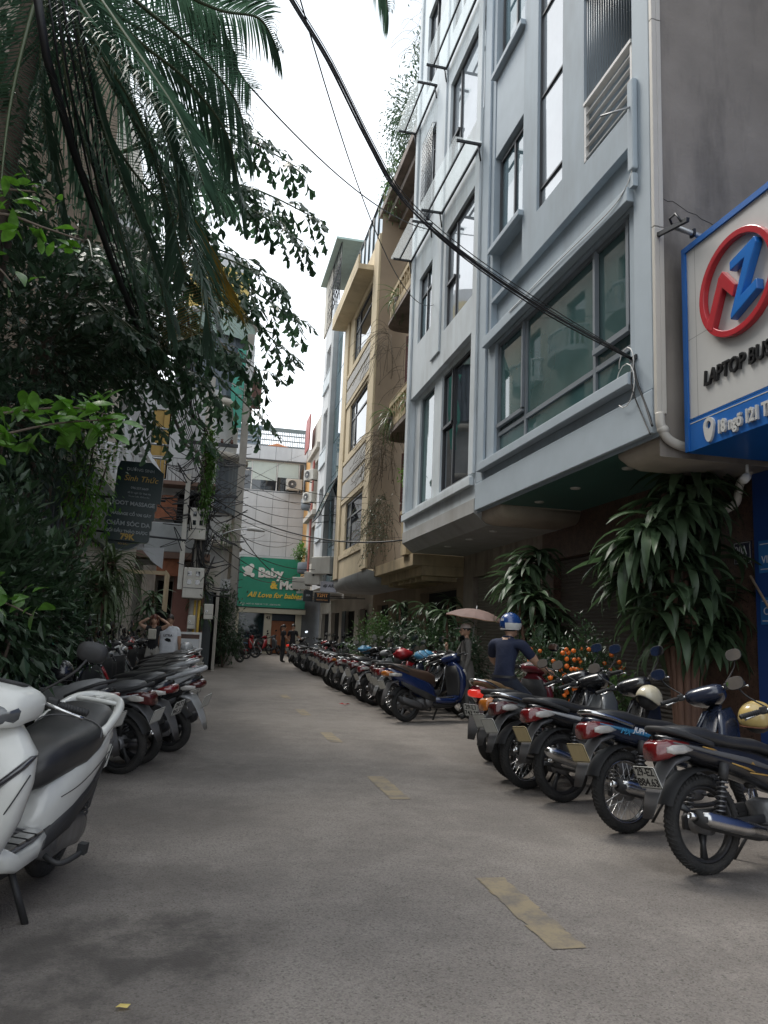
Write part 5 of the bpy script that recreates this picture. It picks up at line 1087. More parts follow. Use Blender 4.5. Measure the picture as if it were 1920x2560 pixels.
def mirror(root, sgn, base, head, face=(-1, 0, 0.12), size=(.062, .048), col=None):
    base, head = Vector(base), Vector(head); m = MB(); mid = base.lerp(head, .55)+Vector((0.03, sgn*.03, .0)); m.tube(spline([base, mid, head], 5), .006, 6)
    f = Vector(face).normalized(); a = f.cross(Vector((0,0,1))).normalized(); b = a.cross(f)
    vs = []; 
    st = ob('mirror', m, M_PLAST, root)
    hd = MB(); hd.loft([(head-f*.030, size[0]*.55, size[1]*.55, 2.6), (head-f*.02, size[0]*.9, size[1]*.9, 2.6), (head-f*.0, size[0], size[1], 2.6), (head+f*.004, size[0]*.97, size[1]*.97, 2.6)], A=a, B=b, n=18); ob('mirror_shell', hd, col or M_PLAST, st)
    gl = MB(); gl.loft([(head+f*.005, size[0]*.93, size[1]*.93, 2.6), (head+f*.006, size[0]*.93, size[1]*.93, 2.6)], A=a, B=b, n=18, smooth=False); ob('mirror_glass', gl, M_MIRR, st)
def bars(root, x, z, half, sweep=.10, drop=.02, tilt=0.0):
    m = MB(); m.tube(spline([(x-sweep, -half, z-drop), (x, -half*.45, z), (x, half*.45, z), (x-sweep, half, z-drop)], 5), .011, 8); hb = ob('handlebar', m, M_CHR, root)
    for s in (-1, 1):
        a = Vector((x-sweep, s*half, z-drop)); b = Vector((x-sweep*.25, s*half*.62, z-.004)); g = MB(); g.tube([a, a.lerp(b, .04), a.lerp(b, .1), b], [.012, .019, .0165, .0165], 10)
        for k in range(8): q = a.lerp(b, .15+.1*k); d = (b-a).normalized(); g.tube([q-d*.003, q+d*.003], .0185, 10)
        ob('grip', g, M_PLAST, hb)
        lv = MB(); lv.tube(spline([(x+.03, s*half*.5, z), (x+.055, s*half*.72, z-.01), (x-sweep*.3+.05, s*half*1.0, z-drop-.01)], 4), [.009]*4+[.007]*4+[.011], 6); ob('lever', lv, M_CHR, hb)
        sw = MB(); sw.cbox((x-sweep*.1, s*half*.56, z), (.045, .05, .05)); ob('switch_box', sw, M_PLAST, hb, bevel=.008)
    return hb

def tuck(root, d):
    for ch in root.children_recursive:
        if ch.name.split('.')[0] in ('tail_light', 'indicator', 'mud_flap', 'number_plate', 'plate_border', 'plate_text', 'rear_rack'):
            for v in ch.data.vertices: v.co.x += d
        elif ch.name.split('.')[0] in ('tail_cowl', 'seat', 'grab_rail', 'side_body', 'rack_stay'):
            for v in ch.data.vertices:
                if v.co.x < 0: v.co.x *= .80
def make_underbone(name, label, spokes='wire', body=C_BLK, plate_l=None, plate_m=None, rim=None, accent=None, tail='wrap', stripe=None, group=None, R_=.283):
    root = thing(name, (0,0,0), label, 'motorbike', group)
    WB = 1.24
    wheel(root, 0, R_, .085, spokes, rim or (M_CHR if spokes == 'wire' else M_ALLOYB)); wheel(root, WB, R_, .072, spokes, rim or (M_CHR if spokes == 'wire' else M_ALLOYB))
    # tail cowl, left and right flow into one shell
    m = MB(); m.loft([((.70,0,.50), .045, .10, 3), ((.56,0,.555), .095, .115, 3), ((.36,0,.615), .122, .105, 3), ((.14,0,.665), .128, .088, 3), ((-.08,0,.71), .118, .07, 3), ((-.26,0,.75), .09, .052, 3), ((-.38,0,.775), .055, .03, 2.6)], n=18); ob('tail_cowl', m, body, root)
    m = MB()                                        # crease / side trim
    for s in (-1, 1): m.loft([((.58, s*.10, .575), .006, .012, 2), ((.3, s*.131, .645), .007, .020, 2), ((0, s*.128, .705), .006, .016, 2), ((-.25, s*.094, .76), .004, .006, 2)], n=8)
    ob('side_trim', m, accent or M_GREYP, root)
    m = MB(); m.loft([((.64,0,.655), .05, .02, 3), ((.58,0,.70), .085, .035, 3), ((.42,0,.735), .115, .042, 3), ((.22,0,.755), .128, .042, 3), ((.10,0,.775), .13, .045, 3), ((.0,0,.80), .128, .05, 3), ((-.16,0,.818), .118, .046, 3), ((-.27,0,.825), .09, .032, 3), ((-.31,0,.825), .05, .012, 2.5)], n=18); ob('seat', m, M_SEAT, root)
    m = MB(); m.tube(spline([(.02, .135, .745), (-.2, .125, .80), (-.36, .085, .835), (-.41, 0, .842), (-.36, -.085, .835), (-.2, -.125, .80), (.02, -.135, .745)], 5), .014, 8, flat=1.3); ob('grab_rail', m, M_CHR if stripe else M_PLAST, root)
    # tail light with clear indicators
    m = MB(); m.loft([((-.14,0,.745), .100, .008, 4), ((-.27,0,.735), .106, .040, 4.5), ((-.37,0,.722), .094, .062, 4.5), ((-.425,0,.708), .066, .058, 4.5), ((-.448,0,.70), .05, .046, 4)], n=24); ob('tail_light', m, M_LRED, root)
    for s in (-1, 1):
        m = MB(); m.loft([((-.20, s*.098, .722), .012, .012, 2.5), ((-.27, s*.102, .722), .012, .028, 2.5), ((-.345, s*.092, .72), .012, .030, 2.5), ((-.385, s*.083, .718), .010, .018, 2.5)], n=10); ob('indicator', m, M_LCLR, root)
    # rear fender and mud flap
    ob('rear_fender', arc_fender(0, R_, R_+.045, .075, R(60), R(158), 14), M_PLAST, root)
    m = MB(); m.loft([((-.20,0,.675), .085, .028, 3), ((-.32,0,.64), .08, .022, 3), ((-.40,0,.56), .075, .016, 3), ((-.455,0,.45), .066, .010, 3), ((-.50,0,.335), .045, .006, 3)], A=(0,1,0), B=(.5,0,.87), n=12); ob('mud_flap', m, M_GREYP, root)
    plate(root, (-.475, 0, .56), R(-24), plate_l, plate_m)
    # swing arm, chain case, shocks
    m = MB(); 
    for s in (-1, 1): m.loft([((.42, s*.075, .30), .018, .026, 4), ((.0, s*.10, .283), .016, .022, 4), ((-.05, s*.10, .283), .014, .018, 4)], n=8)
    ob('swing_arm', m, M_PLAST, root)
    m = MB(); m.loft([((.44,.085,.315), .02, .07, 4), ((.2,.092,.305), .02, .055, 4), ((.0,.095,.29), .02, .06, 4), ((-.06,.095,.285), .016, .04, 4)], n=12); ob('chain_case', m, M_PLAST, root)
    for s in (-1, 1): shock(root, (.0, s*.128, .30), (.10, s*.128, .635))
    # engine, frame, step bar
    m = MB(); m.loft([((.44,0,.30), .08, .10, 4), ((.52,0,.30), .125, .115, 4), ((.66,0,.29), .12, .10, 4), ((.74,0,.30), .07, .075, 4)], n=16); m.lathe([(0,-.145),(.075,-.145),(.085,-.12),(.085,.12),(.07,.135),(0,.135)], (.56,0,.285), (0,1,0), 18)
    for k in range(8): m.loft([((.74+.022*k,0,.36+.002*k), .075, .062, 4), ((.75+.022*k,0,.36+.002*k), .075, .062, 4)], n=10, smooth=False)
    ob('engine', m, M_ENG, root)
    m = MB(); m.tube(spline([(.97,0,.80), (.88,0,.62), (.72,0,.52), (.40,0,.50)], 5), .03, 8); m.tube([(.62,-.30,.245),(.62,.30,.245)], .011, 6); m.tube([(.40,-.22,.27),(.40,.22,.27)], .010, 6); ob('frame', m, M_PLAST, root)
    for s in (-1, 1): ob('footpeg', MB().tube([(.62, s*.20, .245), (.62, s*.31, .25)], .017, 8), M_PLAST, root)
    # leg shield: centre cover + two wings
    m = MB(); m.loft([((.99,0,.86), .07, .06, 3), ((.93,0,.72), .085, .075, 3), ((.80,0,.58), .075, .06, 3), ((.66,0,.52), .055, .05, 3)], A=(0,1,0), B=(.7,0,.7), n=14); ob('centre_cover', m, body, root)
    for s in (-1, 1):
        m = MB(); m.loft([((1.02, s*.07, .86), .03, .07, 3), ((1.0, s*.115, .74), .026, .105, 3), ((.95, s*.155, .58), .022, .115, 3), ((.88, s*.165, .42), .018, .095, 3), ((.80, s*.15, .30), .010, .05, 3)], A=(0,1,0), B=(1,0,.25), n=12); ob('leg_shield', m, body, root)
    # front: fork, fender, cowl, lamp
    m = MB()
    for s in (-1, 1): m.tube([(1.0, s*.075, .80), (WB-.055, s*.075, .42)], .019, 8); m.tube([(WB-.075, s*.075, .47), (WB, s*.075, R_-.02)], .024, 8)
    ob('fork', m, M_ALLOY, root)
    ob('front_fender', arc_fender(WB, R_, R_+.035, .062, R(28), R(150), 14), body, root)
    m = MB(); m.loft([((.885,0,.975), .10, .035, 3), ((.94,0,.985), .155, .062, 3), ((1.02,0,.975), .150, .075, 3), ((1.10,0,.955), .105, .066, 3), ((1.135,0,.945), .06, .045, 3)], n=18); ob('handlebar_cowl', m, body, root)
    m = MB(); m.loft([((1.085,0,.95), .098, .054, 3), ((1.125,0,.945), .085, .048, 3), ((1.148,0,.943), .045, .028, 3)], n=14); ob('headlight', m, M_HEAD, root)
    m = MB(); m.loft([((1.05,0,.79), .07, .06, 3), ((1.10,0,.80), .06, .05, 3), ((1.13,0,.80), .03, .03, 3)], n=12); ob('front_grille', m, M_PLAST, root)
    bars(root, .955, 1.0, .335); 
    for s in (-1, 1): mirror(root, s, (.95, s*.17, 1.02), (.93, s*.31, 1.22))
    # exhaust on the right
    m = MB(); m.tube(spline([(.86,-.05,.30), (.84,-.09,.19), (.6,-.12,.165), (.34,-.135,.20)], 6), .017, 8); m.loft([((.36,-.145,.215), .028, .028, 2), ((.28,-.150,.235), .048, .050, 2), ((.10,-.155,.275), .052, .054, 2), ((-.16,-.16,.335), .052, .054, 2), ((-.20,-.16,.345), .04, .042, 2)], n=14); ex = ob('exhaust', m, M_PLAST, root)
    ob('heat_shield', MB().loft([((.30,-.175,.235), .030, .036, 3), ((.10,-.182,.280), .034, .045, 3), ((-.13,-.186,.332), .034, .045, 3), ((-.18,-.184,.343), .02, .03, 3)], n=12), M_CHR, ex); ob('tail_pipe', MB().lathe([(.0,0),(.022,0),(.022,.06),(.016,.06),(.016,.01)], (-.19,-.16,.343), (-.97,0,.22), 12), M_CHR, ex)
    tuck(root, .085)
    m = MB(); m.tube([(.50,.10,.22), (.44,.22,.02)], .011, 6); m.cbox((.44,.225,.008), (.06,.03,.012)); ob('side_stand', m, M_PLAST, root)
    return root

def make_scooter(name, label, body=C_BLK, plate_l=None, rim=None, rack='rail', lit=False, group=None, R_=.262, bulk=1.0, inner=None):
    root = thing(name, (0,0,0), label, 'scooter', group)
    WB = 1.27; inner = inner or M_PLAST; q = bulk
    wheel(root, 0, R_, .10, 5, rim or M_ALLOYB, tread=False); wheel(root, WB, R_, .09, 5, rim or M_ALLOYB, tread=False)
    m = MB(); m.loft([((.54,0,.36), .10*q, .10, 3), ((.46,0,.43), .145*q, .16, 3), ((.30,0,.51), .172*q, .175, 3), ((.10,0,.59), .180*q, .15, 3), ((-.12,0,.675), .165*q, .112, 3), ((-.30,0,.74), .13*q, .075, 3), ((-.43,0,.79), .075*q, .04, 2.6)], n=20); ob('side_body', m, body, root)
    m = MB()
    for s in (-1, 1): m.loft([((.50, s*.135*q, .33), .02, .05, 2.5), ((.30, s*.165*q, .40), .02, .06, 2.5), ((.05, s*.165*q, .50), .016, .05, 2.5), ((-.15, s*.14*q, .60), .010, .025, 2.5)], n=10)
    ob('lower_side_panel', m, inner, root)
    m = MB(); m.loft([((.56,0,.60), .06, .06, 3), ((.51,0,.64), .115, .095, 3), ((.38,0,.68), .155, .108, 3), ((.20,0,.705), .172*q, .105, 3), ((.06,0,.735), .172*q, .095, 3), ((-.02,0,.775), .165*q, .092, 3), ((-.18,0,.815), .148*q, .078, 3), ((-.29,0,.84), .11, .05, 3), ((-.33,0,.85), .055, .015, 2.5)], n=20); ob('seat', m, M_SEAT, root)
    # foot board and under-cover
    m = MB(); m.loft([((.44,0,.335), .15, .055, 4), ((.62,0,.315), .185, .05, 4), ((.82,0,.315), .19, .05, 4), ((.94,0,.36), .18, .06, 4)], n=16); fb = ob('foot_board', m, body, root)
    m = MB(); m.loft([((.50,0,.372), .145, .006, 5), ((.66,0,.368), .165, .006, 5), ((.86,0,.372), .165, .006, 5)], n=12)
    for k in range(6): m.cbox((.56+.055*k, 0, .379), (.02, .27, .006))
    ob('foot_mat', m, M_GREYP, fb)
    m = MB(); m.loft([((.44,0,.30), .10, .075, 3), ((.60,0,.255), .115, .06, 3), ((.85,0,.26), .105, .055, 3), ((.98,0,.32), .08, .06, 3)], n=14); ob('under_cover', m, M_PLAST, root)
    # front apron and inner leg shield
    m = MB(); m.loft([((.985,0,.28), .10, .05, 3), ((1.01,0,.40), .165, .065, 3), ((1.02,0,.55), .22, .08, 3), ((1.01,0,.70), .235, .08, 3), ((.985,0,.82), .215, .075, 3), ((.955,0,.90), .13, .06, 3), ((.94,0,.95), .07, .05, 3)], A=(0,1,0), B=(1,0,.15), n=20); ob('front_apron', m, body, root)
    m = MB(); m.loft([((.93,0,.33), .13, .03, 3), ((.945,0,.45), .165, .04, 3), ((.95,0,.60), .19, .04, 3), ((.935,0,.75), .19, .04, 3), ((.915,0,.88), .14, .03, 3)], A=(0,1,0), B=(1,0,.15), n=16); ob('inner_shield', m, inner, root)
    for s in (-1, 1):
        m = MB(); m.loft([((1.085, s*.07, .60), .02, .02, 2.5), ((1.085, s*.125, .68), .035, .035, 2.5), ((1.06, s*.185, .75), .034, .034, 2.5), ((1.02, s*.222, .81), .02, .022, 2.5)], A=(0,.8,.3), B=(1,0,.15), n=12); ob('front_indicator', m, M_LCLR, root)
    m = MB(); m.loft([((1.07,0,.70), .05, .02, 3), ((1.095,0,.62), .06, .03, 3), ((1.085,0,.50), .05, .025, 3), ((1.06,0,.42), .03, .015, 3)], A=(0,1,0), B=(1,0,.1), n=14); ob('nose_panel', m, M_GREYP, root)
    m = MB()
    for s in (-1, 1): m.tube([(1.10, s*.065, .66), (WB, s*.065, R_)], .018, 8)
    ob('fork', m, M_ALLOY, root)
    ob('front_fender', arc_fender(WB, R_, R_+.038, .078, R(20), R(155), 14), body, root)
    # handlebar cowl, headlight, dash
    m = MB(); m.loft([((.86,0,1.0), .09, .03, 3), ((.90,0,1.01), .165, .055, 3), ((.97,0,1.005), .175, .08, 3), ((1.05,0,.985), .135, .08, 3), ((1.10,0,.96), .07, .055, 3)], n=20); ob('handlebar_cowl', m, body, root)
    m = MB(); m.loft([((1.03,0,.985), .136, .055, 3), ((1.075,0,.972), .108, .052, 3), ((1.112,0,.955), .055, .035, 3)], n=16); ob('headlight', m, M_HEAD, root)
    m = MB(); m.loft([((.87,0,1.035), .07, .01, 3), ((.94,0,1.07), .10, .016, 3), ((1.0,0,1.085), .08, .01, 3)], n=14); ob('dashboard', m, M_PLAST, root)
    bars(root, .90, 1.02, .335, sweep=.07)
    for s in (-1, 1): mirror(root, s, (.92, s*.13, 1.06), (.90, s*.29, 1.27), size=(.068, .047))
    # rear: rack, light, plate
    if rack == 'block':
        m = MB(); m.tube(spline([(-.02,.172,.775), (-.2,.165,.835), (-.36,.135,.885), (-.45,.075,.905), (-.47,0,.908), (-.45,-.075,.905), (-.36,-.135,.885), (-.2,-.165,.835), (-.02,-.172,.775)], 6), .026, 10)
        m.loft([((-.335,0,.893), .12, .012, 4), ((-.36,0,.897), .12, .013, 4)], n=12); m.cbox((-.405, 0, .90), (.09, .028, .024)); m.cbox((-.405, .055, .90), (.09, .018, .022)); m.cbox((-.405, -.055, .90), (.09, .018, .022)); ob('rear_rack', m, body, root)
        m = MB()
        for s in (-1, 1): m.loft([((.0, s*.162, .72), .014, .035, 3), ((-.2, s*.150, .79), .014, .04, 3), ((-.33, s*.122, .845), .014, .035, 3), ((-.43, s*.075, .875), .012, .02, 3)], n=10)
        ob('rack_stay', m, body, root)
    else:
        m = MB(); m.tube(spline([(-.02,.165,.76), (-.2,.155,.82), (-.38,.11,.875), (-.46,0,.89), (-.38,-.11,.875), (-.2,-.155,.82), (-.02,-.165,.76)], 5), .015, 8); ob('grab_rail', m, M_CHR if rack == 'chrome' else M_PLAST, root)
    m = MB(); m.loft([((-.30,0,.735), .128, .03, 3), ((-.40,0,.745), .11, .045, 3), ((-.465,0,.75), .08, .04, 3), ((-.485,0,.75), .04, .022, 3)], n=16); ob('tail_light', m, M_LREDON if lit else M_LRED, root)
    for s in (-1, 1):
        m = MB(); m.loft([((-.22, s*.145, .715), .014, .025, 2.5), ((-.32, s*.125, .722), .018, .03, 2.5), ((-.42, s*.095, .725), .014, .018, 2.5)], n=10); ob('indicator', m, M_LCLR, root)
    m = MB(); m.loft([((-.22,0,.63), .10, .03, 3), ((-.36,0,.60), .09, .024, 3), ((-.42,0,.50), .082, .018, 3), ((-.46,0,.40), .07, .012, 3), ((-.50,0,.27), .045, .006, 3)], A=(0,1,0), B=(.5,0,.87), n=12); ob('mud_flap', m, M_GREYP, root)
    plate(root, (-.50, 0, .57), R(-22), plate_l)
    ob('rear_fender', arc_fender(0, R_, R_+.035, .075, R(70), R(150), 10), M_PLAST, root)
    # drive case left, exhaust right, shocks, stand
    m = MB(); m.loft([((.46,.115,.30), .03, .07, 3), ((.38,.13,.30), .035, .10, 3), ((.2,.135,.285), .03, .075, 3), ((.02,.135,.275), .034, .085, 3), ((-.07,.13,.27), .025, .06, 3)], n=16); m.lathe([(0,0),(.05,0),(.055,-.015)], (.36,.168,.30), (0,1,0), 16); ob('drive_case', m, M_ALLOY, root)
    m = MB(); m.loft([((.50,0,.30), .08, .09, 4), ((.36,-.02,.30), .10, .11, 4), ((.16,-.02,.30), .07, .07, 4)], n=14); m.lathe([(0,0),(.07,0),(.078,.015),(.078,.05)], (.36,-.16,.31), (0,1,0), 18); ob('engine', m, M_ENG, root)
    m = MB(); m.tube(spline([(.45,-.05,.24), (.38,-.12,.17), (.25,-.15,.2)], 5), .015, 8); m.loft([((.27,-.155,.20), .03, .03, 2.3), ((.19,-.165,.225), .05, .056, 2.3), ((.0,-.175,.28), .054, .062, 2.3), ((-.20,-.18,.34), .052, .06, 2.3), ((-.24,-.18,.352), .035, .04, 2.3)], n=14); ex = ob('exhaust', m, M_PLAST, root); ob('heat_shield', MB().loft([((.16,-.205,.235), .025, .036, 3), ((.0,-.214,.285), .028, .045, 3), ((-.16,-.218,.335), .026, .042, 3), ((-.2,-.214,.347), .014, .02, 3)], n=12), M_GREYP, ex)
    for s in (-1, 1): shock(root, (-.02, s*.135, .30), (.06, s*.135, .60), M_PLAST)
    tuck(root, .075)
    m = MB(); m.tube([(.70,.10,.26), (.66,.21,.02)], .016, 8); m.tube([(.66,.21,.02), (.66,.29,.015), (.62,.29,.012)], .006, 5); ob('side_stand', m, M_PLAST, root)
    m = MB(); m.tube(spline([(.42,.12,.25), (.44,.22,.22), (.34,.27,.24), (.30,.27,.25)], 4), .014, 8); m.cbox((.29,.275,.26), (.05,.04,.05)); ob('footpeg', m, M_PLAST, root)
    return root
LEAN = R(-7)
def put(root, x, y, az, lean=True):
    """rear wheel contact at (x,y); az = heading in degrees clockwise from +Y"""
    root.scale = (1.05,)*3; root.location = (x, y, 0.002); root.rotation_mode = 'XYZ'; root.rotation_euler = (LEAN if lean else 0, 0, R(90-az)); return root

FRONTS = {'fork','front_fender','handlebar','handlebar_cowl','headlight','mirror','dashboard'}
def steer(root, ang=32):
    """turn everything that belongs to the fork about the steering axis (parked bikes lock to the left)"""
    piv = Vector((.97, 0, .80)); axd = Vector((-.40, 0, .92)).normalized(); M_ = Matrix.Translation(piv) @ Matrix.Rotation(R(ang), 4, axd) @ Matrix.Translation(-piv)
    for ch in root.children:
        nm = ch.name.split('.')[0]
        if nm in FRONTS or (nm == 'wheel' and sum(v.co.x for v in ch.data.vertices)/len(ch.data.vertices) > .6): ch.matrix_basis = M_
ORDN = ['first','second','third','fourth','fifth','sixth','seventh','eighth','ninth','tenth','eleventh','twelfth','thirteenth','fourteenth','fifteenth','sixteenth','seventeenth','eighteenth','nineteenth','twentieth','twenty-first','twenty-second','twenty-third','twenty-fourth']
GR = 'motorbikes parked along the lane'
M_LREDB = pm('bright_red_lens', (.26, .015, .014), .15, coat=.7, var=.15, vs=30); M_LREDS = pm('smoky_red_lens', (.06, .008, .008), .2, coat=.6, var=.2, vs=30)
# --- right row, near group (rear wheels to the lane)
r1 = make_underbone('underbone_motorbike', 'black underbone motorbike with gold side decals, nearest on the right', 3, C_BLK, ['29-E2', '884.63'], group=GR, stripe=False)
for s in (-1, 1):
    m = MB()
    for (a, za, b, zb, h) in ((.46,.60,.20,.665,.011), (.40,.565,.16,.635,.008), (.52,.545,.30,.575,.006), (.10,.70,-.06,.735,.006)):
        m.loft([((a, s*.108, za), .002, .003, 2), (((a+b)/2, s*.132, (za+zb)/2), .003, h, 2), ((b, s*.131, zb), .002, .003, 2)], n=8)
    ob('gold_decal', m, pm('gold_decal', (.45,.26,.06), .35, metal=.3), r1)
steer(r1); put(r1, 3.18, 4.54, 80)
r2 = make_underbone('underbone_motorbike', 'dark underbone motorbike with blue stripe and wire wheels, second from the camera on the right', 'wire', C_NVY, None, M_PLATEY, group=GR, accent=pm('blue_stripe', (.02,.13,.26), .35), stripe=True)
sl = R(-13)
PT = lambda u, v, w_: (.02+u*math.cos(sl)-v*math.sin(sl), -.129-w_, .70+u*math.sin(sl)+v*math.cos(sl))
ob('model_lettering', text_mb('JUPITER', .055, PT, ext=.006, shear=.3, offset=.001), pm('white_decal', (.6,.6,.6), .5), r2)
PT2 = lambda u, v, w_: (-.10+u*math.cos(sl)-v*math.sin(sl), -.126-w_, .695+u*math.sin(sl)+v*math.cos(sl))
ob('model_lettering', text_mb('MX', .06, PT2, ext=.006, shear=.35), pm('cyan_decal', (.05,.25,.42), .4), r2)
steer(r2); put(r2, 3.21, 5.55, 78)
r3 = make_underbone('underbone_motorbike', 'black underbone motorbike with big silver muffler, third from the camera on the right', 5, C_BLK, None, M_PLATEY, group=GR, accent=C_SIL)
ob('muffler', MB().loft([((.22,-.185,.26), .05, .05, 2), ((.0,-.195,.33), .062, .062, 2), ((-.22,-.20,.40), .062, .062, 2), ((-.27,-.20,.415), .045, .045, 2), ((-.30,-.20,.425), .03, .03, 2)], n=16), M_CHR, r3)
steer(r3); put(r3, 3.20, 6.62, 76)
r4 = dup(r2, (3.11, 7.21, 0.002), R(90-74), 'grey underbone motorbike with yellowed plate beside the maroon scooter', GR, {'number_plate': M_PLATE, 'tail_light': M_LREDS, 'tail_cowl': C_GRY, 'leg_shield': C_GRY, 'handlebar_cowl': C_BLK, 'side_trim': M_GREYP, 'centre_cover': C_GRY}, skip=('model_lettering',))
r5 = dup(r1, (3.18, 7.68, 0.002), R(90-72), 'dull black underbone motorbike tucked in just behind the maroon scooter', GR, {'tail_cowl': M_GREYP, 'tail_light': M_LAMB, 'leg_shield': C_BLK}, skip=('gold_decal', 'plate_text'))
red = make_scooter('scooter', 'maroon scooter with lit tail light ridden by the man in blue helmet', C_MAR, ['29-L1', '743.59'], rim=M_ALLOYB, rack='chrome', lit=True, group=GR)
put(red, 3.34, 8.80, 52, lean=False)
recol(red, {'seat': pm('brown_vinyl', (.14,.085,.04), .5)})
# --- right row, middle group
blue = make_scooter('scooter', 'glossy blue scooter with brown seat heading the middle group on the right', C_BLU, None, rim=M_ALLOY, group=GR)
recol(blue, {'seat': pm('dark_brown_vinyl', (.055,.032,.022), .5), 'tail_light': M_LAMB}); steer(blue); put(blue, 3.30, 12.66, 72)
Uw = r2; Uc = r3
cyc = [('black', C_BLK), ('red', C_RED), ('silver', C_SIL), ('black', C_BLK), ('navy blue', C_NVY), ('grey', C_GRY), ('black', C_BLK), ('maroon', C_MAR), ('black', C_BLK), ('dark green', C_GRN)]
SEATS = [M_SEAT, M_SEAT, M_SEAT, pm('brown_black_vinyl', (.05,.032,.024), .4), pm('grey_vinyl', (.07,.07,.072), .42), pm('sky_sheen_vinyl', (.20,.20,.20), .45)]  # the palest one paints the seats' sky sheen into the colour
def vary(r_):
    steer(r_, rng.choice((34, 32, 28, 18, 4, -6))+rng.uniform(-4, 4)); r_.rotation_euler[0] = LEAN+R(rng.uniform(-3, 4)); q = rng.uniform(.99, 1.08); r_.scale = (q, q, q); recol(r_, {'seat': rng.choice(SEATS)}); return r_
def rowbike(i, x, y, az, where, kinds, tailrow=True):
    nm, c = cyc[(i*7+3) % 10]; kd = kinds[i % len(kinds)]
    rc = {'tail_cowl': c, 'leg_shield': c, 'handlebar_cowl': c if i % 3 else C_BLK, 'centre_cover': C_BLK, 'front_fender': c, 'side_trim': C_SIL if i % 2 else M_GREYP, 'side_body': c, 'front_apron': c, 'foot_board': c, 'mud_flap': M_GREYP if i % 3 else C_SIL, 'number_plate': M_PLATE, 'seat': M_SEAT, 'tail_light': [M_LRED, M_LREDS, M_LREDS][i % 3], 'grab_rail': M_CHR if i % 2 else M_PLAST, 'rack_stay': c, 'rear_rack': C_SIL, 'indicator': M_LAMB if i % 4 == 1 else M_LCLR}
    lab = '%s %s, %s' % (nm, {'w': 'wire-wheeled motorbike', 'c': 'cast-wheeled motorbike', 's': 'scooter'}[kd], where)
    src = {'w': Uw, 'c': Uc, 's': blue}[kd]
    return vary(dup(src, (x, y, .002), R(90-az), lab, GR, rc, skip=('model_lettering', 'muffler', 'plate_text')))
y = 13.5
for i in range(12):
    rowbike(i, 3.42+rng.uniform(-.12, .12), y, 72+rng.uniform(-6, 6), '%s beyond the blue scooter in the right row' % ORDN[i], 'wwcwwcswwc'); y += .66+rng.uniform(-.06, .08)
y = 23.4
for i in range(11):
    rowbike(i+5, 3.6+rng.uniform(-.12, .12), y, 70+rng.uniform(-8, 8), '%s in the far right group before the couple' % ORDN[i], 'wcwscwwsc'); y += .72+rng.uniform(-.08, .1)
# --- left row
wh = make_scooter('scooter', 'large white scooter with black seat filling the lower left corner', C_WHT, None, rim=M_ALLOYB, rack='block', group=GR, bulk=1.08, inner=M_PLAST, R_=.255)
m = MB()
for k in range(4): m.cbox((.58+.09*k, .12, .386), (.07, .07, .008))
ob('foot_trim', m, M_CHR, wh)
PH = lambda u, v, w_: (1.04+.07-v*.25+w_, .10-u*.95, .80+v)
PH = lambda u, v, w_: (1.075+w_-abs(u-.1)*.25-v*.2, -.1+u, .79+v)
ob('brand_lettering', text_mb('HONDA', .055, PH, ext=.004, spacing=1.15, offset=.001), M_CHR, wh)
recol(wh, {'front_indicator': pm('smoked_lens', (.035,.035,.04), .06, coat=.8, var=.4, vs=18), 'nose_panel': C_SIL})
m = MB()
for s in (-1, 1):
    m.tube(spline([(.53, s*.118, .30), (.42, s*.176, .36), (.20, s*.197, .47), (-.05, s*.187, .585), (-.26, s*.150, .69)], 5), .003, 5)
    m.tube(spline([(.44, s*.168, .52), (.30, s*.192, .55), (.12, s*.198, .60), (-.10, s*.186, .66)], 5), .0025, 5)
    m.tube(spline([(1.075, s*.16, .55), (1.08, s*.20, .63), (1.045, s*.235, .74)], 4), .003, 5)
ob('panel_seams', m, M_PLAST, wh)
ob('seat_piping', MB().tube(spline([(.10, .182, .735), (.07, .17, .80), (.05, .08, .833), (.05, -.08, .833), (.07, -.17, .80), (.10, -.182, .735)], 5), .004, 5), M_GREYP, wh)
ob('stand_foot', MB().tube([(.66,.21,.02), (.60,.27,.012), (.70,.31,.012), (.70,.24,.015)], .007, 6), M_CHR, wh)
steer(wh, 10); put(wh, -.80, 4.84, 192)
bl = make_scooter('scooter', 'black scooter with readable white number plate near the front of the left row', C_BLK, ['29-T1', '941.31'], rim=M_ALLOYB, group=GR)
steer(bl); put(bl, -.60, 8.45, -64)
vary(dup(bl, (-1.05, 7.45, .002), R(90+60), 'black scooter half hidden directly behind the large white scooter', GR, {'side_body': C_BLK, 'front_apron': C_BLK}, skip=('plate_text',)))
vary(dup(r3, (-.72, 7.95, .002), R(90+63), 'dark grey motorbike squeezed between two black scooters at the near end of the left row', GR, {'tail_cowl': C_GRY, 'leg_shield': C_GRY, 'tail_light': M_LREDS, 'number_plate': M_PLATE}, skip=('muffler',)))
y = 9.3
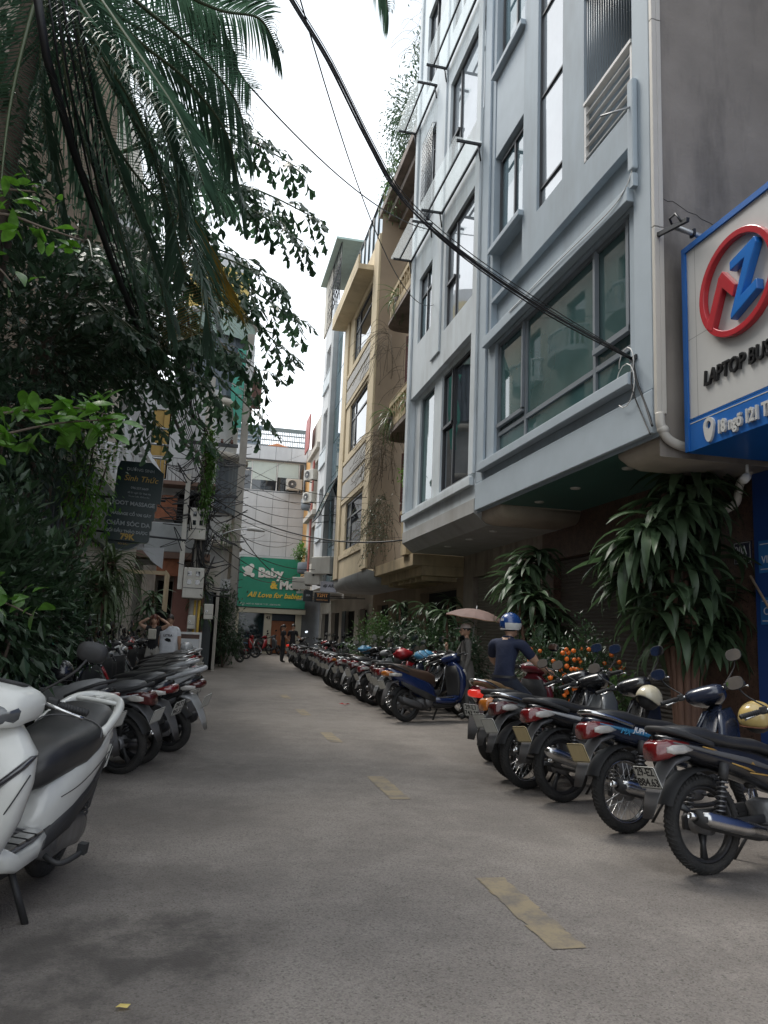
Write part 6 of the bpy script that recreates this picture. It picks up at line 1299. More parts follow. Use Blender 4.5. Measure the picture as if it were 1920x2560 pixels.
for i in range(22):
    kd = 'scwssscwsw'[i % 10]; nm, c = [('black', C_BLK), ('grey', C_GRY), ('black', C_BLK), ('white', C_WHT), ('red', C_RED), ('black', C_BLK), ('silver', C_SIL), ('navy blue', C_NVY)][(i*5+2) % 8]
    rc = {'tail_cowl': c, 'leg_shield': c, 'handlebar_cowl': c, 'centre_cover': C_BLK, 'front_fender': c, 'side_trim': C_SIL if i % 2 else M_GREYP, 'side_body': c, 'front_apron': c, 'foot_board': c, 'seat': M_SEAT, 'number_plate': M_PLATE, 'mud_flap': M_GREYP if i % 2 else C_SIL, 'grab_rail': M_CHR if i % 3 else M_PLAST, 'rear_rack': C_SIL, 'rack_stay': C_SIL, 'tail_light': [M_LREDS, M_LRED, M_LREDB][i % 3]}
    src = {'w': Uw, 'c': Uc, 's': bl if i % 3 else wh}[kd]
    vary(dup(src, (-.40-min(i*.012, .12)+rng.uniform(-.07, .07), y, .002), R(90+62+rng.uniform(-5, 5)), '%s %s, %s behind the black scooter with readable plate, left row' % (nm, {'w': 'wire-wheeled motorbike', 'c': 'cast-wheeled motorbike', 's': 'scooter'}[kd], ORDN[i]), GR, rc, skip=('model_lettering', 'muffler', 'plate_text', 'brand_lettering', 'foot_trim', 'panel_seams', 'seat_piping', 'stand_foot')))
    y += .58+rng.uniform(-.05, .06)
# --- far left, by the pole and the shop
far = [(1.25, 40.6, 120, 's', C_RED, 'red scooter facing the lane in front of the far left shrubs'), (.55, 38.0, 95, 'c', C_BLK, 'black motorbike between the pole and the red scooter'), (.1, 33.5, 80, 's', C_BLK, 'black scooter in the shade beyond the utility pole'),
       (1.7, 44.2, 70, 'w', C_BLK, 'black motorbike beside the shop window at the end of the lane'), (2.3, 45.2, 75, 'c', C_RED, 'red motorbike in front of the shop window under the green sign'), (2.9, 45.6, 70, 's', C_GRY, 'grey scooter next to the cream pillar under the green sign')]
for (x, yy, az, kd, c, lb) in far:
    dup({'w': Uw, 'c': Uc, 's': bl}[kd], (x, yy, .002), R(90-az), lb, GR, {'tail_cowl': c, 'leg_shield': c, 'side_body': c, 'front_apron': c, 'handlebar_cowl': c, 'foot_board': c, 'front_fender': c}, skip=('model_lettering', 'muffler', 'plate_text'))
fs = dup(bl, (3.85, 35.2, .002), R(90-35), 'dark scooter with red tail light under the couple in black', GR, {'side_body': C_BLK, 'tail_light': M_LREDON}, skip=('plate_text',))

# --- helmets and bags on the bikes
def helmet(loc, rz, shell, label, trim=None, s=1.0, tiltx=0.0):
    h = thing('helmet', loc, label, 'helmet'); h.rotation_euler = (tiltx, 0, rz); ORG[h.name] = Vector((0,0,0)); h.scale = (s, s, s)
    m = MB(); n, k = 20, 9; vs = []
    for i in range(k+1):
        la = R(90)-R(118)*i/k
        for j in range(n):
            lo = 2*math.pi*j/n; cut = 1.0
            fr = math.cos(lo)
            la2 = R(90)-(R(118)-R(42)*max(0, fr)**1.2)*i/k
            vs.append((math.cos(la2)*math.cos(lo)*.142, math.cos(la2)*math.sin(lo)*.122, math.sin(la2)*.135+.055))
    m.add(vs, [(i*n+j, i*n+(j+1) % n, (i+1)*n+(j+1) % n, (i+1)*n+j) for i in range(k) for j in range(n)], 0, True)
    o = ob('shell', m, shell, h); sol = o.modifiers.new('thickness', 'SOLIDIFY'); sol.thickness = .014; sol.offset = -1
    ob('rim_trim', MB().tube(vs[-n:]+[vs[-n]], .006, 6, cap=False), trim or M_PLAST, h)
    ob('lining', MB().ball((0,0,.05), (.118,.10,.11), 12, 8), M_PLAST, h)
    return h
C_CRM = paintm('cream', (.50,.45,.33)); C_GLD = paintm('pale_gold', (.52,.38,.14))
helmet((4.12, 6.72, .86), R(200), C_CRM, 'cream helmet resting on the black motorbike with the silver muffler', s=.95)
helmet((4.42, 5.62, .80), R(-10), C_GLD, 'pale gold helmet hung behind the nearest black motorbike', pm('brown_trim', (.16,.06,.03), .6), s=1.05)
helmet((-1.35, 8.0, .86), R(150), C_BLK, 'black helmet with red mark on the left-row scooter with readable plate')
helmet((-.42, 17.9, .86), R(60), C_SIL, 'white-grey helmet resting on a far seat of the left row', s=1.1)
def bag(loc, col, label, s=1.0):
    m = MB(); r_ = random.Random(int(loc[1]*37)); n, k = 14, 8; vs = []
    for i in range(k+1):
        la = -math.pi/2+math.pi*i/k
        for j in range(n):
            lo = 2*math.pi*j/n; q = 1+r_.uniform(-.22, .22); vs.append((math.cos(la)*math.cos(lo)*.2*q, math.cos(la)*math.sin(lo)*.17*q, math.sin(la)*.11*q))
    m.add(vs, [(i*n+j, i*n+(j+1) % n, (i+1)*n+(j+1) % n, (i+1)*n+j) for i in range(k) for j in range(n)], 0, True)
    o = ob('plastic_cover', m, col, origin=loc); o.scale = (s, s, s); tag(o, label, 'cover'); return o
bag((4.25, 15.0, 1.02), pm('cyan_plastic', (.05,.20,.34), .4), 'pale blue plastic cover on a handlebar near the umbrella'); bag((4.05, 16.0, 1.03), pm('red_plastic', (.30,.015,.02), .4), 'red plastic cover on a handlebar in the right row'); bag((4.06, 20.0, 1.01), MATS['cyan_plastic'], 'blue plastic cover on a far handlebar in the right row', .9); bag((4.42, 15.1, .99), pm('white_plastic', (.6,.6,.6), .35), 'white plastic sheet beside the pale blue handlebar cover', .8)
# ================================================================== PLANTS
def leafm(name, col, rough=.35, sub=.25, rnd=.25, spec=.5): return pm('leaf_'+name, col, rough, var=.3, vs=4, sub=sub, rnd=rnd, spec=spec)
G_PALM = leafm('palm', (.052, .092, .062), .45, .42); G_PALMY = leafm('palm_yellowing', (.15, .10, .03), .45, .40); G_FISH = leafm('fishtail', (.048, .088, .050), .38, .34); G_DRAC = leafm('dracaena', (.066, .108, .055), .46, .2, rnd=.4)
G_BRIGHT = leafm('bright', (.075, .17, .030), .3, .32); G_BUSH = leafm('bush', (.040, .075, .036), .35, .2); G_DARKB = leafm('dark_shrub', (.036, .066, .038), .4, .25); G_LIGHT = leafm('light_shrub', (.075, .13, .05), .4, .3); G_RIB = leafm('ribbon', (.09, .13, .06), .35, .25); G_DRY = leafm('dry_twig', (.085, .065, .04), .7, .1)
M_BARK = pm('grey_brown_bark', (.105, .08, .062), .9, var=.3, vs=6, bump=.5, bs=18, stretch=(1,1,.3)); M_BARKR = pm('reddish_bark', (.15, .085, .06), .85, var=.3, vs=5, bump=.4, bs=14, stretch=(1,1,.4))
def strap_mesh(L_=1.0, w_=.09, droop=.8, fold=.25, n=7, taper=1.0, twist=0.0, seed=0):
    """drooping strap leaf, base at 0, starts along +x and bends down"""
    r_ = random.Random(seed); m = MB(); p = Vector((0,0,0)); ang = .35; vs = []
    for i in range(n+1):
        t = i/n; wd = w_*(math.sin(math.pi*min(1, (t*.92+.08))**(.75*taper)))**.8*.5+.002
        tw_ = twist*t+r_.uniform(-.05,.05); c, s = math.cos(tw_), math.sin(tw_); nx = Vector((-math.sin(ang), 0, math.cos(ang)))
        side = Vector((0, c, 0))+nx*s
        vs += [p+side*wd+nx*wd*fold, p, p-side*wd+nx*wd*fold]
        ang -= droop*1.9/n*(1.15-.3*t)+r_.uniform(-.05,.05); p = p+Vector((math.cos(ang), 0, math.sin(ang)))*L_/n
    fs = []
    for i in range(n): a = 3*i; fs += [(a, a+3, a+4, a+1), (a+1, a+4, a+5, a+2)]
    m.add(vs, fs, 0, True); return m
def mesh_of(mb, name, mat):
    me = bpy.data.meshes.new(name); me.from_pydata(mb.v, [], mb.f); me.materials.append(mat); me.polygons.foreach_set('use_smooth', mb.sm); me.update(); return me
STRAP = [mesh_of(strap_mesh(1.0, .165, d, .3, 7, 1.0, tw_, k), 'strap_leaf', G_DRAC) for k, (d, tw_) in enumerate([(.55,.2), (.75,-.3), (.95,.3), (1.05,-.2), (.65,.5)])]
THIN = [mesh_of(strap_mesh(1.0, .045, d, .3, 8, .8, tw_, 20+k), 'ribbon_leaf', G_RIB) for k, (d, tw_) in enumerate([(.7,.2), (.95,-.3), (1.15,.3), (1.25,-.2)])]
def head(root, org, c, n, L_, meshes, r_, name='leaf', up_=.5, mat=None, spread=1.0):
    for i in range(n):
        az = i*2.399+r_.uniform(-.3,.3); t = (i+.5)/n; pitch = (1.1-1.9*t*spread)*up_+r_.uniform(-.15,.15)
        M_ = Matrix.Translation(Vector(c)-org+Vector((0,0,-.18*t*L_))) @ Matrix.Rotation(az, 4, 'Z') @ Matrix.Rotation(-pitch, 4, 'Y') @ Matrix.Scale(L_*r_.uniform(.75, 1.12), 4)
        inst(r_.choice(meshes), name, root, M=M_)
def dracaena(name, loc, label, stems, trunk_r, per, L_, seed, meshes=None, up_=.5, cat='plant'):
    """stems: list of polylines (base .. top)"""
    r_ = random.Random(seed); t = thing(name, loc, label, cat); org = Vector(loc)
    for s in stems:
        pts = spline(s, 5); k = len(pts); ob('trunk', MB().tube(pts, [trunk_r*(1-.55*i/k) for i in range(k)], 9), M_BARKR, t)
        head(t, org, s[-1], per, L_, meshes or STRAP, r_, up_=up_)
    return t
# near dracaena on the right: thick branching trunk, drooping crown
b_ = Vector((6.1, 9.08, 0)); r_ = random.Random(3); st = []
for k in range(13):
    a = k*2.4; tt_ = ((k*5) % 13)/12; z = 1.6+2.15*tt_; rr_ = .16+.42*math.sin(math.pi*min(1, .25+.75*tt_))**1.2
    top = b_+Vector((-.14+math.cos(a)*rr_, -.05+math.sin(a)*rr_*.9, z)); st.append([b_+Vector((math.cos(a)*.10, math.sin(a)*.10, .1)), b_+Vector((math.cos(a)*.16, math.sin(a)*.15, .9)), b_+Vector((math.cos(a)*rr_*.6, math.sin(a)*rr_*.6, z*.72)), top])
dt_ = dracaena('dracaena_tree', tuple(b_), 'large drooping strap-leaved dracaena against the granite wall on the right', st, .055, 22, .86, 7, up_=.35, cat='tree')
def more_leaves(root, org, heads, n, L_, seed, mat):
    r_ = random.Random(seed); m = MB(); src = [(me_.vertices, me_.polygons) for me_ in STRAP]
    for i in range(n):
        c = Vector(r_.choice(heads)); v_, p_ = r_.choice(src); M_ = Matrix.Translation(c+Vector((0,0,r_.uniform(-.35,.1)))) @ Matrix.Rotation(r_.uniform(0,6.28), 4, 'Z') @ Matrix.Rotation(r_.uniform(-.4,.55), 4, 'Y') @ Matrix.Scale(L_*r_.uniform(.6,1.05), 4)
        m.add([M_ @ q.co for q in v_], [tuple(q.vertices) for q in p_], 0, True)
    o = ob('inner_leaves', m, mat, root, fix=False); o['kind'] = 'stuff'
more_leaves(dt_, b_, [s_[-1] for s_ in st]+[b_+Vector((.35*math.cos(q), .35*math.sin(q), 1.75)) for q in (0, 1.3, 2.6, 3.9, 5.2)]+[b_+Vector((-.38, -.30, 2.1)), b_+Vector((-.1, -.42, 2.3)), b_+Vector((.25, -.35, 2.2)), b_+Vector((-.25, -.40, 2.7)), b_+Vector((.2, -.4, 2.8)), b_+Vector((-.45, -.1, 1.95))], 520, .76, 5, G_DRAC)
b_ = Vector((5.55, 12.6, 0)); st = []
for k in range(11):
    a = k*2.4; rr_ = .12+.30*((k*37) % 10)/10; z = 1.35+1.65*((k*7) % 11)/10
    st.append([b_+Vector((math.cos(a)*.1, math.sin(a)*.1, .1)), b_+Vector((math.cos(a)*.16, math.sin(a)*.15, .8)), b_+Vector((math.cos(a)*rr_, math.sin(a)*rr_, z))])
dracaena('dracaena_tree', tuple(b_), 'dense dracaena behind the man in the blue helmet', st, .05, 24, .72, 9, up_=.35, cat='tree')
# bush helper -------------------------------------------------
def leaf_quads(m, c, L_, w_, d, nrm, mi=0, curl=.15):
    d = d.normalized(); s = d.cross(nrm)
    if s.length < 1e-4: s = d.cross(Vector((1,0,.3)))
    s.normalize(); n = s.cross(d)
    m.add([c, c+d*L_*.45+s*w_*.5+n*L_*curl*.4, c+d*L_, c+d*L_*.45-s*w_*.5+n*L_*curl*.4, c+d*L_*.5-n*L_*curl*.1], [(0,1,4), (1,2,4), (2,3,4), (3,0,4)], mi, False)
def bush(name, c, rad, n, L_, mat, label, seed, w_=.45, stems=5, cat='shrub', clumps=14, base=None, droop=.2, hollow=.35):
    r_ = random.Random(seed); c = Vector(c); base = Vector(base) if base else Vector((c.x, c.y, 0))
    t = thing(name, tuple(base), label, cat)
    cl = []
    for k in range(clumps):
        while True:
            p = Vector((r_.uniform(-1,1), r_.uniform(-1,1), r_.uniform(-1,1)))
            if hollow < p.length < 1: break
        cl.append(Vector((p.x*rad[0], p.y*rad[1], p.z*rad[2]))*.85)
    m = MB()
    for i in range(n):
        k = r_.choice(cl); g_ = Vector((r_.gauss(0,1), r_.gauss(0,1), r_.gauss(0,1)))*.26; p = k+Vector((g_.x*rad[0], g_.y*rad[1], g_.z*rad[2]))
        o_ = (p-k*.3).normalized()+Vector((r_.uniform(-.8,.8), r_.uniform(-.8,.8), r_.uniform(-.8,.6)-droop)); q = L_*r_.uniform(.6, 1.25)
        leaf_quads(m, c+p, q, q*w_, o_, Vector((r_.uniform(-.4,.4), r_.uniform(-.4,.4), 1)))
    ob('foliage', m, mat, t, fix=False)
    sm = MB()
    for k in cl[:stems]: sm.tube(spline([base, base.lerp(c+k, .5)+Vector((r_.uniform(-.1,.1), r_.uniform(-.1,.1), 0)), c+k], 4), [.03*(1-.08*i) for i in range(9)], 5)
    ob('stems', sm, M_BARK, t); return t
# kumquat bushes with fruit
for (c, rad, lb, nf, sd) in (((5.15, 11.0, .98), (.52, .45, .62), 'kumquat bush full of orange fruit beside the helmeted rider', 44, 1), ((5.6, 10.7, 1.0), (.46, .42, .66), 'kumquat bush with orange fruit nearer the big dracaena', 36, 2)):
    t = bush('kumquat_bush', c, rad, 2600, .085, G_BUSH, lb, sd, .38, 7, hollow=.2, clumps=24); r_ = random.Random(sd+40); om = None
    ob('pot', MB().lathe([(0,.01),(.2,.01),(.26,.32),(.28,.32),(.28,.36),(.22,.36),(.2,.3),(0,.3)], (c[0], c[1], .11), (0,0,1), 20), pm('brown_pot', (.10,.05,.035), .5), t)
    for k in range(nf):
        a = r_.uniform(3.0, 5.9); zz = r_.uniform(-.75, .6); q = math.sqrt(1-zz*zz)
        if om is None: oo = ob('fruit', MB().ball((0,0,0), .033, 12, 8), pm('orange_peel', (.72,.16,.02), .45, rnd=.3)); oo.parent = t; om = oo.data
        else: oo = inst(om, 'fruit', t)
        oo.location = Vector(c)+Vector((math.cos(a)*q*rad[0]*.98, math.sin(a)*q*rad[1]*.98-.05, zz*rad[2]))-ORG[t.name]; s_ = r_.uniform(.8, 1.15); oo.scale = (s_, s_, s_)
# planting in front of the balcony house
for k, (x, y, h, L_, per, ns) in enumerate([(5.75, 17.6, 2.0, .55, 16, 5), (5.7, 19.3, 2.4, .55, 16, 6), (5.6, 21.6, 2.3, .5, 14, 5)]):
    st = []
    for j in range(ns):
        a = j*2.4; st.append([(x+math.cos(a)*.08, y+math.sin(a)*.08, .1), (x+math.cos(a)*.2, y+math.sin(a)*.2, h*.5), (x+math.cos(a)*(.2+.1*(j % 3)), y+math.sin(a)*.35, h*(.55+.45*j/(ns-1)))])
    dracaena('dracaena', (x, y, 0), ['dracaena just past the umbrella along the right wall', 'tallest dracaena in the planted strip on the right', 'farthest dracaena by the ochre porch'][k], st, .05, per, L_, 30+k)
bush('leafy_shrub', (5.4, 18.6, 1.1), (.6, .9, .75), 2200, .11, G_BUSH, 'dark leafy shrub in the planted strip between dracaenas', 51); bush('leafy_shrub', (5.35, 20.5, 1.0), (.55, .9, .8), 2200, .11, G_DARKB, 'shadowy shrub in front of the ochre porch', 52); bush('leafy_shrub', (4.95, 23.2, 1.15), (.7, .9, .85), 2600, .11, G_LIGHT, 'pale green shrub at the far end of the planted strip', 53)
bush('leafy_shrub', (5.6, 16.6, .9), (.5, .7, .7), 1600, .11, G_DARKB, 'low dark shrub behind the first bikes past the umbrella', 54); bush('leafy_shrub', (5.7, 10.2, .6), (.3, .3, .45), 500, .12, G_LIGHT, 'small potted plant at the foot of the big dracaena', 55)
# balcony plants
def agave(x, y, z, n, L_, label, seed, meshes=THIN):
    t = thing('balcony_plant', (x, y, z), label, 'plant'); r_ = random.Random(seed); ob('pot', MB().lathe([(0,0),(.12,0),(.17,.22),(.15,.22),(.14,.18),(0,.18)], (x, y, z), (0,0,1), 14), M_ROOFU, t); head(t, Vector((x,y,z)), (x, y, z+.3), n, L_, meshes, r_, up_=.9); return t
agave(5.3, 23.2, 12.1, 40, .95, 'spiky plant on the upper balcony of the ochre house', 1); agave(5.3, 23.4, 8.1, 60, 1.1, 'spiky plant spilling over the middle balcony', 2); agave(5.35, 21.4, 8.1, 36, .8, 'strappy plant at the near end of the middle balcony', 4); agave(5.45, 20.6, 11.95, 24, .6, 'small strappy plant beside the white house wall', 6)
def hanging(c, rad, n, label, seed, mat, L_=.9, leaves=0, th=.006):
    r_ = random.Random(seed); t = thing('hanging_creeper', c, label, 'creeper'); m = MB(); lf = MB()
    for k in range(n):
        p = Vector(c)+Vector((r_.uniform(-1,1)*rad[0], r_.uniform(-1,1)*rad[1], r_.uniform(-.6,1)*rad[2])); pts = [p]; d = Vector((r_.uniform(-1.2,.2), r_.uniform(-1,1), r_.uniform(-.2,.9)))
        for j in range(7): d = d+Vector((r_.uniform(-.25,.25), r_.uniform(-.25,.25), -.38)); pts.append(pts[-1]+d.normalized()*L_/7)
        m.tube(pts, th, 4)
        for q in range(leaves): pp = pts[r_.randrange(1, 8)]; leaf_quads(lf, pp, .09, .04, Vector((r_.uniform(-1,1), r_.uniform(-1,1), r_.uniform(-1,.3))), Vector((0,0,1)))
    ob('twigs', m, G_DRY, t)
    if leaves: ob('foliage', lf, mat, t, fix=False)
hanging((5.15, 23.6, 7.2), (.25, .9, .9), 90, 'dry creeper hanging from the middle balcony', 1, G_DRY, 1.3, 1); hanging((5.1, 23.4, 4.9), (.3, .8, 1.0), 120, 'twiggy creeper over the porch of the ochre house', 2, G_BUSH, 1.1, 6); hanging((5.2, 24.3, 11.2), (.1, .3, .6), 30, 'dry stems hanging from the upper balcony', 3, G_DRY, 1.6, 0); hanging((5.9, 24.5, 9.5), (.1, .2, 2.0), 24, 'thin creeper climbing the tan side wall', 8, G_DRY, 1.2, 0)
bush('potted_shrub', (5.35, 20.75, 5.9), (.28, .35, .4), 420, .13, G_BRIGHT, 'bright potted shrub on a ledge beside the white house', 61, base=(5.35, 20.75, 5.3), cat='plant'); bush('potted_shrub', (5.4, 20.7, 9.7), (.25, .3, .45), 380, .13, G_BUSH, 'potted shrub below the upper balcony of the ochre house', 62, base=(5.4, 20.7, 9.2), cat='plant')
o = ob('urn', MB().lathe([(0,0),(.12,0),(.1,.05),(.05,.1),(.07,.16),(.16,.3),(.18,.42),(.15,.44),(0,.44)], (0,0,0), (0,0,1), 18), M_OLDY, origin=(5.35, 20.75, 5.0)); tag(o, 'ochre stone urn holding the bright shrub', 'urn')
o = ob('urn_pillar', MB().bx(5.15, 5.55, 20.45, 21.05, 3.63, 5.0).bx(5.1, 5.6, 20.4, 21.1, 4.8, 4.9), M_OLDY); tag(o, 'ochre pillar carrying the stone urn', 'pillar')
bush('roof_shrub', (5.7, 22.2, 18.6), (1.0, 2.2, 1.9), 5200, .16, G_BUSH, 'bamboo-like shrub growing on the roof of the ochre house', 63, base=(5.9, 22.2, 16.6), w_=.3, droop=.35, clumps=26, cat='tree'); bush('roof_shrub', (5.35, 24.0, 17.0), (.5, 1.0, 1.3), 1500, .14, G_LIGHT, 'paler shrub hanging over the roof edge of the ochre house', 64, base=(5.5, 24.0, 16.6), w_=.3, droop=.5, cat='shrub')
hanging((5.5, 21.2, 20.6), (.5, 1.0, .6), 40, 'bare twigs sticking up above the roof shrub', 12, G_DRY, 1.1, 0)

# ---- palms on the left
def frond(parent, pts, n, Ll, mat, seed, droop=.55, wl=.030, r0=.022, one_side=None, spread=1.0):
    r_ = random.Random(seed); P_ = spline(pts, 8); k = len(P_); rac = MB(); m = MB(); rac.tube(P_, [r0*(1-.85*i/k)+.002 for i in range(k)], 6, mi=1); m = rac
    for i in range(n):
        t = .08+.92*i/(n-1); q = t*(k-1); j = min(int(q), k-2); p = P_[j].lerp(P_[j+1], q-j); d = (P_[j+1]-P_[j]).normalized(); s = d.cross(Vector((0,0,1)))
        if s.length < .05: s = Vector((1,0,0))
        s.normalize(); u = s.cross(d)
        L_ = Ll*(.45+.75*math.sin(math.pi*min(1, t*.85+.1)))*r_.uniform(.9, 1.08)
        for sg in (-1, 1):
            if one_side and sg != one_side: continue
            dd = (s*sg*spread+d*.55+u*.12+Vector((r_.uniform(-.08,.08),)*3)).normalized(); w_ = wl*r_.uniform(.8, 1.1); nn = 4; pp = p; vs = []
            for a in range(nn+1):
                f = a/nn; ww = w_*(.4+1.0*f if f < .3 else .78*(1-(f-.3)/.72)**.8+.02)*.5; sd = dd.cross(Vector((0,0,1)));
                if sd.length < .05: sd = d.copy()
                sd.normalize(); vs += [pp+sd*ww, pp-sd*ww]
                dd = (dd+Vector((0,0,-droop*(.25+f)*.55))).normalized(); pp = pp+dd*L_/nn
            m.add(vs, [(2*a, 2*a+1, 2*a+3, 2*a+2) for a in range(nn)], 0, True)
    return ob('frond', m, [mat, pm('rachis_green', (.06,.08,.035), .5, var=.2)], parent, fix=False)
pl = thing('palm', (-2.5, 7.2, 0), 'tall feather palm with arching fronds filling the upper left', 'palm tree')
def trunk(parent, pts, r0, r1, mat=None, rings=True):
    P_ = spline(pts, 10); k = len(P_); m = MB(); m.tube(P_, [(r0+(r1-r0)*i/k)*(1.04 if rings and i % 3 == 0 else 1) for i in range(k)], 12); return ob('trunk', m, mat or M_BARK, parent)
trunk(pl, [(-2.55, 7.4, 0), (-2.45, 7.3, 2.5), (-2.2, 7.1, 5), (-1.9, 6.9, 8.2)], .16, .12)
trunk(pl, [(-2.75, 8.2, 0), (-2.6, 8.1, 3), (-2.25, 8.0, 6.0)], .13, .10); trunk(pl, [(-2.6, 6.4, 0), (-2.55, 6.3, 2.5), (-2.5, 6.2, 5.5), (-2.6, 6.2, 8)], .12, .10)
C0 = at(120, -140, 6.5)
fr = [  # (points along the rachis as image pixels with depth Y, leaflets, leaflet length)
 ([C0, at(215, 130, 6.2), at(330, 330, 6.0), at(420, 540, 5.8), at(455, 720, 5.8)], 64, .62, G_PALM, .62),
 ([C0, at(270, 60, 6.6), at(400, 170, 6.7), at(490, 290, 6.8), at(520, 440, 6.8)], 58, .60, G_PALM, .6),
 ([C0, at(200, 200, 6.4), at(260, 380, 6.3), at(330, 560, 6.2), at(370, 700, 6.2)], 56, .55, G_PALM, .7),
 ([at(250, -200, 6.2), at(370, -40, 6.2), at(470, 20, 6.3), at(560, 40, 6.4), at(600, 110, 6.4)], 50, .42, G_PALM, .8),
 ([C0, at(150, 90, 7.0), at(230, 280, 7.2), at(330, 420, 7.4), at(430, 490, 7.5)], 56, .62, G_PALM, .6),
 ([C0, at(60, 60, 6.0), at(20, 240, 5.8), at(0, 420, 5.6)], 46, .55, G_PALM, .7),
 ([at(340, 380, 6.9), at(400, 460, 6.8), at(440, 570, 6.7), at(430, 720, 6.6)], 50, .62, G_PALMY, .40),
 ([C0, at(330, -40, 7.4), at(450, 60, 7.6), at(540, 190, 7.8)], 50, .55, G_PALM, .55),
 ([at(700, -260, 7.0), at(780, -140, 7.0), at(825, -50, 7.0), at(838, 25, 7.0)], 34, .42, G_PALM, .7),
 ([C0, at(120, 120, 7.6), at(160, 320, 7.8), at(240, 480, 8.0)], 50, .6, G_PALM, .65), ([C0, at(300, 120, 5.7), at(390, 260, 5.4), at(440, 400, 5.3)], 50, .5, G_PALM, .6), ([at(60, -160, 7.5), at(180, -20, 8), at(300, 100, 8.4), at(380, 240, 8.6)], 52, .6, G_PALM, .6), ([C0, at(180, 20, 5.8), at(310, 180, 5.5), at(370, 330, 5.4), at(395, 470, 5.4)], 54, .5, G_PALM, .65)]
fr += [([C0, at(190, 60, 6.0), at(300, 250, 5.9), at(360, 430, 5.9), at(400, 590, 6.0)], 64, .6, G_PALM, .6), ([C0, at(240, 20, 7.2), at(380, 110, 7.4), at(470, 230, 7.6), at(500, 360, 7.7)], 60, .6, G_PALM, .55), ([C0, at(140, 140, 6.8), at(190, 330, 6.8), at(260, 500, 6.8), at(300, 640, 6.8)], 56, .6, G_PALM, .6), ([at(160, -200, 7.0), at(300, -90, 7.2), at(430, -20, 7.4), at(510, 120, 7.5)], 56, .6, G_PALM, .6), ([C0, at(90, 100, 6.6), at(100, 300, 6.6), at(130, 450, 6.6)], 50, .55, G_PALM, .6), ([C0, at(230, 160, 7.6), at(320, 290, 7.8), at(420, 380, 8.0), at(490, 420, 8.0)], 60, .62, G_PALM, .6), ([C0, at(340, 40, 6.8), at(440, 130, 6.9), at(510, 220, 7.0), at(535, 320, 7.0)], 56, .58, G_PALM, .6)]
for k, (pts, n, Ll, mt, dr) in enumerate(fr): frond(pl, pts, int(n*1.45), Ll*.98, mt, 100+k, dr)
# ---- fishtail palm reaching over the lane
ft = thing('fishtail_palm', (-2.9, 12.0, 0), 'fishtail palm with ragged wedge leaves reaching over the lane', 'palm tree')
trunk(ft, [(-2.9, 12.0, 0), (-2.8, 12, 3), (-2.5, 11.8, 6), (-2.0, 11.6, 8.5)], .15, .10); trunk(ft, [(-2.6, 11.2, 0), (-2.5, 11.1, 3), (-2.2, 11.0, 6.2)], .11, .08); trunk(ft, [(-2.7, 10.3, 0), (-2.55, 10.3, 3), (-2.3, 10.4, 5.5)], .09, .07)
def wedge(m, p, d, L_, r_, mi=0):
    s = d.cross(Vector((r_.uniform(-.3,.3), r_.uniform(-.3,.3), 1)))
    if s.length < .05: s = Vector((1,0,0))
    s.normalize(); n = s.cross(d); k = 4; w_ = L_*r_.uniform(.45, .7); top = []
    for i in range(k+1):
        f = -1+2*i/k; ll = L_*(1-.28*abs(f+.35)+r_.uniform(-.14, .10)); top.append(p+d*ll+s*f*w_*.5+n*L_*r_.uniform(-.06,.06))
    m.add([p, p+d*L_*.45-s*w_*.26, *top, p+d*L_*.45+s*w_*.26], [tuple(range(k+4))], mi, False)
def fish_frond(parent, pts, seed, Ls=.75, n2=9, Lw=.20):
    r_ = random.Random(seed); P_ = spline(pts, 6); k = len(P_); m = MB(); m.tube(P_, [.022*(1-.8*i/k)+.003 for i in range(k)], 6, mi=1)
    for i in range(n2*2):
        t = .22+.78*(i//2)/(n2-1); q = t*(k-1); j = min(int(q), k-2); p = P_[j].lerp(P_[j+1], q-j); d = (P_[j+1]-P_[j]).normalized(); s = d.cross(Vector((0,0,1)))
        if s.length < .05: s = Vector((1,0,0))
        s.normalize(); sg = 1 if i % 2 else -1; dd = (s*sg*r_.uniform(.6,1)+d*.6+Vector((0,0,r_.uniform(-.3,.25)))).normalized(); L2 = Ls*(1-.55*t)*r_.uniform(.8,1.15); pp = p; prev = p
        for a in range(5):
            dd = (dd+Vector((0,0,-.14))).normalized(); pp = prev+dd*L2/5
            m.tube([prev, pp], .005, 3, mi=1, cap=False)
            for sg2 in (-1, 1):
                ld = (dd*.5+dd.cross(Vector((0,0,1)))*sg2*.5+Vector((r_.uniform(-.5,.5), r_.uniform(-.5,.5), -.55+r_.uniform(-.5,.4)))).normalized(); wedge(m, pp, ld, Lw*r_.uniform(.7,1.2), r_)
            prev = pp
        wedge(m, prev, (dd+Vector((0,0,-.5))).normalized(), Lw*1.2, r_)
    return ob('frond', m, [G_FISH, MATS['rachis_green']], parent, fix=False)
T0 = Vector((-2.0, 11.4, 7.4)); T1 = Vector((-2.2, 10.9, 6.0)); T2 = Vector((-2.3, 10.6, 5.0)); T3 = Vector((-1.9, 11.6, 8.6))
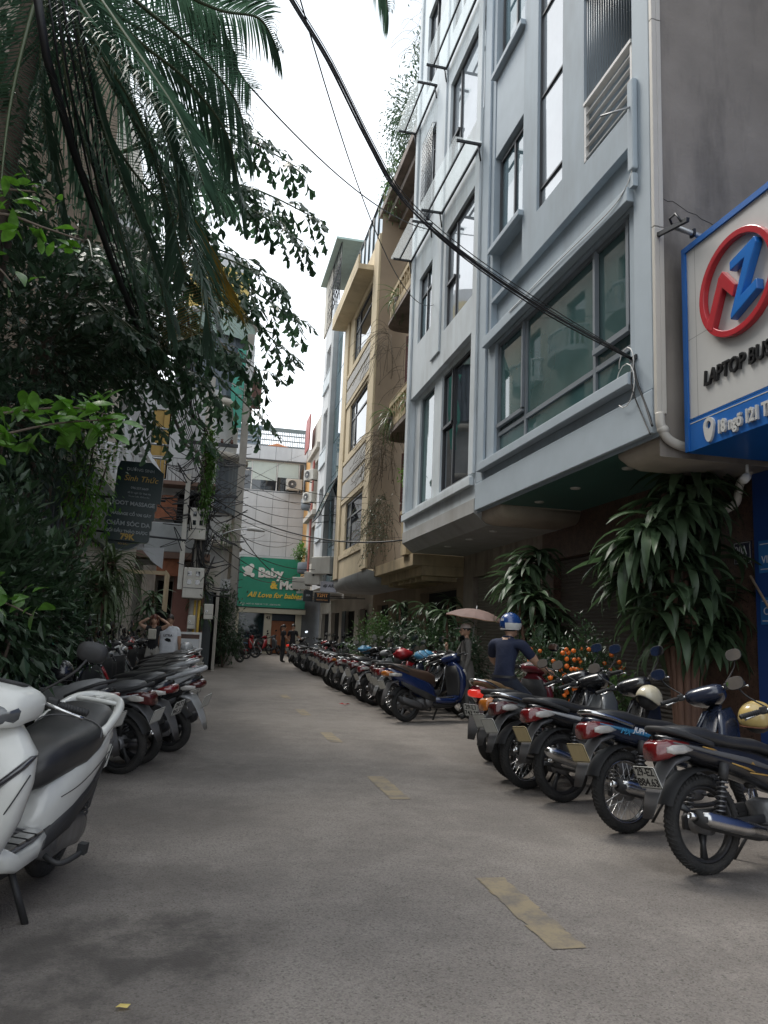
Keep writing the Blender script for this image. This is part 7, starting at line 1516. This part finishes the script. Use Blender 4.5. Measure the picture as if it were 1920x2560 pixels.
tips = [(T3, 560, 300, 11.5), (T3, 640, 360, 11.2), (T0, 680, 470, 11.0), (T0, 650, 520, 10.5), (T0, 590, 460, 12.0), (T0, 520, 400, 10.8), (T1, 640, 690, 11.0), (T1, 600, 610, 10.2), (T1, 620, 760, 11.5), (T1, 540, 650, 10.0), (T1, 480, 600, 10.6), (T2, 560, 800, 11.0), (T2, 500, 760, 10.0), (T2, 430, 720, 9.6), (T2, 560, 900, 12.0), (T2, 470, 860, 11.5), (T2, 440, 940, 12.5), (T2, 350, 820, 10.0), (T1, 380, 640, 9.5), (T1, 300, 580, 9.0), (T0, 430, 480, 10.0), (T3, 470, 300, 11.0), (T2, 300, 720, 9.0), (T2, 240, 680, 8.6), (T1, 200, 560, 8.6), (T2, 400, 800, 11.5), (T2, 330, 930, 12.0), (T1, 530, 560, 11.2)]
for k, (b, u, v, Y) in enumerate(tips):
    e = at(u, v, Y); mid = b.lerp(e, .55)+Vector((0, 0, .18*(e-b).length)); fish_frond(ft, [b, mid, e], 200+k, .92, 9, .17)
# climbing leaves wrapping the stems and the fence
bush('climber', (-2.35, 9.6, 4.6), (.8, 2.2, 2.0), 5200, .13, G_DARKB, 'dark climbing foliage round the palm stems behind the fence', 71, base=(-2.6, 9.6, 0), clumps=30, cat='climber'); bush('climber', (-2.6, 7.2, 5.8), (.8, 1.8, 1.6), 3000, .14, G_DARKB, 'dark foliage below the feather palm crown', 72, base=(-2.9, 7.2, 0), clumps=24, cat='climber'); bush('climber', (-1.95, 12.6, 3.6), (.4, .8, .9), 1400, .10, G_BRIGHT, 'bright green climber hanging beside the massage sign', 73, base=(-2.3, 12.9, 0), cat='climber', droop=.6); bush('climber', (-2.6, 11.8, 5.4), (.9, 1.6, 1.6), 3200, .13, G_DARKB, 'dark foliage between the fishtail palm stems', 79, base=(-2.9, 11.8, 0), clumps=24, cat='climber')
bush('climber', (-2.2, 13.2, 6.6), (.8, 1.6, 1.8), 3600, .15, G_DARKB, 'dark foliage high behind the fishtail palm', 84, base=(-2.9, 13.4, 0), clumps=26, cat='climber'); bush('climber', (-2.3, 8.2, 3.2), (.5, 1.8, .9), 2600, .13, G_DARKB, 'dark leaves just above the fence spears', 85, base=(-2.6, 8.2, 0), clumps=22, cat='climber')
# shrubs in front of the fence
bush('hedge_shrub', (-1.75, 6.6, 1.35), (.42, 1.0, .95), 3000, .14, G_BUSH, 'large-leaved grey-green shrub nearest the camera along the fence', 74, clumps=26, w_=.42); bush('hedge_shrub', (-1.75, 8.6, 1.25), (.45, 1.2, 1.0), 3600, .14, G_BUSH, 'dense grey-green shrub in the middle of the fence', 75, clumps=30, w_=.42); bush('hedge_shrub', (-1.9, 10.6, 1.1), (.4, 1.0, .85), 2600, .12, G_DARKB, 'dark shrub at the far end of the fence', 76, clumps=20); bush('hedge_shrub', (-1.9, 15.0, 1.1), (.35, .8, .8), 1700, .09, G_LIGHT, 'pale shrub below the massage sign', 77)
rb = thing('ribbon_plant', (-1.85, 12.6, 0), 'fountain-shaped ribbon plant spilling over the left row of bikes', 'plant'); r_ = random.Random(4)
for k in range(8):
    c = Vector((-1.85+r_.uniform(-.25,.35), 12.6+r_.uniform(-.6,.6), 1.6+r_.uniform(0,.9))); ob('stem', MB().tube([(-1.85, 12.6, 0), c.lerp(Vector((-1.85,12.6,0)), .5), c], .03, 6), M_BARKR, rb); head(rb, Vector((-1.85,12.6,0)), c, 34, .85, THIN, r_, up_=1.0)
for k, (x, y, h, lb) in enumerate([(-1.5, 20.6, 2.2, 'slim dracaena beside the pink column'), (-.3, 25.3, 3.0, 'tall dracaena between the pink column and the utility pole')]):
    st = [[(x, y, 0), (x+.1, y, h*.5), (x+.12*math.cos(j*2.4), y+.12*math.sin(j*2.4), h*(.6+.4*j/3))] for j in range(4)]; dracaena('dracaena', (x, y, 0), lb, st, .05, 18, .6, 80+k)
bush('leafy_shrub', (.62, 29.2, 1.5), (.62, .7, 1.3), 2800, .14, G_BUSH, 'rounded shrub in front of the far left shops', 81); agave(.4, 27.5, 4.6, 40, .9, 'strappy plant on the ledge behind the utility pole', 9); bush('potted_shrub', (4.75, 43.0, 5.9), (.35, .7, .5), 700, .14, G_BRIGHT, 'bright plant on the balcony right of the green sign', 82, base=(4.85, 43.0, 5.4), cat='plant')
bush('pole_vine', (-.35, 23.5, 6.2), (.22, .22, 1.5), 1300, .13, G_BRIGHT, 'green vine hanging down the utility pole', 83, base=(-.4, 23.7, 4.6), droop=.8, cat='climber', hollow=0)
# foreground branches with big glossy leaves
OB = MB()
def obov():
    m = MB(); vs = []; n = 6
    for i in range(n+1):
        t = i/n; w_ = .5*(.05+.42*math.sin(math.pi*(t**1.35))**.9); z = .10*math.sin(t*2.2)-.16*t*t
        vs += [(t, w_, z+.10*w_), (t, 0, z), (t, -w_, z+.10*w_)]
    fs = []
    for i in range(n): a = 3*i; fs += [(a, a+3, a+4, a+1), (a+1, a+4, a+5, a+2)]
    m.add(vs, fs, 0, True); return m
OBO = mesh_of(obov(), 'broad_leaf', G_BRIGHT)
def branch(name, pts, n, L_, label, seed):
    t = thing(name, tuple(pts[0]), label, 'branch'); org = Vector(pts[0]); r_ = random.Random(seed); P_ = spline(pts, 8); k = len(P_); ob('twig', MB().tube(P_, [.010*(1-.7*i/k) for i in range(k)], 6), M_BARK, t)
    for i in range(n):
        q = (.15+.85*i/n)*(k-1); j = min(int(q), k-2); p = P_[j].lerp(P_[j+1], q-j)+Vector((r_.gauss(0,.05), r_.gauss(0,.05), r_.gauss(0,.05))); d = (P_[j+1]-P_[j]).normalized()
        dd = (d*r_.uniform(0,.8)+Vector((r_.uniform(-1,1), r_.uniform(-1,1), r_.uniform(-.8,.7)))).normalized(); M_ = dd.to_track_quat('X', 'Z').to_matrix().to_4x4(); M_ = Matrix.Translation(p-org) @ M_ @ Matrix.Rotation(r_.uniform(-.8,.8), 4, 'X') @ Matrix.Scale(L_*r_.uniform(.6,1.15), 4); inst(OBO, 'leaf', t, M=M_)
branch('leafy_branch', [at(-120, 960, 4.2), at(0, 940, 4.2), at(120, 915, 4.2), at(255, 905, 4.1)], 62, .155, 'branch with big glossy bright leaves hanging over the fence', 1); branch('leafy_branch', [at(-80, 905, 4.6), at(30, 890, 4.6), at(150, 880, 4.5), at(230, 895, 4.4)], 46, .14, 'second glossy branch just above the first one over the fence', 2)
branch('leafy_branch', [at(-60, 460, 3.8), at(20, 465, 3.8), at(90, 490, 3.8), at(180, 520, 3.8)], 26, .11, 'slender glossy branch at the left edge below the palm', 3); branch('leafy_branch', [at(-60, 420, 3.9), at(10, 410, 3.9), at(80, 415, 3.9)], 20, .11, 'short glossy twig at the left edge under the palm fronds', 4); branch('leafy_branch', [at(-70, 560, 3.8), at(-10, 575, 3.8), at(25, 610, 3.8)], 10, .11, 'lowest glossy twig at the left edge', 5)
branch('leafy_branch', [at(-60, 1310, 4.6), at(0, 1300, 4.6), at(70, 1330, 4.6)], 18, .15, 'pale leaved branch low at the left edge over the white scooter', 6)
# ================================================================== PEOPLE
SKIN = pm('skin', (.42, .25, .17), .55, var=.08); HAIRM = pm('black_hair', (.012, .010, .009), .45, var=.2, vs=30)
def person(loc, rz, label, J, bones, mats, headc, hs=1.0, look=0.0, nod=0.0, hands=(), extra=None):
    """J: joint -> ((x,y,z), radius); local frame: y is where the body faces. bones: (a, b, material index)"""
    root = thing('person', loc, label, 'person', None, rz); ORG[root.name] = Vector((0,0,0))
    names = list(J); me = bpy.data.meshes.new('skeleton'); me.from_pydata([J[n][0] for n in names], [(names.index(a), names.index(b)) for a, b, _ in bones], []); me.update()
    so = bpy.data.objects.new('skeleton', me); COL.objects.link(so); md = so.modifiers.new('skin', 'SKIN'); md.branch_smoothing = .6
    for i, n in enumerate(names):
        q = J[n][1]; q = q if isinstance(q, tuple) else (q, q); sv = me.skin_vertices[0].data[i]; sv.radius = q; sv.use_root = (n == 'pelvis')
    ss = so.modifiers.new('sub', 'SUBSURF'); ss.levels = 2; ss.render_levels = 2
    dg = bpy.context.evaluated_depsgraph_get(); ev = bpy.data.meshes.new_from_object(so.evaluated_get(dg))
    mb = MB(); mb.v = [tuple(v.co) for v in ev.vertices]
    seg = [(Vector(J[a][0]), Vector(J[b][0]), m_) for a, b, m_ in bones]
    for p in ev.polygons:
        c = p.center; best = min(seg, key=lambda s_: ((c-(s_[0]+(s_[1]-s_[0])*max(0, min(1, (c-s_[0]).dot(s_[1]-s_[0])/max(1e-9, (s_[1]-s_[0]).length_squared))))).length)); mb.f.append(tuple(p.vertices)); mb.m.append(best[2]); mb.sm.append(True)
    bpy.data.objects.remove(so); bpy.data.meshes.remove(me); bpy.data.meshes.remove(ev)
    # head with face
    hc = Vector(headc); hr = Matrix.Rotation(look, 3, 'Z') @ Matrix.Rotation(nod, 3, 'X'); q = hs
    mb.ball(hc, (.075*q, .092*q, .112*q), 16, 12, 0, hr); mb.ball(hc+hr @ Vector((0, .055*q, -.045*q)), (.056*q, .045*q, .06*q), 12, 8, 0, hr)
    mb.ball(hc+hr @ Vector((0, .098*q, -.012*q)), (.013*q, .018*q, .02*q), 8, 6, 0, hr)
    for s in (-1, 1): mb.ball(hc+hr @ Vector((s*.076*q, -.005, -.005)), (.012*q, .022*q, .03*q), 8, 6, 0, hr); mb.ball(hc+hr @ Vector((s*.030*q, .080*q, .012*q)), .011*q, 8, 6, 3, hr)
    mb.ball(hc+hr @ Vector((0, .091*q, -.058*q)), (.024*q, .010*q, .006*q), 8, 5, 4, hr)
    for (w_, d, n_) in hands:      # palm + five fingers
        w_, d, n_ = Vector(w_), Vector(d).normalized(), Vector(n_).normalized(); s = d.cross(n_).normalized()
        mb.loft([(w_, .022, .018, 2.4), (w_+d*.05, .038, .017, 2.6), (w_+d*.085, .038, .014, 2.6)], A=s, B=n_, n=10, mi=0)
        for k, L_ in enumerate((.062, .074, .078, .070)):
            b = w_+d*.08+s*(.030-.02*k); mb.tube([b, b+d*L_*.5-n_*.006, b+d*L_*.75-n_*.028, b+d*L_*.72-n_*.05], [.0095, .009, .008, .006], 6, 0)
        b = w_+d*.025-s*.03; mb.tube([b, b+d*.03-s*.022-n_*.012, b+d*.055-s*.02-n_*.035], [.012, .0105, .008], 6, 0)
    ob('body', mb, mats, root, fix=False)
    return root
def hair(root, c, s=1.0, m_=None, pony=None, bun=None, look=0.0, long_=0.0):
    c = Vector(c); mb = MB(); hr = Matrix.Rotation(look, 3, 'Z')
    mb.ball(c+hr @ Vector((0, -.014, .018))*s, (.083*s, .098*s, .112*s), 18, 12, 0, hr @ Matrix.Rotation(R(-28), 3, 'X'), z0=-.30, z1=1.0)
    if pony: mb.tube(spline([c+hr @ Vector((0,-.09,.05)), c+hr @ Vector((0,-.15,.02)), c+hr @ Vector((.01,-.16,-.12)), c+hr @ Vector((0,-.14,-.24))], 5), [.03]*5+[.032]*6+[.02]*4+[.008], 8)
    if bun: mb.ball(c+hr @ Vector((0,-.05,.12)), .04, 10, 8)
    if long_: mb.loft([(c+hr @ Vector((0,-.03,.03)), .085, .075, 2.2), (c+hr @ Vector((0,-.05,-.08)), .088, .06, 2.2), (c+hr @ Vector((0,-.06,-long_)), .07, .04, 2.2)], A=hr @ Vector((1,0,0)), B=hr @ Vector((0,1,0)), n=14)
    ob('hair', mb, m_ or HAIRM, root)
DK = pm('eye_dark', (.01,.01,.01), .3); LIPS = pm('lips', (.30,.10,.09), .5)
def cloth(name, c): return pm('cloth_'+name, c, .85, var=.14, vs=9, bump=.5, bs=11)
def stand(h=1.0, arms=None):
    J = {'pelvis': ((0,0,.94), (.155,.115)), 'waist': ((0,0,1.08), (.135,.10)), 'chest': ((0,.0,1.27), (.165,.115)), 'collar': ((0,-.005,1.40), (.11,.085)), 'neck': ((0,0,1.475), .05), 'skull': ((0,.005,1.55), .055)}
    for s, n in ((1, 'r'), (-1, 'l')):
        J.update({n+'hip': ((s*.09,0,.86), .095), n+'knee': ((s*.10,.015,.49), .065), n+'calf': ((s*.10,-.015,.32), .058), n+'ankle': ((s*.10,-.03,.10), .042), n+'toe': ((s*.115,.10,.045), (.042,.035))})
        J.update({n+'sho': ((s*.185,-.005,1.385), .068), n+'sleeve': ((s*.225,-.01,1.22), .058), n+'elb': ((s*.245,-.015,1.10), .043), n+'wri': ((s*.255,.06,.87), .030)})
    if arms: J.update(arms)
    return {k: (tuple(c*h for c in p), (tuple(q*h for q in r_) if isinstance(r_, tuple) else r_*h)) for k, (p, r_) in J.items()}
B_ = [('pelvis','waist',1), ('waist','chest',1), ('chest','collar',1), ('collar','neck',0), ('neck','skull',0)]
for n in 'rl': B_ += [('pelvis', n+'hip', 2), (n+'hip', n+'knee', 2), (n+'knee', n+'calf', 2), (n+'calf', n+'ankle', 2), (n+'ankle', n+'toe', 5), ('collar', n+'sho', 1), (n+'sho', n+'sleeve', 1), (n+'sleeve', n+'elb', 0), (n+'elb', n+'wri', 0)]
SHOE = pm('dark_shoe', (.02,.02,.02), .6)
# --- rider on the maroon scooter
hx, hy = math.sin(R(52)), math.cos(R(52)); sx, sy = 3.34+.22*hx, 8.80+.22*hy
J = stand()
J.update({'pelvis': ((0,.02,.90), (.17,.125)), 'waist': ((0,.035,1.04), (.15,.115)), 'chest': ((0,.085,1.24), (.18,.125)), 'collar': ((0,.12,1.375), (.12,.09)), 'neck': ((0,.14,1.445), .052), 'skull': ((0,.155,1.52), .055)})
for s, n in ((1,'r'), (-1,'l')): J.update({n+'hip': ((s*.11,.08,.86), .10), n+'knee': ((s*.25,.44,.60), .072), n+'calf': ((s*.27,.40,.40), .06), n+'ankle': ((s*.28,.36,.12), .045), n+'toe': ((s*.30,.50,.045), (.042,.035)), n+'sho': ((s*.205,.115,1.355), .075), n+'sleeve': ((s*.27,.215,1.22), .066), n+'elb': ((s*.305,.28,1.145), .046), n+'wri': ((s*.315,.545,1.05), .032)})
NAVY = cloth('navy_polo', (.010,.016,.042)); JEAN = cloth('dark_jeans', (.022,.028,.045))
p1 = person((sx, sy, 0), -R(52), 'man in navy polo and blue helmet riding the maroon scooter', J, B_, [SKIN, NAVY, JEAN, DK, LIPS, SHOE], (0,.18,1.545), 1.0, hands=[((.315,.545,1.05), (0,1,-.15), (0,.1,1)), ((-.315,.545,1.05), (0,1,-.15), (0,.1,1))])
ob('collar', MB().tube([(.062*math.cos(a*.52), .128+.055*math.sin(a*.52), 1.435-.012*math.sin(a*.52)) for a in range(13)], .014, 6, cap=False), NAVY, p1); ob('belt', MB().loft([((0,.022,.955), .168, .128, 2.3), ((0,.022,.985), .166, .126, 2.3)], A=(1,0,0), B=(0,1,0), n=20, cap=False), M_PLAST, p1)
hp = Vector((sx, sy, 0))+Matrix.Rotation(-R(52), 3, 'Z') @ Vector((0,.175,1.545))
hb = helmet(tuple(hp-Vector((0,0,.0))), R(90-52), paintm('helmet_blue', (.012,.05,.19)), 'blue and white helmet worn by the man on the maroon scooter', M_LOUV, s=1.06)
m = MB(); m.lathe([(.1445*math.cos(R(a)), .135*math.sin(R(a))+.055) for a in (-26,-16,-6,4)], (0,0,0), (0,0,1), 24, a0=R(95), a1=R(355)); o = ob('white_band', m, C_WHT, hb); o.scale = (1.0,.88,1); ob('badge', MB().cbox((-.135, .03, .10), (.012,.03,.03)), M_LOUV, hb)
# --- woman with umbrella
J = stand(.97, {'rsho': ((.185,-.005,1.385), .068), 'rsleeve': ((.235,.08,1.22), .058), 'relb': ((.25,.12,1.12), .05), 'rwri': ((.16,.32,1.22), .034)})
COAT = cloth('grey_coat', (.115,.108,.10))
Bc = [(a, b, 1 if (a.endswith('sleeve') or a.endswith('elb')) else m_) for a, b, m_ in B_]
wx, wy, wr = 4.48, 13.15, R(80)
p2 = person((wx, wy, .0), wr, 'woman in grey coat and pale cap standing under the pink umbrella', J, Bc, [SKIN, COAT, cloth('grey_trousers', (.09,.085,.08)), DK, LIPS, SHOE], (0,.02,1.545), .97, nod=-.15, hands=[((.155,.31,1.183), (-.2,.4,.8), (.3,1,-.2))])
hair(p2, (0,.015,1.545), .97)
ob('coat_skirt', MB().loft([((0,0,1.02), .15, .115, 2.4), ((0,0,.86), .185, .15, 2.4), ((0,0,.70), .20, .165, 2.4)], A=(1,0,0), B=(0,1,0), n=20, cap=False), COAT, p2)
m = MB(); m.ball((0,.01,1.585), (.092,.105,.085), 18, 8, z0=.0); m.prism([(-.085,.06),(-.06,.15),(0,.185),(.06,.15),(.085,.06)], lambda u, v, w_: (u, v+.015, w_+1.585-.15*(v-.06)), 0, .008); ob('cap', m, cloth('pale_cap', (.40,.36,.34)), p2)
um_ = thing('umbrella', (4.62, 13.3, 1.2), 'open pink umbrella with cream lining held by the woman', 'umbrella'); ORG[um_.name] = Vector((0,0,0)); um_.rotation_euler = (R(4), R(6), 0); um_.scale = (.92, .92, 1)
m = MB(); lin = MB(); k = 8; ring = 7
def canopy(m, off, sc_):
    vs = []; 
    for i in range(ring+1):
        t = i/ring
        for j in range(k*2):
            a = math.pi*j/k; q = 1 if j % 2 == 0 else .955; vs.append((math.cos(a)*.60*t*q*sc_, math.sin(a)*.60*t*q*sc_, .74+off-.17*t*t-(0 if j % 2 == 0 else -.012*t)))
    n_ = k*2; m.add(vs, [(i*n_+j, i*n_+(j+1) % n_, (i+1)*n_+(j+1) % n_, (i+1)*n_+j) for i in range(ring) for j in range(n_)], 0, False)
canopy(m, 0, 1.0); canopy(lin, -.012, .99)
ob('canopy', m, pm('dusty_pink_cloth', (.27,.19,.17), .8, var=.1, sub=.25), um_); ob('lining', lin, pm('cream_lining', (.55,.38,.24), .8, sub=.3), um_)
ob('shaft', MB().tube([(0,0,-.08), (0,0,.80)], .008, 8), M_STEEL, um_); ob('handle', MB().tube([(0,0,-.16), (0,0,-.02)], .014, 8), M_PLAST, um_)
for j in range(8): a = math.pi*j/4; ob('rib', MB().tube(spline([(0,0,.72), (math.cos(a)*.3, math.sin(a)*.3, .68), (math.cos(a)*.59, math.sin(a)*.59, .555)], 4), .004, 4), M_STEEL, um_)
# --- pair by the left row
J = stand(.96, {'rsho': ((.185,-.005,1.40), .062), 'rsleeve': ((.25,.02,1.44), .05), 'relb': ((.33,.05,1.50), .042), 'rwri': ((.12,.0,1.62), .03), 'lsho': ((-.185,-.005,1.40), .062), 'lsleeve': ((-.25,.02,1.44), .05), 'lelb': ((-.33,.05,1.50), .042), 'lwri': ((-.12,.0,1.62), .03)})
Bk = [(a, b, 0 if (a[1:] in ('sho','sleeve','elb')) else m_) for a, b, m_ in B_]
p3 = person((-1.12, 17.4, 0), R(170), 'woman in black top lifting both hands to her hair behind the left row', J, Bk, [SKIN, cloth('black_top', (.015,.015,.017)), cloth('pale_trousers', (.35,.33,.3)), DK, LIPS, SHOE], (0,.01,1.525), .97, hands=[((.115,0,1.555), (-.6,-.3,.5), (.6,-.2,.6)), ((-.115,0,1.555), (.6,-.3,.5), (-.6,-.2,.6))])
hair(p3, (0,.01,1.525), 1.0, pm('auburn_hair', (.10,.028,.015), .45, var=.2, vs=30), long_=.16)
ob('pale_bib', MB().cbox((0,.14,1.22), (.17,.05,.22)), cloth('pale_bib', (.5,.47,.4)), p3, bevel=.02)
J = stand(.97); p4 = person((-.84, 18.3, 0), R(-8), 'person in loose white T-shirt seen from behind near the A-board', J, B_, [SKIN, cloth('white_tee', (.62,.63,.66)), cloth('black_shorts', (.02,.02,.022)), DK, LIPS, SHOE], (0,.01,1.545), 1.0)
hair(p4, (0,.01,1.545), 1.02, pm('brown_black_hair', (.022,.014,.011), .45))
ob('shirt_body', MB().loft([((0,-.005,1.40), .16, .105, 2.6), ((0,-.01,1.28), .205, .135, 2.6), ((0,-.01,1.0), .20, .145, 2.6), ((0,-.01,.78), .205, .15, 2.6)], A=(1,0,0), B=(0,1,0), n=22, cap=False), MATS['cloth_white_tee'], p4)
ob('back_print', text_mb('LITRA', .075, lambda u, v, w_: (u, -.146-w_, 1.17+v), align='CENTER', ext=.006, offset=.002), M_DARK, p4); ob('back_graphic', MB().prism([(-.07,1.10),(-.02,1.14),(.06,1.12),(.08,1.06),(.02,1.05),(-.04,1.07)], lambda u, v, w_: (u, -.148-w_, v), 0, .005), M_DARK, p4)
# --- far couple in black
BLKC = cloth('black_cloth', (.014,.014,.017))
J = stand(1.0, {'pelvis': ((0,.0,.92), (.16,.12)), 'relb': ((.27,.12,1.12), .043), 'rwri': ((.25,.36,1.06), .03), 'lelb': ((-.27,.12,1.12), .043), 'lwri': ((-.25,.36,1.06), .03)})
p5 = person((3.72, 34.7, 0), -R(35), 'person in black astride the dark scooter, seen from behind at the lane end', J, B_, [SKIN, BLKC, cloth('black_trousers', (.018,.018,.02)), DK, LIPS, SHOE], (0,.01,1.60), 1.05); hair(p5, (0,.01,1.60), 1.08)
J = stand(.98, {'relb': ((.27,.05,1.12), .043), 'rwri': ((.22,.26,1.0), .03)}); p6 = person((3.32, 34.9, 0), -R(75), 'woman with ponytail and black T-shirt standing beside the dark scooter', J, B_, [SKIN, BLKC, MATS['cloth_black_trousers'], DK, LIPS, SHOE], (0,.01,1.57), 1.0); hair(p6, (0,.01,1.57), 1.05, pony=True)
